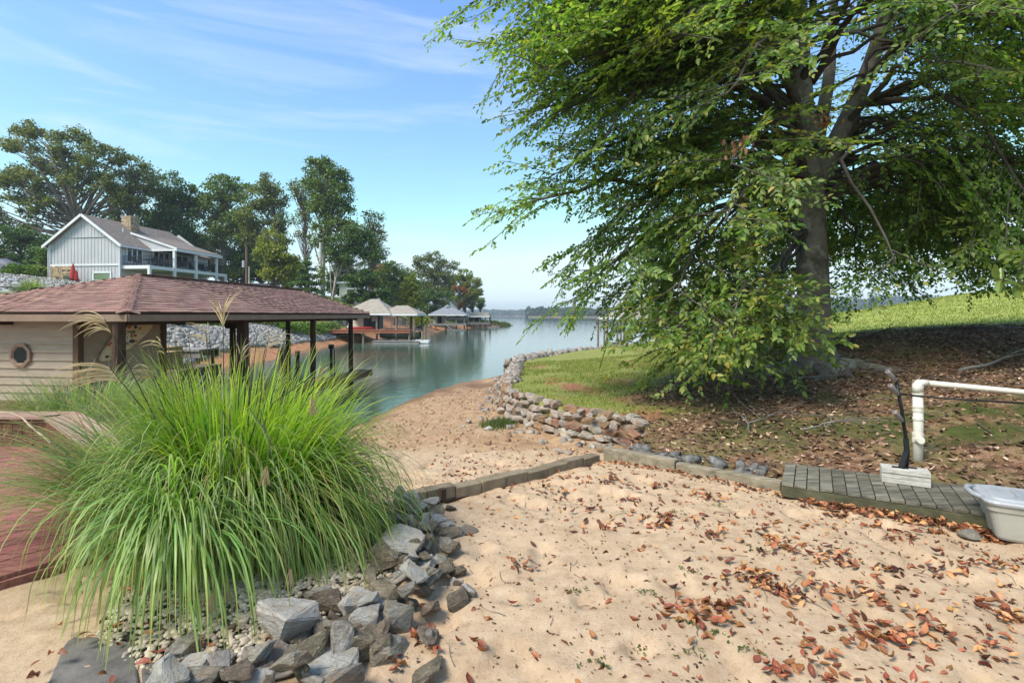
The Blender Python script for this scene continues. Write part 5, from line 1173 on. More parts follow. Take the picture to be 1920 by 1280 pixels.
limb((8.2, 12.2, 6.9), (10.2, 8.8, 4.5), .10, .9, .5, 13); limb((8.2, 12.2, 6.9), (12.6, 9.3, 5.2), .11, 1.0, .5, 14); limb((8.6, 12.1, 8.2), (11.0, 8.0, 6.6), .11, 1.2, .5, 13)
limb((8.6, 12.1, 8.2), (13.6, 10.8, 6.6), .11, 1.2, .5, 14); limb((8.9, 12, 9.6), (12.6, 8.4, 8.4), .11, 1.2, .5, 13); limb((7.9, 12.25, 6.4), (9.0, 8.0, 5.2), .09, 1.1, .6, 13, .8)
limb((8.4, 12.1, 7.5), (9.2, 7.3, 6.4), .10, 1.2, .6, 13, .8); limb((7.2, 12.3, 7.5), (6.6, 7.6, 6.4), .10, 1.3, .6, 13, .8, light=.2); limb((7.0, 12.3, 8.5), (5.0, 7.6, 7.6), .10, 1.3, .6, 13, .9, light=.2)
limb(tr_at(6.0), (3.3, 7.9, 5.3), .10, 1.3, .6, 13, 1, light=.4); limb(tr_at(6.8), (2.5, 8.2, 6.4), .11, 1.4, .6, 14, 1, light=.2); limb(tr_at(6.2), (1.6, 9.2, 4.9), .11, 1.2, .6, 14, 1.1, light=.1)
limb(tr_at(5.4), (2.6, 9.6, 3.9), .10, 1.2, .6, 13, 1.1, light=.3); limb(tr_at(5.2), (1.4, 11.4, 3.1), .10, 1.2, .6, 13, 1.1)
for i in range(64):   # inner and outer boughs filling the lake side of the crown
    z_ = rg.uniform(4.9, 10.5); tx = rg.uniform(.25, 5.2); ty = rg.uniform(8.3, 13.5); tz = z_ + rg.uniform(-1.2, .9); tz = max(tz, 2.6 + .25 * max(0, 2.5 - tx))
    if tx < 1.4 and tz < 4.4: tz = 4.4 + rg.random()
    if tz < 8.5 and tx / ty > .42: tx = ty * rg.uniform(.15, .42)
    limb(tr_at(z_), (tx, ty, tz),   .065, .8, .35, 12, .95, light=.6 * (rg.random() < .45) * (ty < 10.8))
for i in range(30):   # and the landward side
    z_ = rg.uniform(5.6, 10.5); tx = rg.uniform(8.6, 14.2); ty = rg.uniform(7.9, 13.8); tz = max(z_ + rg.uniform(-1.6, .9), 3.0)
    if tz < 8.5 and tx / ty < .82: tx = ty * rg.uniform(.82, 1.1)
    q_ = np.array(stems[0]); limb((np.interp(z_, q_[:, 2], q_[:, 0]), 12.2, z_) if i % 3 else tuple(tr_at(z_ + 1)), (tx, ty, tz), rg.uniform(.04, .07), rg.uniform(.2, 1.4), .35, 12, .8)
for i in range(22):   # low shelves on the landward side and behind the stem
    z_ = rg.uniform(4.8, 6.4); tx = rg.uniform(8.3, 13.0); ty = rg.uniform(9.3, 16.5); tz = rg.uniform(2.7, 4.6) + .05 * (ty - 9)
    if ty < 12 and tx / ty < .80: tx = ty * rg.uniform(.8, 1.1)
    q_ = np.array(stems[0]); limb((np.interp(z_, q_[:, 2], q_[:, 0]), 12.3, z_), (tx, ty, tz), .06, .9, .35, 12, 1.0)
for i in range(8):
    z_ = rg.uniform(4.8, 6.4); limb(tr_at(z_), (rg.uniform(3.2, 8.0), rg.uniform(13.8, 17.2), rg.uniform(2.4, 4.2)), .06, .9, .35, 12, .9)
k = 0
for z_ in np.arange(7.0, 16.4, .40):
    k += 1; az = k * 2.39996; R_ = float(np.interp(z_, [6, 8, 10, 12, 14, 17], [6.6, 6.5, 6.0, 5.2, 3.8, 1.6])) * rg.uniform(.85, 1.08)
    if -2.6 < az % 6.2832 - 6.2832 < -.5: R_ = min(R_, 4.6)
    a = tr_at(z_); limb(a, a + np.array((R_ * math.cos(az), R_ * math.sin(az), rg.uniform(-.5, 1.2))), float(np.interp(z_, [6, 16], [.11, .04])), .9, .4, 12, .42)
twV = []; Lp = []; Ld = []; Ln_ = []; Ls = []; Lc = []
mbt = MB()
def unit(v): return v / (np.linalg.norm(v) + 1e-9)
for (q, r0, dens, light) in limbs:
    n = len(q); rad = np.interp(np.linspace(0, 1, n), [0, .3, 1], [r0, r0 * .62, .012]); mb = MB(); mb.tube([tuple(a) for a in q], list(rad), 7); obj('limb', mb, M_LIMB, beech, True)
    seg = np.linalg.norm(np.diff(q, axis=0), axis=1); cum = np.concatenate([[0], np.cumsum(seg)]); Lm = cum[-1]; s = (.34 if q[0][2] > 5.6 else .48) * Lm * (.8 if light > .75 else 1); sd = 1
    while s < Lm * 1.0:
        f = s / Lm; p = np.array([np.interp(s, cum, q[:, k_]) for k_ in range(3)]); i = min(np.searchsorted(cum, s), n - 1); tg = unit(q[i] - q[i - 1]) if i else unit(q[1] - q[0])
        hz = unit(np.array((-tg[1], tg[0], 0))); nrm = unit(np.cross(tg, hz)); nrm = nrm if nrm[2] > 0 else -nrm; nrm = unit(nrm + hz * rg.normal(0, .38) + tg * rg.normal(0, .22))
        if (4.6 < p[0] < 7.3 and p[1] < 12.0 and 1.7 < p[2] < 4.8 and not (p[1] < 9.6 and p[2] < 3.0 and p[0] > 6.0)) or (math.hypot(p[0] - 7.2, p[1] - 12.3) < 1.5 and p[2] < 8.5) or (p[1] < 12 and .50 < p[0] / p[1] < .66 and p[2] < 8.0 and rg.random() < .6): s += .2; continue
        sl_ = (.60 + (1 - abs(f - .7) * 1.1) * .85) * rg.uniform(.85, 1.35); an = sd * rg.uniform(.65, 1.15); dv = unit(tg * math.cos(an) + hz * math.sin(an) + np.array((0, 0, rg.normal(.06, .24)))); dr = rg.uniform(.0, .20)
        m = 8; pts = [p]; d = dv.copy()
        for k_ in range(m - 1): d = unit(d + np.array((0, 0, -dr / m)) + rg.normal(0, .05, 3)); pts.append(pts[-1] + d * sl_ / (m - 1))
        pts = np.array(pts); mbt.tube([tuple(a) for a in pts[::2]] + [tuple(pts[-1])], [.014, .011, .008, .006, .003], 4, cap=False)
        sd2 = 1
        for u in np.arange(.12, 1.02, .115):
            if rg.random() > .93: continue
            jj = min(int(u * (m - 1)), m - 2); w_ = u * (m - 1) - jj; pp_ = pts[jj] * (1 - w_) + pts[jj + 1] * w_; tg2 = unit(pts[jj + 1] - pts[jj]); hz2 = unit(np.cross(nrm, tg2)); an = sd2 * rg.uniform(.5, 1.0); sd2 = -sd2
            if u > .97: an = 0
            dt = unit(tg2 * math.cos(an) + hz2 * math.sin(an) + np.array((0, 0, rg.normal(-.06, .12)))); tl = rg.uniform(.32, .68) * (1.15 - .4 * u); nl = int(tl / .050 * dens); 
            sidev = unit(np.cross(nrm, dt)); ss = 1
            mbt.add([pp_ + sidev * .003, pp_ - sidev * .003, pp_ + dt * tl], [(0, 1, 2)])
            for j in range(nl):
                x_ = (j + .6) / nl; ss = -ss; a2 = ss * rg.uniform(.5, 1.05) if j < nl - 1 else 0
                Lp.append(pp_ + dt * tl * x_ + np.array((0, 0, -.10 * tl * x_ * x_))); Ld.append(dt * math.cos(a2) + sidev * math.sin(a2) + np.array((0, 0, -.14 + rg.normal(0, .26)))); Ln_.append(nrm + rg.normal(0, .33, 3)); Ls.append(.06 + .08 * rg.random() ** .8); Lc.append(light)
        s += rg.uniform(.15, .24); sd = -sd
tw = obj('twigs', mbt, M_LIMB, beech); tag(tw, kind='stuff')
P = np.array(Lp); D_ = np.array(Ld); D_ /= np.linalg.norm(D_, axis=1)[:, None]; Nn = np.array(Ln_); Nn -= (Nn * D_).sum(1)[:, None] * D_; Nn /= np.linalg.norm(Nn, axis=1)[:, None]; S_b = np.cross(Nn, D_); Ls = np.array(Ls); Lc = np.array(Lc)
def leaf_faces(P, D_, S_b, Nn, Ls, wid=.27, fold=.35):
    n = len(P); L1 = Ls[:, None]; cup = Nn * (wid * fold * L1)
    V = np.stack([P, P + D_ * .28 * L1 + S_b * wid * L1 + cup, P + D_ * .68 * L1 + S_b * wid * .8 * L1 + cup * .8, P + D_ * L1 - Nn * .10 * L1, P + D_ * .68 * L1 - S_b * wid * .8 * L1 + cup * .8, P + D_ * .28 * L1 - S_b * wid * L1 + cup], 1).reshape(-1, 3)
    i = (np.arange(n) * 6)[:, None]; return V, np.concatenate([i + np.array([[0, 1, 2, 3]]), i + np.array([[0, 3, 4, 5]])], 0)
pale = rg.random(len(P)) < np.maximum(Lc * .8, .035 + .16 * (np.array([vnoise(a[0] * .55, a[2] * .55 + a[1] * .3, 91) for a in P]) > .2))  # random yellowing, plus paler leaves that paint brightness onto lit sprays
V, F = leaf_faces(P[~pale], D_[~pale], S_b[~pale], Nn[~pale], Ls[~pale]); tag(np_mesh('foliage', V, F, M_BEECH, beech), kind='stuff')
V, F = leaf_faces(P[pale], D_[pale], S_b[pale], Nn[pale], Ls[pale]); tag(np_mesh('foliage', V, F, M_BEECHY, beech), 'paler yellow green leaves, brightness of lit sprays partly painted in', kind='stuff')
print('beech leaves', len(P), 'limbs', len(limbs))
# withered brown leaf bunches hanging in the crown
M_DEADLEAF = leaf_mat('withered_leaf', [(0, (.16, .06, .03)), (1, (.36, .19, .10))], .7, .2)
for (px_, py_, D0) in ((1385, 268, 7.9), (1290, 640, 9.3), (1545, 225, 9)):
    c = np.array(at(px_, py_, D=D0)); n = 34; p = c + rg.normal(0, (.10, .10, .09), (n, 3)); d = rg.normal(0, .35, (n, 3)) + np.array((0, 0, -1)); d /= np.linalg.norm(d, axis=1)[:, None]; q = rg.normal(size=(n, 3)); q -= (q * d).sum(1)[:, None] * d; q /= np.linalg.norm(q, axis=1)[:, None]
    V, F = leaf_faces(p, d, np.cross(q, d), q, rg.uniform(.07, .12, n)); o = np_mesh('withered_leaves', V, F, M_DEADLEAF, beech); tag(o, 'bunch of withered brown leaves', kind='stuff')

# ---- broad leaved shrub at the right edge, close by
M_MAG = leaf_mat('broad_leaf', [(0, (.09, .16, .035)), (.5, (.15, .23, .05)), (1, (.25, .31, .07))], .22, .35, .2)
sh = empty('broad_leaf_shrub', (5.05, 3.75, .1), 'broad glossy leaved shrub reaching in from the right edge', 'shrub')
mb = MB(); mb.tube([(5.05, 3.75, .0), (4.98, 3.8, .9), (4.9, 3.85, 1.7), (4.95, 3.9, 2.5)], [.03, .026, .02, .01], 7)
ends = [(3.80, 3.95, 2.42), (3.95, 3.9, 2.27), (3.9, 4.15, 2.20), (4.1, 4.0, 2.12), (4.15, 3.8, 2.45), (4.25, 4.0, 2.0), (4.3, 4.05, 2.34), (4.5, 3.9, 2.6), (4.6, 4.2, 2.1), (5.2, 3.4, 2.4), (5.5, 4.1, 2.2), (5.0, 4.3, 2.8)]
p = []; d = []
for e in ends:
    e = np.array(e); st = np.array((4.92, 3.85, e[2] - .35)); mb.tube([tuple(st), tuple(st * .45 + e * .55 + (0, 0, .05)), tuple(e)], [.012, .008, .004], 5, cap=False); dv = unit(e - st)
    for j in range(13): a_ = rg.normal(0, .75, 3); dd = unit(dv * .6 + a_); p.append(e - dv * rg.uniform(0, .32)); d.append(dd)
obj('stem', mb, M_LIMB, sh)
p = np.array(p); d = np.array(d); q = rg.normal(0, .5, p.shape) + np.array((0, 0, 1)); q -= (q * d).sum(1)[:, None] * d; q /= np.linalg.norm(q, axis=1)[:, None]
V, F = leaf_faces(p, d, np.cross(q, d), q, rg.uniform(.10, .17, len(p)), .22); 
me_n = len(p)
for i in range(me_n):
    mb = MB(); mb.add(V[i * 6:i * 6 + 6], [(0, 1, 2, 3), (0, 3, 4, 5)]); obj('leaf', mb, M_MAG, sh)

# ---- litter, twigs and grass on the bank
n_ = 20000; X = NP.uniform(1.3, 14.5, n_); Y = NP.uniform(4.6, 15.8, n_); sd_, _ = poly_sd(np.stack([X, Y], 1), bank_poly); ok = (sd_ < -.04) & (NP.random(n_) < littermask(X, Y)); X, Y = X[ok], Y[ok]
onw = ((X - W0.x) * wx.x + (Y - W0.y) * wx.y < .9) & ((X - W0.x) * wy.x + (Y - W0.y) * wy.y > 0); X, Y = X[~onw], Y[~onw]
mossy = (((X - 6.3) / 2.0) ** 2 + ((Y - 6.9) / .75) ** 2 < 1) & (NP.random(len(X)) < .6); X, Y = X[~mossy], Y[~mossy]
P = np.stack([X, Y, bankz(X, Y) + .008], 1)
t = NT('bank_leaf'); c = t.ramp(t.n('NewGeometry').outputs['Random Per Island'], [(0, (.08, .045, .028)), (.5, (.20, .11, .065)), (.85, (.32, .20, .13)), (1, (.44, .32, .22))]); M_BLEAF = t.done(t.vary(c, .3, .012, True), .65, .3)
tag(leaf_mass('bank_leaf_litter', P, NP.uniform(.05, .10, len(P)), M_BLEAF, 15, .35), 'brown dead leaves carpeting the slope under the beech', kind='stuff')
sp_ = []
for k in range(520):
    x_, y_ = RND.uniform(2.2, 13), RND.uniform(6, 14.5)
    if littermask(np.array([x_]), np.array([y_]))[0] > .5: sp_.append((x_, y_, RND.uniform(.12, .7), RND.uniform(.003, .008)))
tag(twig_mass('bank_twigs', sp_, M_TWIG, 8, lambda a, b: bankz(a, b), .02), 'grey twigs and roots lying over the slope', kind='stuff')
def branchlet(name, label, p, q, r, nb, seed, mat):
    rg_ = random.Random(seed); p = Vector(p); q = Vector(q); p.z = float(bankz(p.x, p.y)) + .05; q.z = float(bankz(q.x, q.y)) + .06; mb = MB(); pts = [p.lerp(q, k / 7) + Vector((rg_.gauss(0, .05), rg_.gauss(0, .05), rg_.uniform(0, .08))) for k in range(8)]
    mb.tube(pts, [r * (1 - .11 * k) for k in range(8)], 6); dv = (q - p).normalized()
    for k in range(nb):
        s0 = pts[rg_.randrange(1, 7)]; an = rg_.choice((-1, 1)) * rg_.uniform(.4, 1.1); d = Vector((dv.x * math.cos(an) - dv.y * math.sin(an), dv.x * math.sin(an) + dv.y * math.cos(an), rg_.uniform(-.1, .45))); l_ = rg_.uniform(.3, 1.0); pp = [s0]
        for j in range(4): pp.append(pp[-1] + d * l_ / 4); d = (d + Vector((rg_.gauss(0, .15), rg_.gauss(0, .15), -.08))).normalized()
        for z_ in pp[1:]: z_.z = max(z_.z, float(bankz(z_.x, z_.y)) + .015)
        mb.tube(pp, [r * .45, r * .38, r * .3, r * .2, r * .1], 4, cap=False)
    o = obj(name, mb, mat); tag(o, label, 'branch'); return o
M_BRUSH = pm('dry_branch', [(.3, (.10, .085, .07)), (.7, (.26, .23, .20))], 5, 5, .9, .2)
branchlet('fallen_branch', 'long bare grey branch lying aslant at the right of the dark slope', (8.4, 9.6, 0), (11.2, 10.9, 0), .035, 8, 1, M_BRUSH)
branchlet('fallen_branch', 'thin grey branch with many side twigs lying below the beech roots', (5.6, 10.6, 0), (8.4, 11.0, 0), .020, 22, 2, M_BRUSH)
branchlet('fallen_branch', 'dark twiggy branch along the crest right of the trunk', (8.3, 14.0, 0), (11.2, 14.6, 0), .03, 20, 3, M_TWIG)
branchlet('fallen_branch', 'crooked brown branch on the crest far right of the trunk', (11, 14.0, 0), (13.6, 13.3, 0), .03, 20, 4, M_TWIG)
branchlet('fallen_branch', 'short pale forked stick on the slope above the plank walkway', (4.0, 7.0, 0), (4.9, 7.3, 0), .014, 7, 5, M_BRUSH)
branchlet('fallen_branch', 'pale root like stick on the slope left of the plank walkway', (3.3, 7.3, 0), (4.1, 7.9, 0), .014, 7, 6, M_BRUSH)
# lawn blades
def lawn(name, label, n, box, mask, h, mat, seed, zf, w=.006):
    rg_ = np.random.default_rng(seed); X = rg_.uniform(box[0], box[1], n); Y = rg_.uniform(box[2], box[3], n); sd_, _ = poly_sd(np.stack([X, Y], 1), bank_poly); ok = (sd_ < -.1) & (rg_.random(n) < mask(X, Y)); X, Y = X[ok], Y[ok]; n = len(X); Z = zf(X, Y) - .005
    a = rg_.uniform(0, 6.28, n); H = rg_.uniform(*h, n) * (1 + .02 * Y); wd_ = w * (1 + .06 * Y); lean = rg_.normal(0, .5, (n, 2)) * H[:, None]
    V = np.stack([np.stack([X + wd_ * np.cos(a), Y + wd_ * np.sin(a), Z], 1), np.stack([X - wd_ * np.cos(a), Y - wd_ * np.sin(a), Z], 1), np.stack([X + lean[:, 0], Y + lean[:, 1], Z + H], 1)], 1).reshape(-1, 3)
    o = np_mesh(name, V, np.arange(n * 3).reshape(-1, 3), mat); return tag(o, label, kind='stuff')
M_LAWN = leaf_mat('lawn_blade', [(0, (.13, .16, .03)), (.5, (.22, .26, .05)), (.85, (.31, .32, .085)), (1, (.42, .36, .17))], .6, .3, .2)
lm = lambda x, y: (1 - littermask(x, y)) * np.clip(.55 + 1.6 * fbm(x * .8, y * .8, 95), .05, 1)
lawn('lawn_grass', 'short yellow green lawn grass on the point', 90000, (-.1, 9, 8.8, 24), lm, (.02, .055), M_LAWN, 1, bankz)
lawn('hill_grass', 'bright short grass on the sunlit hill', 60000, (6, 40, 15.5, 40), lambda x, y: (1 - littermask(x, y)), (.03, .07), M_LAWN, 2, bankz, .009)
lawn('moss_tufts', 'low green tufts in the mossy part of the slope', 9000, (2.8, 8.5, 5.8, 8.6), lambda x, y: np.clip(1.3 - ((x - 5.8) / 2.6) ** 2 - ((y - 7.0) / .9) ** 2 + fbm(x * 2, y * 2, 96), 0, 1), (.01, .03), M_SPROUT, 3, bankz, .004)
X = []; 
tf = rg.normal(0, 1, (1400, 2)) * (.17, .28) + (-.28, 11.35); Z = sandz(tf[:, 0], tf[:, 1]); H = rg.uniform(.06, .16, 1400); a = rg.uniform(0, 6.28, 1400)
V = np.stack([np.stack([tf[:, 0] + .008 * np.cos(a), tf[:, 1] + .008 * np.sin(a), Z], 1), np.stack([tf[:, 0] - .008 * np.cos(a), tf[:, 1] - .008 * np.sin(a), Z], 1), np.stack([tf[:, 0] + rg.normal(0, .05, 1400), tf[:, 1] + rg.normal(0, .05, 1400), Z + H], 1)], 1).reshape(-1, 3)
tag(np_mesh('grass_tuft', V, np.arange(4200).reshape(-1, 3), M_SPROUT), 'green grass tuft at the foot of the stone wall', 'grass tuft')
# ================================================================== FAR SHORE: HOUSES, DOCKS, PLANTS
# ---- grey house on the hill
HG = Vector((-42.1, 55, 0)); Hd = Vector((.124, .992, 0)).normalized(); Hv = Vector((Hd.y, -Hd.x, 0)); HA = math.atan2(Hd.y, Hd.x)
def HF(u, v_, z): return HG + Hd * u + Hv * v_ + UP * z
M_HSID = pm('house_siding', [(.3, (.45, .45, .45)), (.7, (.51, .51, .51))], .6, 4, .7, 0)
M_BATTEN = pm('house_batten', (.42, .42, .42), 2, 2, .7, 0)
M_HTRIM = pm('house_trim', [(.3, (.66, .66, .64)), (.7, (.76, .76, .74))], 1, 3, .5, 0)
M_HROOF = pm('house_roof', [(.25, (.13, .105, .085)), (.5, (.205, .165, .135)), (.75, (.28, .235, .195))], 3.5, 8, .95, .4, 14, .02)
t = NT('stone_veneer'); v = t.coord('Object', (1, 1, 2.2)); vo = t.n('TexVoronoi', Scale=2.6); t.l(v, vo.inputs['Vector']); c = t.ramp(vo.outputs['Color'], [(.1, (.20, .13, .075)), (.4, (.36, .26, .15)), (.7, (.50, .39, .25)), (1, (.60, .50, .36))])
c = t.mix(t.ramp(vo.outputs['Distance'], [(.42, (0, 0, 0)), (.6, (1, 1, 1))]), c, (.12, .085, .05)); t.bump(vo.outputs['Distance'], .6, .04); M_VENEER = t.done(c, .9, .1)
M_STONEP = pm('veneer_stone', [(.3, (.26, .175, .10)), (.5, (.40, .30, .185)), (.7, (.52, .42, .28))], 5, 5, .9, .3, rand=.35, hue=.015)
M_PANE = NT('house_pane').done((.05, .065, .075), .08, .5)
M_PANEG = NT('green_pane').done((.16, .22, .13), .15, .5)
M_IRON = pm('dark_iron', (.025, .026, .03), 3, 2, .5, 0)
M_CUSH = pm('dark_cushion', (.035, .038, .05), 3, 3, .9, 0)
HZ0, HZF, HZE, HZR, HWD, HL = 5.0, 7.25, 9.75, 12.8, 8.5, 13.2
hs = empty('grey_house', HF(0, 0, HZ0), 'grey board and batten house with tan roof and white porch on the hill', 'house')
mb = MB(); a = [HF(0, 0, HZ0), HF(0, -HWD, HZ0), HF(0, -HWD, HZE), HF(0, -HWD / 2, HZR - .12), HF(0, 0, HZE)]; b = [p + Hd * HL for p in a]
mb.add(a + b, [(0, 1, 2, 3, 4), (9, 8, 7, 6, 5), (0, 4, 9, 5), (1, 6, 7, 2), (0, 5, 6, 1)]); hw = obj('wall', mb, M_HSID, hs)
k = .2
while k < HWD:
    top = HZR - .15 - abs(k - HWD / 2) * (HZR - .12 - HZE) / (HWD / 2); mb = MB(); mb.bar(HF(-.02, -k, HZ0), HF(-.01, -k, top), .035, .025, up=Hd); obj('batten', mb, M_BATTEN, hw); k += .41
k = .2
while k < HL:
    mb = MB(); mb.bar(HF(k, .02, HZ0), HF(k, .01, HZE), .035, .025, up=Hv); obj('batten', mb, M_BATTEN, hw); k += .45
for (z, h_) in ((HZF + .1, .18), (10.35, .06)):
    mb = MB(); e = 0 if z < 9 else (z - HZE) / (HZR - HZE) * HWD / 2; mb.bar(HF(-.05, .05 - e, z), HF(-.05, -HWD - .05 + e, z), .06, h_); obj('trim_band', mb, M_HTRIM if z < 9 else M_BATTEN, hs)
for v_ in (.03, -HWD - .03):
    mb = MB(); mb.bar(HF(-.04, v_, HZ0), HF(-.04, v_, HZE - .1), .22, .12); obj('corner_board', mb, M_HTRIM, hs)
mb = MB(); mb.bar(HF(-.06, -HWD + .1, HZ0 + 1.15), HF(-.06, -HWD + 2.75, HZ0 + 1.15), .10, 2.2); ven = obj('stone_veneer', mb, M_VENEER, hs)
for i in range(11):
    for j in range(7):
        if RND.random() < .97:
            mb = MB(); w_ = RND.uniform(.28, .46); u0 = -HWD + .12 + (j + .5 * (i % 2)) * .37; mb.box(HF(-.125, min(u0 + w_ / 2, -HWD + 2.6), HZ0 + .15 + i * .2), (w_ * .95, .05 + .04 * RND.random(), .185), HA - math.pi / 2); obj('veneer_stone', mb, M_STONEP, ven)
# main roof
def roofp(quad, name='roof', th=.14, par=None, mat=None): return obj(name, MB().slab(quad, th), mat or M_HROOF, par or hs)
rz = lambda v_: HZR - abs(v_ + HWD / 2) * (HZR - HZE) / (HWD / 2)
roofp([HF(-.45, .45, rz(.45)), HF(HL + .1, .45, rz(.45)), HF(HL - 1.6, -HWD / 2, HZR), HF(-.45, -HWD / 2, HZR)])
roofp([HF(-.45, -HWD - .45, rz(-HWD - .45)), HF(-.45, -HWD / 2, HZR), HF(HL - 1.6, -HWD / 2, HZR), HF(HL + .1, -HWD - .45, rz(-HWD - .45))])
roofp([HF(HL + .1, .45, rz(.45)), HF(HL + .1, -HWD - .45, rz(-HWD - .45)), HF(HL - 1.6, -HWD / 2, HZR)])
for sg in (1, -1):
    mb = MB(); p = HF(-.48, -HWD / 2, HZR - .08); q = HF(-.48, -HWD / 2 + sg * (HWD / 2 + .5), rz(.5) - .08); mb.bar(p, q, .06, .26); obj('rake_board', mb, M_HTRIM, hs)
    mb = MB(); mb.bar(HF(-.48, -HWD / 2 + sg * (HWD / 2 + .5), rz(.5) - .1), HF(HL if sg < 0 else 5, -HWD / 2 + sg * (HWD / 2 + .5), rz(.5) - .1), .14, .18); obj('gutter', mb, M_HTRIM, hs)
    mb = MB(); x_ = -HWD / 2 + sg * (HWD / 2 + .1); mb.tube([HF(-.4, -HWD / 2 + sg * (HWD / 2 + .48), 9.45), HF(-.15, x_, 9.1), HF(-.12, x_, HZ0 + .1)], .06, 6); obj('downspout', mb, M_HTRIM, hs)
# porch roof lifted off the main slope
PU0, PU1, PV = 3.5, 11.0, 3.75; pz0, pz1 = rz(-2.1) + .15, 9.5
roofp([HF(PU0, PV, pz1), HF(PU1, PV, pz1), HF(PU1 - .4, -2.1, pz0), HF(PU0, -2.1, pz0)], 'porch_roof')
mb = MB(); mb.add([HF(PU0 + .12, -2.1, pz0 - .15), HF(PU0 + .12, PV - .4, pz1 - .1), HF(PU0 + .12, PV - .4, pz1 - .22), HF(PU0 + .12, .2, pz1 - .22), HF(PU0 + .18, -2.1, pz0 - .15), HF(PU0 + .18, PV - .4, pz1 - .1), HF(PU0 + .18, PV - .4, pz1 - .22), HF(PU0 + .18, .2, pz1 - .22)], [(0, 1, 2, 3), (7, 6, 5, 4), (0, 4, 5, 1), (1, 5, 6, 2), (2, 6, 7, 3), (3, 7, 4, 0)]); obj('porch_gable_wall', mb, M_HSID, hs)
mb = MB(); mb.bar(HF(PU0 - .02, -2.1, pz0 - .08), HF(PU0 - .02, PV, pz1 - .08), .06, .2); obj('rake_board', mb, M_HTRIM, hs)
mb = MB(); mb.bar(HF(PU0, PV - .05, pz1 - .2), HF(PU1, PV - .05, pz1 - .2), .1, .3); obj('porch_beam', mb, M_HTRIM, hs)
mb = MB(); mb.bar(HF(PU0, .1, pz1 - .2), HF(PU0, PV, pz1 - .2), .1, .2); obj('porch_beam', mb, M_HTRIM, hs)
# deck, posts, railing
mb = MB(); mb.prism([HF(.1, .05, 0)[:2], HF(.1, 3.4, 0)[:2], HF(12.2, 3.4, 0)[:2], HF(12.2, .05, 0)[:2]], HZF - .35, HZF); dk = obj('deck_floor', mb, M_HTRIM, hs)
for u in (.15, 3.6, 6.9, 10.4, 12.1):
    mb = MB(); mb.bar(HF(u, 3.35, 3.2), HF(u, 3.35, (pz1 - .2) if 3 < u < 11 else HZF), .26, .26, up=Hd); obj('porch_post', mb, M_HTRIM, hs)
def rail(p, q):
    mb = MB(); mb.bar(p + UP * 1.02, q + UP * 1.02, .07, .06); mb.bar(p + UP * .12, q + UP * .12, .05, .05); l = (q - p).length; n = int(l / .17)
    for k in range(n + 1): mb.bar(p.lerp(q, k / n) + UP * .12, p.lerp(q, k / n) + UP * 1.0, .03, .03)
    return obj('railing', mb, M_IRON, hs)
rail(HF(.18, .2, HZF), HF(.18, 3.3, HZF))
for a_, b_ in ((.2, 3.5), (3.75, 6.8), (7.05, 10.3), (10.5, 12.1)): rail(HF(a_, 3.35, HZF), HF(b_, 3.35, HZF))
rail(HF(12.1, 3.3, HZF), HF(12.1, .3, HZF))
def hwin(u0, u1, z0, z1, n=1, pane=None, v_=.04, door=False):
    mb = MB()
    for (a_, b_, c_, d_) in ((u0, u1, z1, z1 + .14), (u0, u1, z0 - .14, z0)): mb.bar(HF(a_ - .14, v_ + .03, (c_ + d_) / 2), HF(b_ + .14, v_ + .03, (c_ + d_) / 2), .08, .14)
    for k in range(n + 1): u = u0 + (u1 - u0) * k / n; mb.bar(HF(u, v_ + .035, z0), HF(u, v_ + .035, z1), .13, .08, up=Hv)
    w = obj('window', mb, M_HTRIM, hs)
    for k in range(n):
        a_ = u0 + (u1 - u0) * k / n; b_ = u0 + (u1 - u0) * (k + 1) / n; mb = MB(); mb.add([HF(a_, v_ + .02, z0), HF(b_, v_ + .02, z0), HF(b_, v_ + .02, z1), HF(a_, v_ + .02, z1)], [(0, 1, 2, 3)]); obj('pane', mb, pane or M_PANE, w)
hwin(.75, 2.75, HZF + .55, HZF + 1.95, 3); hwin(4.3, 6.6, HZF + .05, HZF + 2.0, 3); hwin(7.6, 9.6, HZF + .7, HZF + 1.9, 2); hwin(10.6, 11.4, HZF + .7, HZF + 1.9, 1)
hwin(1.5, 3.0, HZ0 + .3, HZ0 + 1.5, 2); hwin(5, 7, HZ0 + .1, HZ0 + 1.6, 2)
mb = MB(); 
for (a_, b_, c_, d_) in ((-3.25, -1.0, 6.45, 6.6), (-3.25, -1.0, 5.55, 5.7)): mb.bar(HF(-.05, a_, (c_ + d_) / 2), HF(-.05, b_, (c_ + d_) / 2), .08, .15)
for v_ in (-3.18, -1.07): mb.bar(HF(-.05, v_, 5.6), HF(-.05, v_, 6.55), .15, .08, up=Hd)
w = obj('window', mb, M_HTRIM, hs); mb = MB(); mb.add([HF(-.04, -3.1, 5.65), HF(-.04, -1.1, 5.65), HF(-.04, -1.1, 6.5), HF(-.04, -3.1, 6.5)], [(0, 1, 2, 3)]); obj('pane', mb, M_PANEG, w)
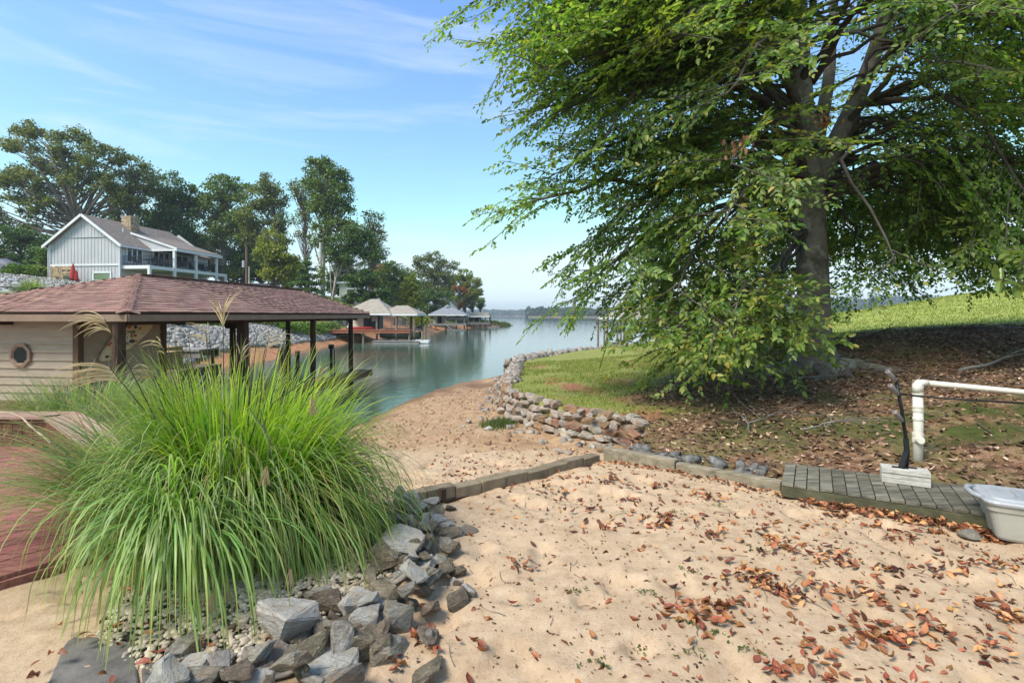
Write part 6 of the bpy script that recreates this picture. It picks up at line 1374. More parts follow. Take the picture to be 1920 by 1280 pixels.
# chimney of stone courses
ch = HF(4.7, -3.3, 0); mb = MB(); mb.bar(ch + UP * 11.6, ch + UP * 13.5, 1.15, 1.0, up=Hd); chim = obj('chimney', mb, M_VENEER, hs)
for i in range(9):
    for j in range(4):
        w_ = .29; mb = MB(); mb.box(ch - Hd * .54 + Hv * (-.45 + (j + .5 * (i % 2) * .6) * w_) + UP * (11.75 + i * .2), (w_ * RND.uniform(.8, 1), .1 + .06 * RND.random(), .18), HA - math.pi / 2); obj('chimney_stone', mb, M_STONEP, chim)
        mb = MB(); mb.box(ch + Hv * .58 + Hd * (-.45 + (j + .5 * (i % 2) * .6) * w_) + UP * (11.75 + i * .2), (w_ * RND.uniform(.8, 1), .1 + .06 * RND.random(), .18), HA); obj('chimney_stone', mb, M_STONEP, chim)
mb = MB(); mb.tube([HF(2.6, -2.2, 11.0), HF(2.6, -2.2, 11.75)], .06, 8); obj('vent_pipe', mb, M_HTRIM, hs)
mb = MB()
for k in range(5):
    an = k * 1.2566 + .3; mb.bar(HF(5.0, 2.0, 9.05), HF(5.0, 2.0, 9.05) + Hd * .55 * math.cos(an) + UP * .55 * math.sin(an), .09, .05)
obj('star_ornament', mb, M_IRON, hs)
# porch furniture
def pchair(u, v_, rz_, lab, tall=1.0):
    p = HF(u, v_, HZF + .005); r = empty('patio_chair', p, lab, 'patio chair', 'dark chairs on the house porch')
    ax = Hd * math.cos(rz_) + Hv * math.sin(rz_); ay = UP.cross(ax); mb = MB(); mb.box(p + UP * .42, (.55, .58, .12), axes=(ax, ay, UP)); obj('seat', mb, M_CUSH, r)
    mb = MB(); mb.bar(p - ax * .27 + UP * .45, p - ax * .36 + UP * .98 * tall, .55, .09, up=ax); obj('backrest', mb, M_CUSH, r)
    for sx in (-1, 1):
        for sy in (-1, 1):
            mb = MB(); mb.bar(p + ax * .24 * sx + ay * .26 * sy, p + ax * .24 * sx + ay * .26 * sy + UP * .4, .04, .04); obj('leg', mb, M_IRON, r)
        mb = MB(); mb.bar(p + ay * .3 * sx - ax * .28 + UP * .64, p + ay * .3 * sx + ax * .26 + UP * .62, .06, .04); obj('armrest', mb, M_IRON, r)
for i, (u, v_, a_, l_) in enumerate(((4.0, 2.2, 0, 'dark patio chair left of the sliding door on the porch'), (5.2, 2.6, 3.1, 'dark patio chair in front of the sliding door'), (7.4, 2.5, .4, 'dark patio chair under the middle porch post'), (8.4, 2.6, 2.4, 'dark patio chair between the middle porch posts'), (9.4, 2.5, .2, 'dark patio chair by the second porch window'), (10.8, 2.6, 3.0, 'dark patio chair at the right end of the porch'))): pchair(u, v_, a_, l_)
p = HF(1.6, 2.2, HZF + .005); tb = empty('patio_table', p, 'long dark covered patio table at the left end of the porch', 'patio table'); mb = MB(); mb.box(p + UP * .72, (1.9, 1.1, .06), HA); obj('table_top', mb, M_CUSH, tb)
for sx in (-1, 1):
    for sy in (-1, 1): mb = MB(); mb.bar(p + Hd * .8 * sx + Hv * .4 * sy, p + Hd * .8 * sx + Hv * .4 * sy + UP * .7, .07, .07); obj('leg', mb, M_IRON, tb)
for i, (u, v_, a_, l_) in enumerate(((.8, 1.3, .3, 'dark patio chair behind the covered table'), (1.4, 3.0, 1.6, 'dark patio chair at the railing side of the covered table'), (2.4, 3.0, 1.6, 'dark patio chair right of the covered table'))): pchair(u, v_, a_, l_)
# folded red umbrella, heat pump, bins at the foot of the gable
gz = lambda p: float(hillz(p.x, p.y))
p = HF(-1.0, -4.6, 0); z_ = 5.35; um = empty('patio_umbrella', (p.x, p.y, z_), 'folded red umbrella standing before the gable wall', 'umbrella'); mb = MB()
mb.lathe((p.x, p.y, z_), [(.22, .35), (.30, .5), (.26, 1.0), (.16, 1.6), (.08, 1.95), (.0, 2.05)], 10); obj('folded_canopy', mb, pm('red_cloth', [(.3, (.33, .025, .02)), (.7, (.50, .06, .045))], 3, 4, .8, .3), um); mb = MB(); mb.tube([(p.x, p.y, z_), (p.x, p.y, z_ + 2.2)], .03, 6); obj('pole', mb, M_IRON, um)
mb = MB(); mb.lathe((p.x + .35, p.y, z_), [(.14, .1), (.2, .4), (.12, 1.1), (.0, 1.45)], 8); obj('folded_canopy', mb, bpy.data.materials['red_cloth'], um)
p = HF(-.6, -5.4, 5.7); ac = empty('heat_pump', p - UP * .35, 'dark green air conditioner box beside the stone veneer', 'air conditioner'); mb = MB(); mb.box(p, (.9, .8, .85), HA); obj('housing', mb, pm('ac_green', (.06, .09, .07), 3, 3, .6, .2), ac, bevel=.04)
mb = MB()
for k in range(8): mb.bar(p + UP * (-.3 + k * .09) - Hd * .41 - Hv * .42, p + UP * (-.3 + k * .09) - Hd * .41 + Hv * .42, .02, .03)
obj('louvre', mb, M_IRON, ac)
p = HF(-.5, -HWD - 1.0, 0); z_ = gz(p) - .03; tc_ = empty('trash_can', (p.x, p.y, z_), 'black wheeled trash can left of the stone veneer', 'trash can'); mb = MB(); mb.lathe((p.x, p.y, z_), [(.36, 0), (.44, 1.0)], 4); obj('bin_body', mb, M_BLACK, tc_); mb = MB(); mb.box((p.x, p.y, z_ + 1.04), (.85, .85, .1), .8); obj('lid', mb, M_BLACK, tc_, bevel=.03)
for sx in (-.25, .25): mb = MB(); q = Vector((p.x + sx, p.y - .35, z_ + .12)); mb.tube([q - Vector((.04, 0, 0)), q + Vector((.04, 0, 0))], .12, 10); obj('wheel', mb, M_IRON, tc_)
p = HF(-.9, -HWD - 2.2, 0); mb = MB(); mb.lathe((p.x, p.y, gz(p) - .03), [(.38, 0), (.45, .5), (.46, .85), (.40, .86), (.3, .4)], 12); tag(obj('grey_barrel', mb, pm('barrel_grey', (.30, .31, .33), 3, 3, .6, 0), smooth=True), 'light grey barrel left of the black trash can', 'barrel')
pw = empty('planter_wall', HF(-1.2, -HWD - 4, 5.9), 'low red brick planter wall below the clipped green bushes', 'planter wall'); M_BRK = pm('red_brick', [(.3, (.20, .085, .055)), (.7, (.34, .17, .11))], 8, 4, .9, .3, rand=.25)
for i in range(5):
    for j in range(14):
        w_ = .27; p = HF(-1.2, -HWD - 5.0 + (j + .5 * (i % 2)) * w_ - .1, gz(HF(-1.2, -HWD - 3.5, 0)) + .05 + i * .17); 
        if i < 2 + j * .35: mb = MB(); mb.box(p, (w_ * .94, .3, .155), HA - math.pi / 2); obj('brick', mb, M_BRK, pw)
# car under a cloth cover at the left edge
p = Vector((-57.6, 57.5, float(hillz(-57.6, 57.5)) + .02)); cv = empty('covered_car', p, 'car under a dark grey cloth cover at the left edge', 'covered car'); q = []
for (u, w_, h_) in ((-2.3, .5, .35), (-2.2, .8, .75), (-1.2, .88, .95), (-.5, .85, 1.45), (.8, .85, 1.5), (1.6, .88, 1.1), (2.3, .85, .95), (2.45, .6, .4)):
    for k in range(12): an = math.pi * k / 11; q.append(p + Vector((u, -w_ * math.cos(an), h_ * math.sin(an) ** .55 + .05 * math.sin(k * 3 + u * 5) * math.sin(an))))
mb = MB(); mb.add(q, [(j * 12 + k, j * 12 + k + 1, j * 12 + 13 + k, j * 12 + 12 + k) for j in range(7) for k in range(11)] + [tuple(range(11, -1, -1)), tuple(84 + k for k in range(12))]); obj('cover', mb, pm('cover_cloth', [(.3, (.06, .062, .08)), (.7, (.15, .155, .185))], 1.5, 5, .6, .4, dist=.6), cv, True)
for (sx, sy) in ((-1.4, -.75), (1.4, -.75), (-1.4, .75), (1.4, .75)): mb = MB(); mb.tube([p + Vector((sx, sy - .1, .3)), p + Vector((sx, sy + .1, .3))], .31, 14); obj('wheel', mb, M_BLACK, cv)
# dark picket fence at the left edge behind the roof
p0, p1 = Vector((-42.0, 41.5, 3.3)), Vector((-34.0, 38.2, 3.0)); fn = empty('dark_fence', p0, 'dark picket railing at the left edge just above the roof', 'fence')
for k in range(46): q = p0.lerp(p1, k / 45); mb = MB(); mb.box(q + UP * .45, (.07, .05, 1.0), -.4); obj('picket', mb, M_IRON, fn)
for h_ in (.15, .92): mb = MB(); mb.bar(p0 + UP * h_ + Vector((0, .06, 0)), p1 + UP * h_ + Vector((0, .06, 0)), .05, .09); obj('rail', mb, M_GREYWOOD if h_ > .5 else M_IRON, fn)
# ---- poles, sheds
p = Vector((-31.1, 60, 4.2)); up_ = empty('utility_pole', p, 'brown wooden utility pole standing right of the porch', 'utility pole'); mb = MB(); mb.tube([p - UP * 1.5, p + UP * 5.75], [.17, .13], 10); obj('pole', mb, pm('pole_brown', (.16, .10, .07), 4, 5, .9, .3, stretch=(3, 3, .4)), up_); mb = MB(); mb.tube([p + UP * 3.3 + Vector((-.3, -.1, 0)), p + UP * 4.1 + Vector((-.3, -.1, 0))], .17, 10); obj('transformer', mb, pm('pole_can', (.42, .43, .44), 2, 2, .5, 0), up_); mb = MB(); mb.tube([p - UP * 1.5 + Vector((.28, 0, 0)), p + UP * 3.4 + Vector((.28, 0, 0))], .045, 6); obj('conduit', mb, M_PVC, up_)
p = Vector((-23.2, 62, 3.4)); wp = empty('pale_pole', p, 'pale concrete pole with vine amid the tall slim trees', 'pole'); mb = MB(); mb.tube([p - UP * 1, p + UP * 7.3], [.21, .15], 12); obj('pole', mb, pm('pole_pale', [(.3, (.40, .38, .33)), (.7, (.56, .53, .47))], 3, 5, .9, .2), wp)
P_ = NP.normal(0, 1, (260, 3)) * (.32, .32, .75) + (p.x + .1, p.y, 7.0); tag(leaf_mass('vine', P_, NP.uniform(.2, .4, 260), M_BEECHY, 41, .8, wp), kind='stuff')
p = Vector((-36, 75, 4.6)); sh_ = empty('barrel_roof_shed', p, 'white shed with a dark ribbed barrel roof above the boathouse', 'shed'); mb = MB(); prof = [(-1.25, 0), (-1.25, .95), (-1.15, 1.35), (-.7, 1.75), (0, 1.9), (.7, 1.75), (1.15, 1.35), (1.25, .95), (1.25, 0)]
a = [p + Vector((1.7, y_, z_)) for y_, z_ in prof]; b = [p + Vector((-2.0, y_, z_)) for y_, z_ in prof]; mb.add(a + b, [tuple(range(8, -1, -1)), tuple(range(9, 18)), (0, 9, 17, 8)][:2]); obj('end_wall', mb, M_HTRIM, sh_)
mb = MB(); mb.add(a[:2] + b[:2] + a[7:] + b[7:], [(0, 1, 3, 2), (4, 6, 7, 5)]); obj('side_wall', mb, M_HTRIM, sh_)
mb = MB(); s_ = [(y_ * 1.05, z_ * 1.03 + .02) for y_, z_ in prof[1:8]]; a = [p + Vector((1.6, y_, z_)) for y_, z_ in s_]; b = [p + Vector((-2.1, y_, z_)) for y_, z_ in s_]; mb.add(a + b, [(k, k + 1, 8 + k, 7 + k) for k in range(6)]); shr = obj('roof', mb, pm('shed_roof', (.045, .05, .06), 2, 3, .5, 0), sh_)
for k in range(12): mb = MB(); x_ = 1.5 - k * .31; mb.tube([p + Vector((x_, y_, z_)) for y_, z_ in s_], .035, 4); obj('rib', mb, bpy.data.materials['shed_roof'], shr)
p = Vector((-23.6, 74, 4.0)); ws = empty('white_cottage', p, 'small cream cottage with flat roof half hidden by trees', 'cottage'); mb = MB(); mb.box(p + Vector((0, 1.5, .95)), (2.7, 3, 3.1)); obj('wall', mb, pm('cottage_cream', (.62, .60, .52), 1, 3, .7, 0), ws); mb = MB(); mb.slab([p + Vector((-1.9, -.4, 2.7)), p + Vector((1.7, -.4, 2.5)), p + Vector((1.7, 3.3, 2.75)), p + Vector((-1.9, 3.3, 2.95))], .16); obj('roof', mb, M_HTRIM, ws); mb = MB(); mb.box(p + Vector((.2, -.03, 1.2)), (1.0, .08, 1.1)); w = obj('window', mb, M_HTRIM, ws); mb = MB(); mb.box(p + Vector((.2, -.07, 1.2)), (.8, .04, .9)); obj('pane', mb, M_PANE, w)
# ---- riprap and shore plants
pts = []
for k in range(8500):
    y_ = 14 + 42 * RND.random() ** 1.15; x0 = float(np.interp(y_, [14, 20, 22, 27, 41, 50.7, 56], [-13.6, -14.2, -14.6, -15.6, -16.9, -16.7, -16.4])); x_ = x0 - .6 - RND.random() * float(np.interp(y_, [14, 20, 41, 50, 56], [4.5, 5.2, 4.3, 3.2, 1.2])) - .4
    z_ = float(hill_f(x_, y_)); 
    if z_ > -.75 + .3 * RND.random(): pts.append((x_, y_, z_ + .06, RND.uniform(.12, .34)))
tag(rock_mass('riprap', pts, M_RIP, 17), 'pale grey riprap stones armouring the far bank', kind='stuff')
pts = []
for k in range(2600):
    x_, y_ = RND.uniform(-50, -34), RND.uniform(36, 55)
    if ((x_ + 43) / 6.5) ** 2 + ((y_ - 46) / 8.5) ** 2 < .95: pts.append((x_, y_, float(hillz(x_, y_)) + .02, RND.uniform(.10, .25)))
tag(rock_mass('gravel_stones', pts, M_RIP, 18), 'pale gravel on the slope by the grey house', kind='stuff')
def bush(name, label, c, r, n, mat, leaf, seed, cat='bush', group=None, core=.55):
    rg_ = np.random.default_rng(seed); c = np.array(c, float); u = rg_.normal(size=(n, 3)); u /= np.linalg.norm(u, axis=1)[:, None]; u[:, 2] = np.abs(u[:, 2]) * 1.0 - .12; rr = (core + (1 - core) * rg_.random(n) ** .6) * (1 + .28 * np.sin(u[:, 0] * 5 + seed) * np.cos(u[:, 1] * 4 + seed * 2) + .12 * rg_.normal(size=n))
    P = c + u * rr[:, None] * np.array(r); d = rg_.normal(size=(n, 3)) * .6 + u; d /= np.linalg.norm(d, axis=1)[:, None]; q = rg_.normal(size=(n, 3)) + (0, 0, 1); q -= (q * d).sum(1)[:, None] * d; q /= np.linalg.norm(q, axis=1)[:, None]
    V, F = leaf_faces(P, d, np.cross(q, d), q, rg_.uniform(.7, 1.3, n) * leaf, .3); root = empty(name, tuple(c), label, cat, group); tag(np_mesh('foliage', V, F, mat, root), kind='stuff')
    mb = MB()
    for k in range(4): an = k * 1.57 + seed; mb.tube([tuple(c - (0, 0, .3)), tuple(c + np.array((math.cos(an) * r[0] * .4, math.sin(an) * r[1] * .4, r[2] * .6)))], [.05, .02], 5)
    obj('stem', mb, M_TWIG, root); return root
M_BUSHB = leaf_mat('bush_bright', [(0, (.07, .13, .02)), (.5, (.11, .19, .03)), (1, (.18, .25, .045))], .5, .3, .25)
M_BUSHD = leaf_mat('bush_dark', [(0, (.018, .035, .010)), (.5, (.032, .06, .016)), (1, (.06, .09, .025))], .5, .2, .3)
M_BUSHY = leaf_mat('bush_yellow', [(0, (.16, .19, .02)), (.5, (.24, .27, .03)), (1, (.33, .32, .05))], .5, .35, .2)
bush('clipped_bush', 'rounded clipped green bush in front of the covered car', (-50.2, 52.0, gz(Vector((-50.2, 52, 0))) + .2), (1.5, 1.2, 1.0), 2600, M_BUSHB, .16, 1); bush('clipped_bush', 'clipped green bush at the left of the brick planter', (-51.0, 53.5, gz(Vector((-51, 53.5, 0))) + .2), (1.4, 1.1, 1.0), 2400, M_BUSHB, .16, 2); bush('clipped_bush', 'darker clipped bush nearest the gable corner', (-52.6, 57.2, gz(Vector((-52.6, 57.2, 0))) + .3), (1.3, 1.1, 1.1), 2200, M_BEECHY, .16, 3)
g3 = empty('ornamental_grass', (-36.6, 39.5, 3.2), 'round green grass clump on the gravel above the dark fence', 'ornamental grass'); tag(blades('blades', 420, 51, (-37.3, 39.8, 3.35), .35, (1.3, 2.0), (.6, .3), (1.4, 2.6), (.03, .06), M_BL4, g3, seg=6), kind='stuff')
for i, (px_, D_, s_, m_) in enumerate(((330, 31, .7, M_BUSHD), (370, 40, 1.0, M_BUSHB), (420, 39, .8, M_BUSHB), (455, 43, 1.0, M_BUSHB), (490, 44, .9, M_BEECHY), (515, 46, 1.0, M_BUSHB), (548, 45, .9, M_BUSHB), (575, 47, 1.0, M_BUSHB), (600, 50, .9, M_BUSHB), (625, 52, .9, M_BUSHB))):
    p = at(px_, 600, D=D_); p.x -= .4; p.z = float(hillz(p.x, p.y)) + .2
    bush('shore_shrub', ('dark conical shrub', 'leafy green shrub', 'low green shrub', 'broad green shrub', 'loose olive shrub', 'green shrub', 'round green shrub', 'bright green shrub', 'small green shrub', 'pale green shrub')[i] + (' seen left of the ceiling fan', ' seen right of the ceiling fan', ' above the riprap left of the paired posts', ' above the riprap behind the paired posts', ' above the riprap right of the paired posts', ' left of the third boathouse post', ' behind the third boathouse post', ' left of the fourth boathouse post', ' right of the fourth boathouse post', ' left of the last boathouse post')[i], p, (s_ * 1.2, s_, s_), 900, m_, .2, 60 + i, 'shrub', 'shrubs above the riprap')

# ---- neighbouring boathouses
M_TAN = pm('tan_roof', [(.3, (.255, .215, .165)), (.7, (.36, .31, .25))], 2.5, 8, .95, .4, 16, .02); M_SLATE = pm('slate_roof', [(.3, (.17, .175, .185)), (.7, (.26, .265, .28))], 2, 7, .95, .3, 12, .02)
M_PILE = pm('dock_pile', [(.3, (.14, .105, .07)), (.7, (.27, .215, .15))], 3, 5, .9, .2, rand=.2); M_REDDECK = pm('red_deck', [(.3, (.27, .085, .045)), (.7, (.40, .16, .095))], 2, 5, .8, .2); M_GREYDECK = pm('grey_deck', [(.3, (.21, .195, .175)), (.7, (.34, .32, .30))], 2, 5, .9, .2)
def hip(x0, x1, y0, y1, ze, rx0, rx1, zr, par, mat):
    ym = (y0 + y1) / 2; e = [Vector((x0, y0, ze)), Vector((x1, y0, ze)), Vector((x1, y1, ze)), Vector((x0, y1, ze))]; r = [Vector((rx0, ym, zr)), Vector((rx1, ym, zr))]; b = [p - UP * .06 for p in e]
    mb = MB(); mb.add(e + r + b, [(0, 1, 5, 4), (1, 2, 5), (2, 3, 4, 5), (3, 0, 4), (0, 6, 7, 1), (1, 7, 8, 2), (2, 8, 9, 3), (3, 9, 6, 0), (6, 9, 8, 7)]); rf = obj('roof', mb, mat, par)
    mb = MB(); 
    for i in range(4): mb.bar(e[i] - UP * .14, e[(i + 1) % 4] - UP * .14, .06, .2)
    obj('fascia', mb, M_HTRIM, par); return rf
def piles(par, xs, ys, zt, zb=-2.4, r=.11, name='post'):
    for y_ in ys:
        for x_ in xs: mb = MB(); mb.tube([(x_, y_, zb), (x_ + .02, y_, zt)], [r * 1.05, r], 8); obj(name, mb, M_PILE, par)
def planks(par, x0, x1, y0, y1, z, mat, n, name='deck_board', along='y'):
    for k in range(n):
        a_ = x0 + (x1 - x0) * k / n; b_ = x0 + (x1 - x0) * (k + 1) / n - .02; mb = MB(); mb.box(((a_ + b_) / 2, (y0 + y1) / 2, z), (b_ - a_, y1 - y0, .08)); obj(name, mb, mat, par)
    mb = MB(); mb.bar((x0, y0 + .1, z - .17), (x1, y0 + .1, z - .17), .1, .24); mb.bar((x0, y1 - .1, z - .17), (x1, y1 - .1, z - .17), .1, .24); obj('deck_beam', mb, mat, par)
b2 = empty('boathouse', (-14, 55, -.9), 'tan roofed boathouse with red deck over the water', 'boathouse'); hip(-17.6, -12.4, 52.2, 58, 2.15, -15.2, -14.4, 3.65, b2, M_TAN); hip(-13.5, -9.7, 52.4, 57.8, 2.10, -12.4, -11.2, 2.95, b2, M_TAN)
piles(b2, [-13.9, -11.9, -10.05], [52.6], 2.0); piles(b2, [-17.0, -12.9, -11.3, -10.1], [57.3], 2.0); planks(b2, -20.0, -10.2, 51.0, 52.2, .42, M_REDDECK, 24); planks(b2, -19.6, -15.0, 52.25, 58.2, .42, M_REDDECK, 12); piles(b2, [-19.4, -17.9, -15.9, -14.9, -10.3, -9.0], [51.3], .36, name='pile'); piles(b2, [-9.0], [53], .9, name='pile')
planks(b2, -13.8, -9.2, 50.6, 52.4, -.66, M_GREYDECK, 14, 'float_board'); mb = MB(); mb.box((-9.0, 51.5, -.72), (1.4, 1.2, .26)); obj('float', mb, M_HTRIM, b2)
mb = MB(); mb.box((-17.0, 57.0, 1.25), (2.4, 1.8, 1.75)); w2 = obj('wall', mb, pm('cabin_white', (.62, .58, .52), 1, 2, .7, 0), b2); mb = MB(); mb.box((-15.98, 56.07, 1.2), (.55, .06, 1.6)); obj('door', mb, pm('door_blue', (.05, .065, .09), 1, 2, .5, 0), w2); mb = MB(); mb.box((-15.2, 57.0, 1.2), (1.3, 1.7, 1.6)); obj('wall', mb, bpy.data.materials['door_blue'], b2); mb = MB(); mb.box((-15.15, 56.1, 1.55), (.45, .06, .6)); obj('window', mb, M_HTRIM, b2)
def chair_adk(p, rz_, mat, lab, grp=None, s=1.0):
    p = Vector(p); r = empty('deck_chair', p, lab, 'chair', grp); ax = Vector((math.cos(rz_), math.sin(rz_), 0)); ay = Vector((-ax.y, ax.x, 0)); mb = MB(); mb.box(p + UP * .38 * s, (.6 * s, .6 * s, .05), axes=(ax, ay, UP)); obj('seat', mb, mat, r); mb = MB(); mb.bar(p - ax * .25 * s + UP * .35 * s, p - ax * .5 * s + UP * 1.05 * s, .55 * s, .05, up=ax); obj('backrest', mb, mat, r)
    for sx in (-1, 1): mb = MB(); mb.bar(p + ay * .33 * s * sx + ax * .3 * s, p + ay * .33 * s * sx + ax * .28 * s + UP * .6 * s, .06, .06); mb.bar(p + ay * .33 * s * sx + ax * .34 * s + UP * .6 * s, p + ay * .33 * s * sx - ax * .4 * s + UP * .58 * s, .12, .04); obj('armrest', mb, mat, r)
chair_adk((-18.4, 52.8, .465), -1.6, M_IRON, 'dark low chair on the red deck left of the cabin', 'chairs on the red deck'); chair_adk((-17.3, 52.8, .465), -1.6, M_IRON, 'dark low chair on the red deck before the cabin wall', 'chairs on the red deck')
for i, x_ in enumerate((-12.9, -12.0)): chair_adk((x_, 56.6, float(hillz(x_, 56.6)) + 1.3 if False else .45), -1.6, M_HTRIM, ('white slatted lawn chair behind the tan roofed boathouse posts', 'white slatted lawn chair right of its twin behind the posts')[i], 'white lawn chairs')
mb = MB(); mb.box((-12.2, 56.8, .36), (3.6, 1.8, .12)); obj('landing', mb, M_GREYDECK, b2)
mb = MB(); mb.box((-15.6, 53.0, .54), (1.9, .5, .12)); tag(obj('red_kayak', MB().tube([(-17.1, 52.9, .56), (-16.6, 52.9, .58), (-15.6, 52.9, .6), (-14.6, 52.9, .58), (-14.1, 52.9, .56)], [.02, .13, .16, .13, .02], 10), pm('kayak_red', (.42, .03, .025), 2, 2, .4, 0), smooth=True), 'red kayak lying on the red deck', 'kayak')
def hull(name, lab, c, l, w_, h_, mat, cat, cover=None, rz_=0.0):
    c = Vector(c); r = empty(name, c, lab, cat); ax = Vector((math.cos(rz_), math.sin(rz_), 0)); ay = Vector((-ax.y, ax.x, 0)); V = []; n = 9; st = [(-.5, .86, .0), (-.3, 1, 0), (0, 1, 0), (.25, .85, .03), (.4, .5, .1), (.5, .04, .28)]
    for (u, ww, kz) in st:
        for k in range(n): an = math.pi * k / (n - 1); V.append(c + ax * (u * l) - ay * (math.cos(an) * ww * w_ / 2) + UP * (h_ * (1 - math.sin(an) ** .6 * (1 - kz))))
    F = [(j * n + k, j * n + k + 1, j * n + n + k + 1, j * n + n + k) for j in range(5) for k in range(n - 1)] + [tuple(range(n))]
    mb = MB(); mb.add(V, F); obj('hull', mb, mat, r, True); V = []
    for (u, ww, kz) in st:
        for k in range(7): a_ = -1 + 2 * k / 6; V.append(c + ax * (u * l) + ay * (a_ * ww * w_ / 2 * 1.03) + UP * (h_ * (1 + .28 * (1 - a_ * a_) * (1 if abs(u) < .45 else .3)) + .02))
    mb = MB(); mb.add(V, [(j * 7 + k, j * 7 + k + 1, j * 7 + 8 + k, j * 7 + 7 + k) for j in range(5) for k in range(6)]); obj('cover', mb, cover or mat, r, True)
    mb = MB(); mb.box(c - ax * l * .53 + UP * h_ * .8, (.35, .3, .6)); obj('outboard_motor', mb, M_BLACK, r); return r
hull('covered_boat', 'boat under an olive green cover slung below the red deck', (-11.9, 54.4, -.62), 4.3, 1.7, .62, pm('boat_green', (.13, .15, .10), 2, 3, .6, 0), 'boat', pm('cover_green', (.17, .19, .125), 2, 4, .8, .2), math.pi)
for x_ in (-13.2, -10.9): mb = MB(); mb.bar((x_, 53.2, -.68), (x_, 55.6, -.68), .12, .12); obj('lift_beam', mb, M_IRON, b2); 
b3 = empty('boathouse', (-11.5, 97, -.9), 'grey roofed boathouse with covered blue boat farther down the shore', 'boathouse'); hip(-15.4, -8.5, 94, 101, 2.1, -13.0, -11.4, 3.45, b3, M_SLATE); mb = MB(); mb.lathe((-12.3, 97.5, 0), [(.7, 3.1), (.7, 3.5), (.0, 4.0)], 4); obj('cupola', mb, M_SLATE, b3)
piles(b3, [-15.0, -12.2, -10.3, -8.8], [94.5], 2.0, r=.12); piles(b3, [-15, -8.8], [100.5], 2.0, r=.12); planks(b3, -15.4, -8.4, 93.6, 95.2, .35, M_GREYDECK, 14); planks(b3, -15.4, -12.4, 95.2, 101, .35, M_GREYDECK, 6); mb = MB(); mb.box((-13.9, 98.5, 1.15), (1.9, 3, 1.55)); w3 = obj('wall', mb, bpy.data.materials['cabin_white'], b3); mb = MB(); mb.box((-13.7, 96.97, 1.05), (.8, .06, 1.3)); obj('door', mb, M_BLACK, w3)
mb = MB(); mb.bar((-12.2, 93.5, .3), (-10.8, 93.5, -.85), .5, .1); obj('stairs', mb, M_GREYDECK, b3); planks(b3, -11.8, -8.6, 93.0, 94.2, -.72, M_GREYDECK, 6, 'float_board'); hull('covered_boat', 'boat under a blue cover hanging in the grey roofed boathouse', (-10.4, 97.2, .75), 4.4, 1.9, .75, pm('boat_white', (.45, .45, .45), 2, 3, .5, 0), 'boat', pm('cover_blue', (.10, .15, .20), 2, 4, .8, .2), math.pi)
b4 = empty('boathouse', (-8, 118, -.9), 'low tan roofed open boathouse farthest toward the point', 'boathouse'); mb = MB(); mb.slab([(-10.4, 115, 1.65), (-4.9, 115, 1.65), (-5.6, 118.5, 2.55), (-10.4, 118.5, 2.55)], .12); obj('roof', mb, M_TAN, b4); mb = MB(); mb.slab([(-10.4, 122, 1.65), (-4.9, 122, 1.65), (-5.6, 118.5, 2.55), (-10.4, 118.5, 2.55)], .12); obj('roof', mb, M_TAN, b4); mb = MB(); mb.bar((-10.4, 115, 1.6), (-4.9, 115, 1.6), .06, .22); obj('fascia', mb, M_HTRIM, b4)
piles(b4, [-10, -8.6, -7.3, -6.0, -5.1], [115.5], 1.55, r=.11); piles(b4, [-10, -7.5, -5.1], [121.5], 1.55, r=.11); planks(b4, -10.4, -4.9, 114.8, 116.4, .25, M_GREYDECK, 10); piles(b4, [-4.2, -3.6], [115.5], .3, r=.1, name='pile'); planks(b4, -5.5, -2.8, 114.6, 115.6, -.7, M_GREYDECK, 5, 'float_board'); hull('covered_boat', 'dark blue boat under the low tan open boathouse', (-9.2, 118, .55), 3.6, 1.8, .8, pm('boat_navy', (.03, .035, .06), 2, 3, .5, 0), 'boat', bpy.data.materials['boat_navy'], math.pi)
# boathouse behind the lawn on the right
b5 = empty('boathouse', (10.5, 46, -.9), 'pale boathouse half hidden by beech leaves beyond the grassy point', 'boathouse'); hip(8.4, 14.5, 44.6, 50, 1.75, 10.5, 12.5, 2.6, b5, M_TAN); piles(b5, [8.1, 8.35, 9.25, 9.55, 9.85], [45.0], 1.65, r=.09); piles(b5, [14, 8.3, 11.5], [49.5], 1.65, r=.1); planks(b5, 9.7, 15, 44.6, 49.6, -.72, M_GREYDECK, 12); mb = MB()
for z_ in (-.5, -.28, -.05): mb.bar((10.0, 44.7, z_), (13, 44.7, z_), .05, .06)
for x_ in (10.0, 11.0, 12.0, 13.0): mb.bar((x_, 44.7, -.7), (x_, 44.7, 0), .07, .07)
obj('railing', mb, M_HTRIM, b5)
# poles and docks in the near cove
M_PILED = pm('dark_pile', (.055, .036, .026), 3, 4, .9, .3)
for (px_, py_, D_, lab, cap) in ((621, 648, 20.5, 'thin dark pole with black cap standing in the cove water', True), (527, 652, 24, 'short weathered pile left of the third boathouse post', False), (534, 650, 24.6, 'short weathered pile right beside another in the cove', False), (558, 660, 22, 'short dark pile between two boathouse posts', False)):
    tp_ = at(px_, py_, D=D_); r = empty('mooring_pole', (tp_.x, tp_.y, -1.5), lab, 'pole', 'poles in the cove'); mb = MB(); mb.tube([(tp_.x, tp_.y, -2.2), tp_], .055 if cap else .09, 8); obj('shaft', mb, M_PILED, r); mb = MB(); mb.tube([tp_ - UP * .12, tp_ + UP * .05], .11 if cap else .095, 10); obj('cap', mb, M_BLACK if cap else M_PILE, r)
    if cap: mb = MB(); mb.tube([(tp_.x + .13, tp_.y, -2.2), (tp_.x + .13, tp_.y, tp_.z - .1)], .02, 6); obj('guide_rod', mb, M_BLACK, r)
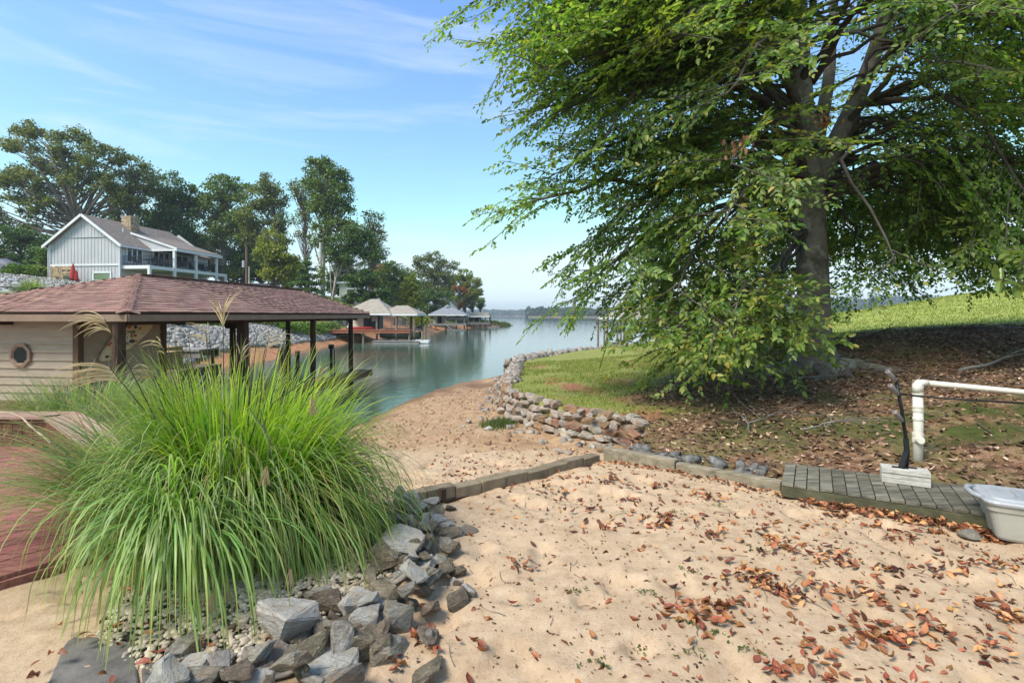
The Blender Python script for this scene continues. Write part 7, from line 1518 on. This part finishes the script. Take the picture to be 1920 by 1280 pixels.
gd = empty('floating_dock', (-13.6, 20.6, .3), 'grey aluminium dock walkway under the far side of the boathouse', 'dock'); planks(gd, -14.6, -12.2, 20.0, 21.4, .52, M_GREYDECK, 12); piles(gd, [-14.4, -12.4], [20.2, 21.2], .5, r=.06)
for i, (x_, y_, z_, lab) in enumerate(((-12.6, 18.3, .0, 'yellow wooden pallet stack below the grey dock'), (-13.2, 19.2, .12, 'yellow wooden pallet leaning behind the other pallets'))):
    pr = empty('pallet', (x_, y_, z_), lab, 'pallet', 'wooden pallets'); M_PAL = pm('pallet_wood', [(.3, (.42, .30, .14)), (.7, (.56, .43, .24))], 4, 4, .8, .2, rand=.1)
    for k in range(5): mb = MB(); mb.box((x_, y_, z_ + .06 + k * .13), (1.1, 1.0, .03)); obj('slat', mb, M_PAL, pr)
    for sx in (-.5, 0, .5): mb = MB(); mb.box((x_ + sx, y_, z_ + .3), (.08, .98, .62)); obj('runner', mb, M_PAL, pr)
mb = MB(); mb.box((-12.9, 18.8, -.75), (3.0, 2.6, 1.5)); tag(obj('shore_footing', mb, M_ROCKB), 'stony footing below the pallets', kind='structure')
# ================================================================== TREES OF THE FAR SHORE
M_TA = leaf_mat('tree_leaf_mid', [(0, (0.068, 0.112, 0.027)), (.5, (0.108, 0.168, 0.039)), (1, (0.173, 0.225, 0.057))], .5, .3, .3, .02, .25, (0.225, 0.240, 0.045))
M_TB = leaf_mat('tree_leaf_dark', [(0, (0.041, 0.082, 0.024)), (.5, (0.071, 0.128, 0.034)), (1, (0.122, 0.184, 0.048))], .5, .25, .3, .02, .25, (0.128, 0.196, 0.043))
M_TC = leaf_mat('tree_leaf_yellow', [(0, (0.131, 0.169, 0.027)), (.5, (0.206, 0.237, 0.040)), (1, (0.288, 0.294, 0.056))], .5, .35, .25, .02, .3, (0.112, 0.175, 0.031))
M_TD = leaf_mat('tree_leaf_olive', [(0, (0.087, 0.116, 0.032)), (.5, (0.138, 0.167, 0.046)), (1, (0.217, 0.225, 0.070))], .5, .3, .3, .02, .2, (0.232, 0.217, 0.058))
M_TO = leaf_mat('tree_leaf_autumn', [(0, (.20, .075, .022)), (.5, (.30, .12, .035)), (1, (.36, .20, .06))], .5, .3, .25, .02)
M_TBARK = pm('grey_tree_bark', [(.3, (.085, .07, .055)), (.7, (.21, .18, .15))], 1.2, 6, .9, .3, stretch=(2, 2, .6), jitter=False)
M_TBARKL = pm('pale_tree_bark', [(.3, (.22, .19, .16)), (.7, (.40, .36, .31))], 1.2, 6, .9, .3, stretch=(2, 2, .6), jitter=False)
def ftree(name, label, px_, base_py, D, blobs, n, leaf, mat, r0, seed, lean=0.0, group=None, bark=None, clump=.26, flat=.6, forks=None, deep=1.0, cat='tree', base_z=None):
    """blobs: (px, py, rx, ry) of the crown's masses as seen; each becomes an ellipsoid of foliage clumps round the stem"""
    rg_ = np.random.default_rng(seed); b = at(px_, base_py, D=D); b.z = float(hillz(b.x, b.y)) - .2 if base_z is None else base_z
    root = empty(name, b, label, cat, group); sc = D / 960.0; tot = sum(q[2] * q[3] for q in blobs); C = []; mb = MB()
    topz = max(EYE - (q[1] - q[3] - 591) * sc for q in blobs); tx = np.mean([(q[0] - 960) * sc for q in blobs])
    axis = lambda h: np.array((b.x + (tx - b.x + lean) * h ** 1.5, D, b.z + (topz - b.z) * h))
    hs = np.linspace(0, .93, 9); mb.tube([tuple(axis(h) + (rg_.normal(0, .06) * r0 * 4 * h, 0, 0)) for h in hs], [r0 * (1.25 - .2 * min(1, h * 8)) * (1 - .93 * h) + .02 for h in hs], 9); tr = obj('trunk', mb, bark or M_TBARK, root, True)
    mbl = MB(); L_ = []
    for (cx, cy, rx, ry) in blobs:
        c = np.array(((cx - 960) * sc, D, EYE - (cy - 591) * sc)); R_ = np.array((rx * sc, (rx * .6 + ry * .4) * sc * deep, ry * sc)); n = int(n * (1.3 if cx == blobs[0][0] and cy == blobs[0][1] else 1)); m = max(7, int(70 * (rx * ry / tot) + 9)); k = int(n * rx * ry / tot / m)
        for i in range(m):
            u = rg_.normal(size=3); u /= np.linalg.norm(u); cc = c + u * R_ * rg_.uniform(.35, 1.0) ** .5 * .88; cr = clump * min(R_[0], R_[2] * 1.3) * rg_.uniform(.45, 1.05) + .2
            g = rg_.normal(size=(k, 3)); g /= np.linalg.norm(g, axis=1)[:, None]; g *= (rg_.random(k) ** .45)[:, None]; g[:, 2] *= flat; L_.append(cc + g * cr * 1.35)
            h = np.clip((cc[2] - b.z) / (topz - b.z) - rg_.uniform(.10, .25), .12, .9); s = axis(h); md = s + (cc - s) * .5 + (0, 0, -.10 * np.linalg.norm(cc - s) * .5); rr = r0 * (1 - h) * .42 + .025
            if np.linalg.norm(cc - s) > .3: mbl.tube([tuple(s), tuple(md), tuple(cc)], [rr, rr * .6, rr * .2], 5, cap=False)
    obj('branches', mbl, bark or M_TBARK, root); P = np.concatenate(L_); n_ = len(P); d = rg_.normal(size=(n_, 3)); d[:, 2] -= .25; d /= np.linalg.norm(d, axis=1)[:, None]; q = rg_.normal(size=(n_, 3)) * .7 + (0, 0, 1); q -= (q * d).sum(1)[:, None] * d; q /= np.linalg.norm(q, axis=1)[:, None]; S_ = np.cross(q, d); l = (leaf * .86 * rg_.uniform(.7, 1.3, n_))[:, None]
    V = np.stack([P, P + d * .5 * l + S_ * .30 * l + q * .06 * l, P + d * l, P + d * .5 * l - S_ * .30 * l + q * .06 * l], 1).reshape(-1, 3); tag(np_mesh('crown', V, np.arange(n_ * 4).reshape(-1, 4), mat, root), kind='stuff')
    for f in (forks or ()): 
        mb = MB(); p0 = axis(f[0]); p1 = np.array(((f[1] - 960) * sc, D + f[3], EYE - (f[2] - 591) * sc)); mb.tube([tuple(p0), tuple(p0 * .55 + p1 * .45 + (0, 0, .4)), tuple(p1)], [r0 * .6, r0 * .45, r0 * .15], 7); obj('limb', mb, bark or M_TBARK, root, True)
    return root
G = 'trees of the far shore'
ftree('oak_tree', 'tall spreading oak with open limbs behind the grey house', 158, 520, 78, [(40, 265, 48, 28), (10, 330, 40, 30), (140, 275, 38, 32), (190, 290, 38, 34), (95, 300, 40, 30), (60, 345, 50, 28), (150, 340, 44, 30), (205, 340, 32, 30), (20, 390, 45, 26), (90, 390, 48, 24), (215, 375, 30, 22), (60, 245, 26, 16), (30, 430, 42, 22)], 17000, .48, M_TD, .55, 1, group=G, forks=[(.30, 50, 260, -2), (.28, 20, 345, 2), (.33, 200, 290, 1), (.3, 95, 270, -1), (.3, 215, 360, -2)], clump=.34, flat=.6)
ftree('oak_tree', 'thin crowned pale green oak right of the house chimney', 245, 520, 82, [(245, 312, 42, 22), (270, 335, 34, 24), (225, 345, 28, 22), (255, 365, 38, 22), (240, 395, 34, 18)], 4200, .46, M_TD, .32, 2, group=G, clump=.42, flat=.45)
ftree('dense_tree', 'dense dark green round tree right of the house chimney', 312, 525, 88, [(312, 350, 44, 32), (295, 390, 44, 36), (335, 395, 42, 36), (315, 440, 52, 38), (275, 420, 30, 30), (350, 360, 22, 22)], 10500, .50, M_TB, .42, 3, group=G)
ftree('dense_tree', 'broad tree with olive top between the two dark masses', 420, 525, 90, [(415, 355, 38, 28), (440, 380, 36, 34), (395, 390, 36, 36), (430, 430, 46, 40), (390, 445, 38, 34), (370, 370, 22, 26), (455, 350, 20, 18)], 10000, .50, M_TA, .42, 4, group=G)
ftree('tall_tree', 'tall olive tree with leaning trunk left of the sky gap', 532, 545, 80, [(500, 345, 20, 22), (490, 370, 34, 24), (515, 375, 24, 26), (480, 405, 34, 28), (520, 415, 20, 24), (470, 440, 28, 24), (530, 450, 18, 16)], 6200, .44, M_TD, .26, 5, group=G, clump=.36)
ftree('tall_tree', 'slim sparse tree with bare trunk in the sky gap', 574, 545, 76, [(552, 350, 14, 16), (565, 365, 18, 26), (575, 395, 17, 20), (560, 410, 16, 12), (578, 345, 14, 14), (585, 440, 20, 10), (562, 440, 12, 8)], 1900, .36, M_TD, .17, 6, group=G, clump=.42)
ftree('tall_tree', 'tallest oak with thick irregular crown in the middle of the shore', 604, 555, 72, [(590, 312, 20, 18), (610, 308, 18, 16), (630, 325, 22, 22), (600, 345, 34, 28), (632, 365, 30, 28), (605, 385, 30, 26), (650, 390, 20, 18), (615, 420, 38, 24), (655, 425, 22, 16), (645, 345, 14, 18), (600, 450, 26, 16)], 9500, .42, M_TA, .34, 7, group=G, clump=.34, bark=M_TBARKL)
ftree('crape_tree', 'multi stemmed tree with pale grey stems and dark crown', 622, 565, 66, [(640, 455, 34, 22), (665, 440, 30, 24), (625, 475, 24, 20), (660, 480, 30, 24), (690, 470, 24, 24), (680, 445, 22, 18)], 6000, .36, M_TB, .16, 8, group=G, bark=M_TBARKL, forks=[(.05, 632, 470, .5), (.05, 645, 455, -.5), (.06, 612, 470, .8)])
ftree('slim_tree', 'sparse leaning tree with two plumes at the edge of the sky', 690, 575, 74, [(690, 405, 13, 12), (703, 425, 18, 13), (712, 405, 9, 10), (695, 450, 24, 16), (718, 440, 9, 12), (705, 470, 22, 16)], 1900, .34, M_TD, .16, 9, group=G, clump=.42, forks=[(.35, 718, 432, 0)])
ftree('understory_tree', 'yellow green understory tree below the leaning trunk', 512, 550, 70, [(510, 450, 28, 22), (525, 480, 34, 22), (500, 480, 26, 26), (520, 515, 36, 20), (545, 495, 20, 22)], 5200, .38, M_TC, .14, 10, group=G)
ftree('cedar_tree', 'layered dark green cedar by the pale concrete pole', 576, 560, 58, [(576, 490, 8, 8), (574, 505, 16, 5), (577, 518, 26, 5), (574, 531, 32, 5), (578, 545, 36, 6)], 3400, .26, M_TB, .12, 11, group=G, clump=.42, flat=.2)
ftree('dense_tree', 'dark shadowy tree behind the covered car', 30, 500, 70, [(25, 440, 40, 20), (60, 450, 34, 24), (30, 470, 48, 24), (85, 470, 22, 26), (70, 488, 26, 16)], 6500, .40, M_TB, .3, 12, group=G)
ftree('cypress', 'narrow dark evergreen left of the gable corner', 62, 505, 62, [(62, 476, 9, 14), (62, 492, 11, 12)], 1500, .26, M_TB, .1, 13, group=G)
ftree('understory_tree', 'round bright green small tree left of the gable corner', 84, 505, 60, [(84, 472, 13, 12), (84, 486, 14, 12)], 1700, .26, M_BUSHB, .1, 14, group=G)
ftree('shade_tree', 'leafy green tree overhanging the small cream cottage', 690, 585, 64, [(665, 525, 26, 14), (690, 520, 26, 18), (705, 545, 30, 16), (680, 555, 34, 14), (660, 560, 20, 10), (715, 565, 22, 12)], 5600, .36, M_TB, .14, 15, group=G, flat=.4)
ftree('maple_tree', 'green maple above the tan boathouse roof', 735, 585, 84, [(737, 500, 20, 12), (725, 515, 22, 14), (748, 520, 18, 16), (735, 540, 26, 16), (720, 545, 20, 14)], 3900, .36, M_TA, .2, 16, group=G)
ftree('maple_tree', 'orange tinged autumn maple above the tan boathouse roof', 715, 585, 86, [(713, 505, 10, 12), (722, 525, 15, 11), (708, 530, 14, 14), (724, 545, 18, 10)], 1900, .34, M_TO, .16, 17, group=G)
ftree('conical_tree', 'cone shaped yellow green tree right of the tan boathouse', 770, 590, 70, [(770, 522, 9, 10), (768, 538, 18, 11), (772, 555, 27, 11), (770, 572, 32, 12)], 4200, .30, M_TC, .14, 18, group=G)
ftree('oak_tree', 'tall open oak on the point with fading leaves', 815, 590, 112, [(790, 490, 18, 14), (812, 482, 18, 12), (832, 495, 18, 12), (800, 510, 26, 16), (830, 520, 24, 16), (855, 497, 12, 8), (812, 540, 28, 16)], 5200, .46, M_TD, .3, 19, group=G, clump=.34)
ftree('dense_tree', 'dark green tree behind the grey boathouse roof', 815, 595, 105, [(805, 555, 26, 14), (830, 560, 22, 14), (800, 578, 24, 12), (835, 580, 20, 10)], 4200, .42, M_TB, .25, 20, group=G)
ftree('dense_tree', 'bright rounded tree near the tip of the point', 872, 595, 122, [(870, 515, 20, 12), (885, 530, 18, 16), (860, 530, 20, 16), (880, 550, 22, 14), (865, 560, 22, 14), (895, 545, 11, 14)], 5600, .46, M_TC, .3, 21, group=G)
ftree('dense_tree', 'green tree left behind the bright rounded tree', 845, 595, 126, [(845, 525, 16, 14), (840, 548, 20, 18), (852, 570, 18, 14)], 3800, .46, M_TA, .3, 26, group=G)
ftree('maple_tree', 'small orange autumn maple amid the green trees of the point', 858, 597, 118, [(858, 541, 14, 6), (870, 545, 8, 6), (864, 572, 6, 7)], 1000, .40, M_TO, .14, 22, group=G)
ftree('slim_tree', 'small round crowned tree on a bare stem near the point tip', 888, 600, 130, [(888, 562, 11, 10), (884, 572, 10, 7)], 1300, .38, M_TA, .14, 23, group=G)
ftree('slim_tree', 'outermost small round tree on a bare stem at the point tip', 901, 602, 133, [(901, 565, 8, 9), (900, 573, 9, 5)], 1000, .38, M_TA, .14, 24, group=G)
ftree('bush_tree', 'yellow green shrub cascading beside the tan boathouse deck', 786, 608, 66, [(785, 592, 10, 10), (790, 602, 16, 9), (778, 600, 10, 10)], 2100, .26, M_BUSHY, .06, 25, group=G, cat='bush')
# denser wood closing the background, each tree its own
W_ = 'wood behind the houses'
fill = [(120, 95, 470, 44, 34, M_TB, 'low dark tree glimpsed just left of the gable ridge'), (205, 98, 430, 36, 40, M_TA, 'mid green tree rising straight behind the gable'), (262, 96, 455, 40, 40, M_TB, 'dark tree right behind the stone chimney'), (352, 99, 430, 46, 56, M_TB, 'dark wood tree between the dense pair behind the roof'), (380, 96, 480, 48, 40, M_TB, 'low dark tree behind the porch roof'), (455, 98, 440, 42, 56, M_TB, 'dark wood tree behind the utility pole'), (445, 92, 500, 48, 34, M_TA, 'green tree behind the right end of the porch'), (490, 94, 480, 40, 44, M_TB, 'dark tree above the barrel roofed shed'), (545, 92, 510, 30, 30, M_TA, 'low green tree beside the cedar'), (640, 95, 520, 32, 34, M_TB, 'dark tree behind the crape stems'), (700, 110, 500, 36, 38, M_TB, 'dark tree behind the autumn maple'), (755, 118, 530, 34, 34, M_TA, 'green tree behind the cone shaped tree'), (790, 125, 545, 32, 28, M_TA, 'green tree behind the open oak'), (742, 95, 565, 34, 22, M_TB, 'low dark tree behind the tan boathouse'), (660, 80, 570, 34, 18, M_TB, 'low dark shrub tree below the cream cottage')]
for i, (px_, D, cy, rx, ry, m, lab) in enumerate(fill):
    ftree('wood_tree', lab, px_, 560, D, [(px_ - rx * .4, cy + ry * .2, rx * .7, ry * .7), (px_ + rx * .4, cy, rx * .65, ry * .7), (px_, cy - ry * .45, rx * .6, ry * .5), (px_, cy + ry * .5, rx * .9, ry * .55)], 4200, .52, m, .24, 60 + i, group=W_)
bush('hill_bush', 'dark rounded bush under the trees beyond the hill', (15.6, 26.5, 1.2), (1.2, 1.0, 1.5), 1500, M_TA, .16, 91)
# pale house glimpsed between the trees of the point
p = Vector((-15.2, 118, 1.2)); ph = empty('white_house', p, 'white gabled house glimpsed between the trees of the point', 'house'); mb = MB(); a = [p + Vector((x_, 0, z_)) for x_, z_ in ((-2.6, -1), (2.6, -1), (2.6, 3.0), (0, 5.2), (-2.6, 3.0))]; b_ = [q + Vector((0, 7, 0)) for q in a]; mb.add(a + b_, [(0, 1, 2, 3, 4), (9, 8, 7, 6, 5), (1, 6, 7, 2), (0, 4, 9, 5)]); obj('wall', mb, M_HTRIM, ph); mb = MB(); mb.slab([a[2] + Vector((.4, -.4, -.2)), b_[2] + Vector((.4, .4, -.2)), b_[3] + UP * .1, a[3] + UP * .1 - Vector((0, .4, 0))], .15); mb.slab([a[4] + Vector((-.4, -.4, -.2)), a[3] + UP * .1 - Vector((0, .4, 0)), b_[3] + UP * .1, b_[4] + Vector((-.4, .4, -.2))], .15); obj('roof', mb, M_SLATE, ph)
for x_ in (-1.3, 1.0): mb = MB(); mb.box(p + Vector((x_, -.03, 1.4)), (.9, .08, 1.3)); w = obj('window', mb, M_HTRIM, ph); mb = MB(); mb.box(p + Vector((x_, -.07, 1.4)), (.7, .04, 1.1)); obj('pane', mb, M_PANE, w)
for i, (x_, y_, l) in enumerate(((-2.6, 137.5, 'low green bush on the clay tip of the point'), (-5.2, 133, 'broad green bush left of the clay tip'), (-8.0, 128, 'green bush behind the low tan boathouse'))): bush('shore_shrub', l, (x_, y_, float(hillz(x_, y_)) + .1), (2.2, 1.4, 1.0), 700, M_TA, .35, 95 + i, 'shrub')
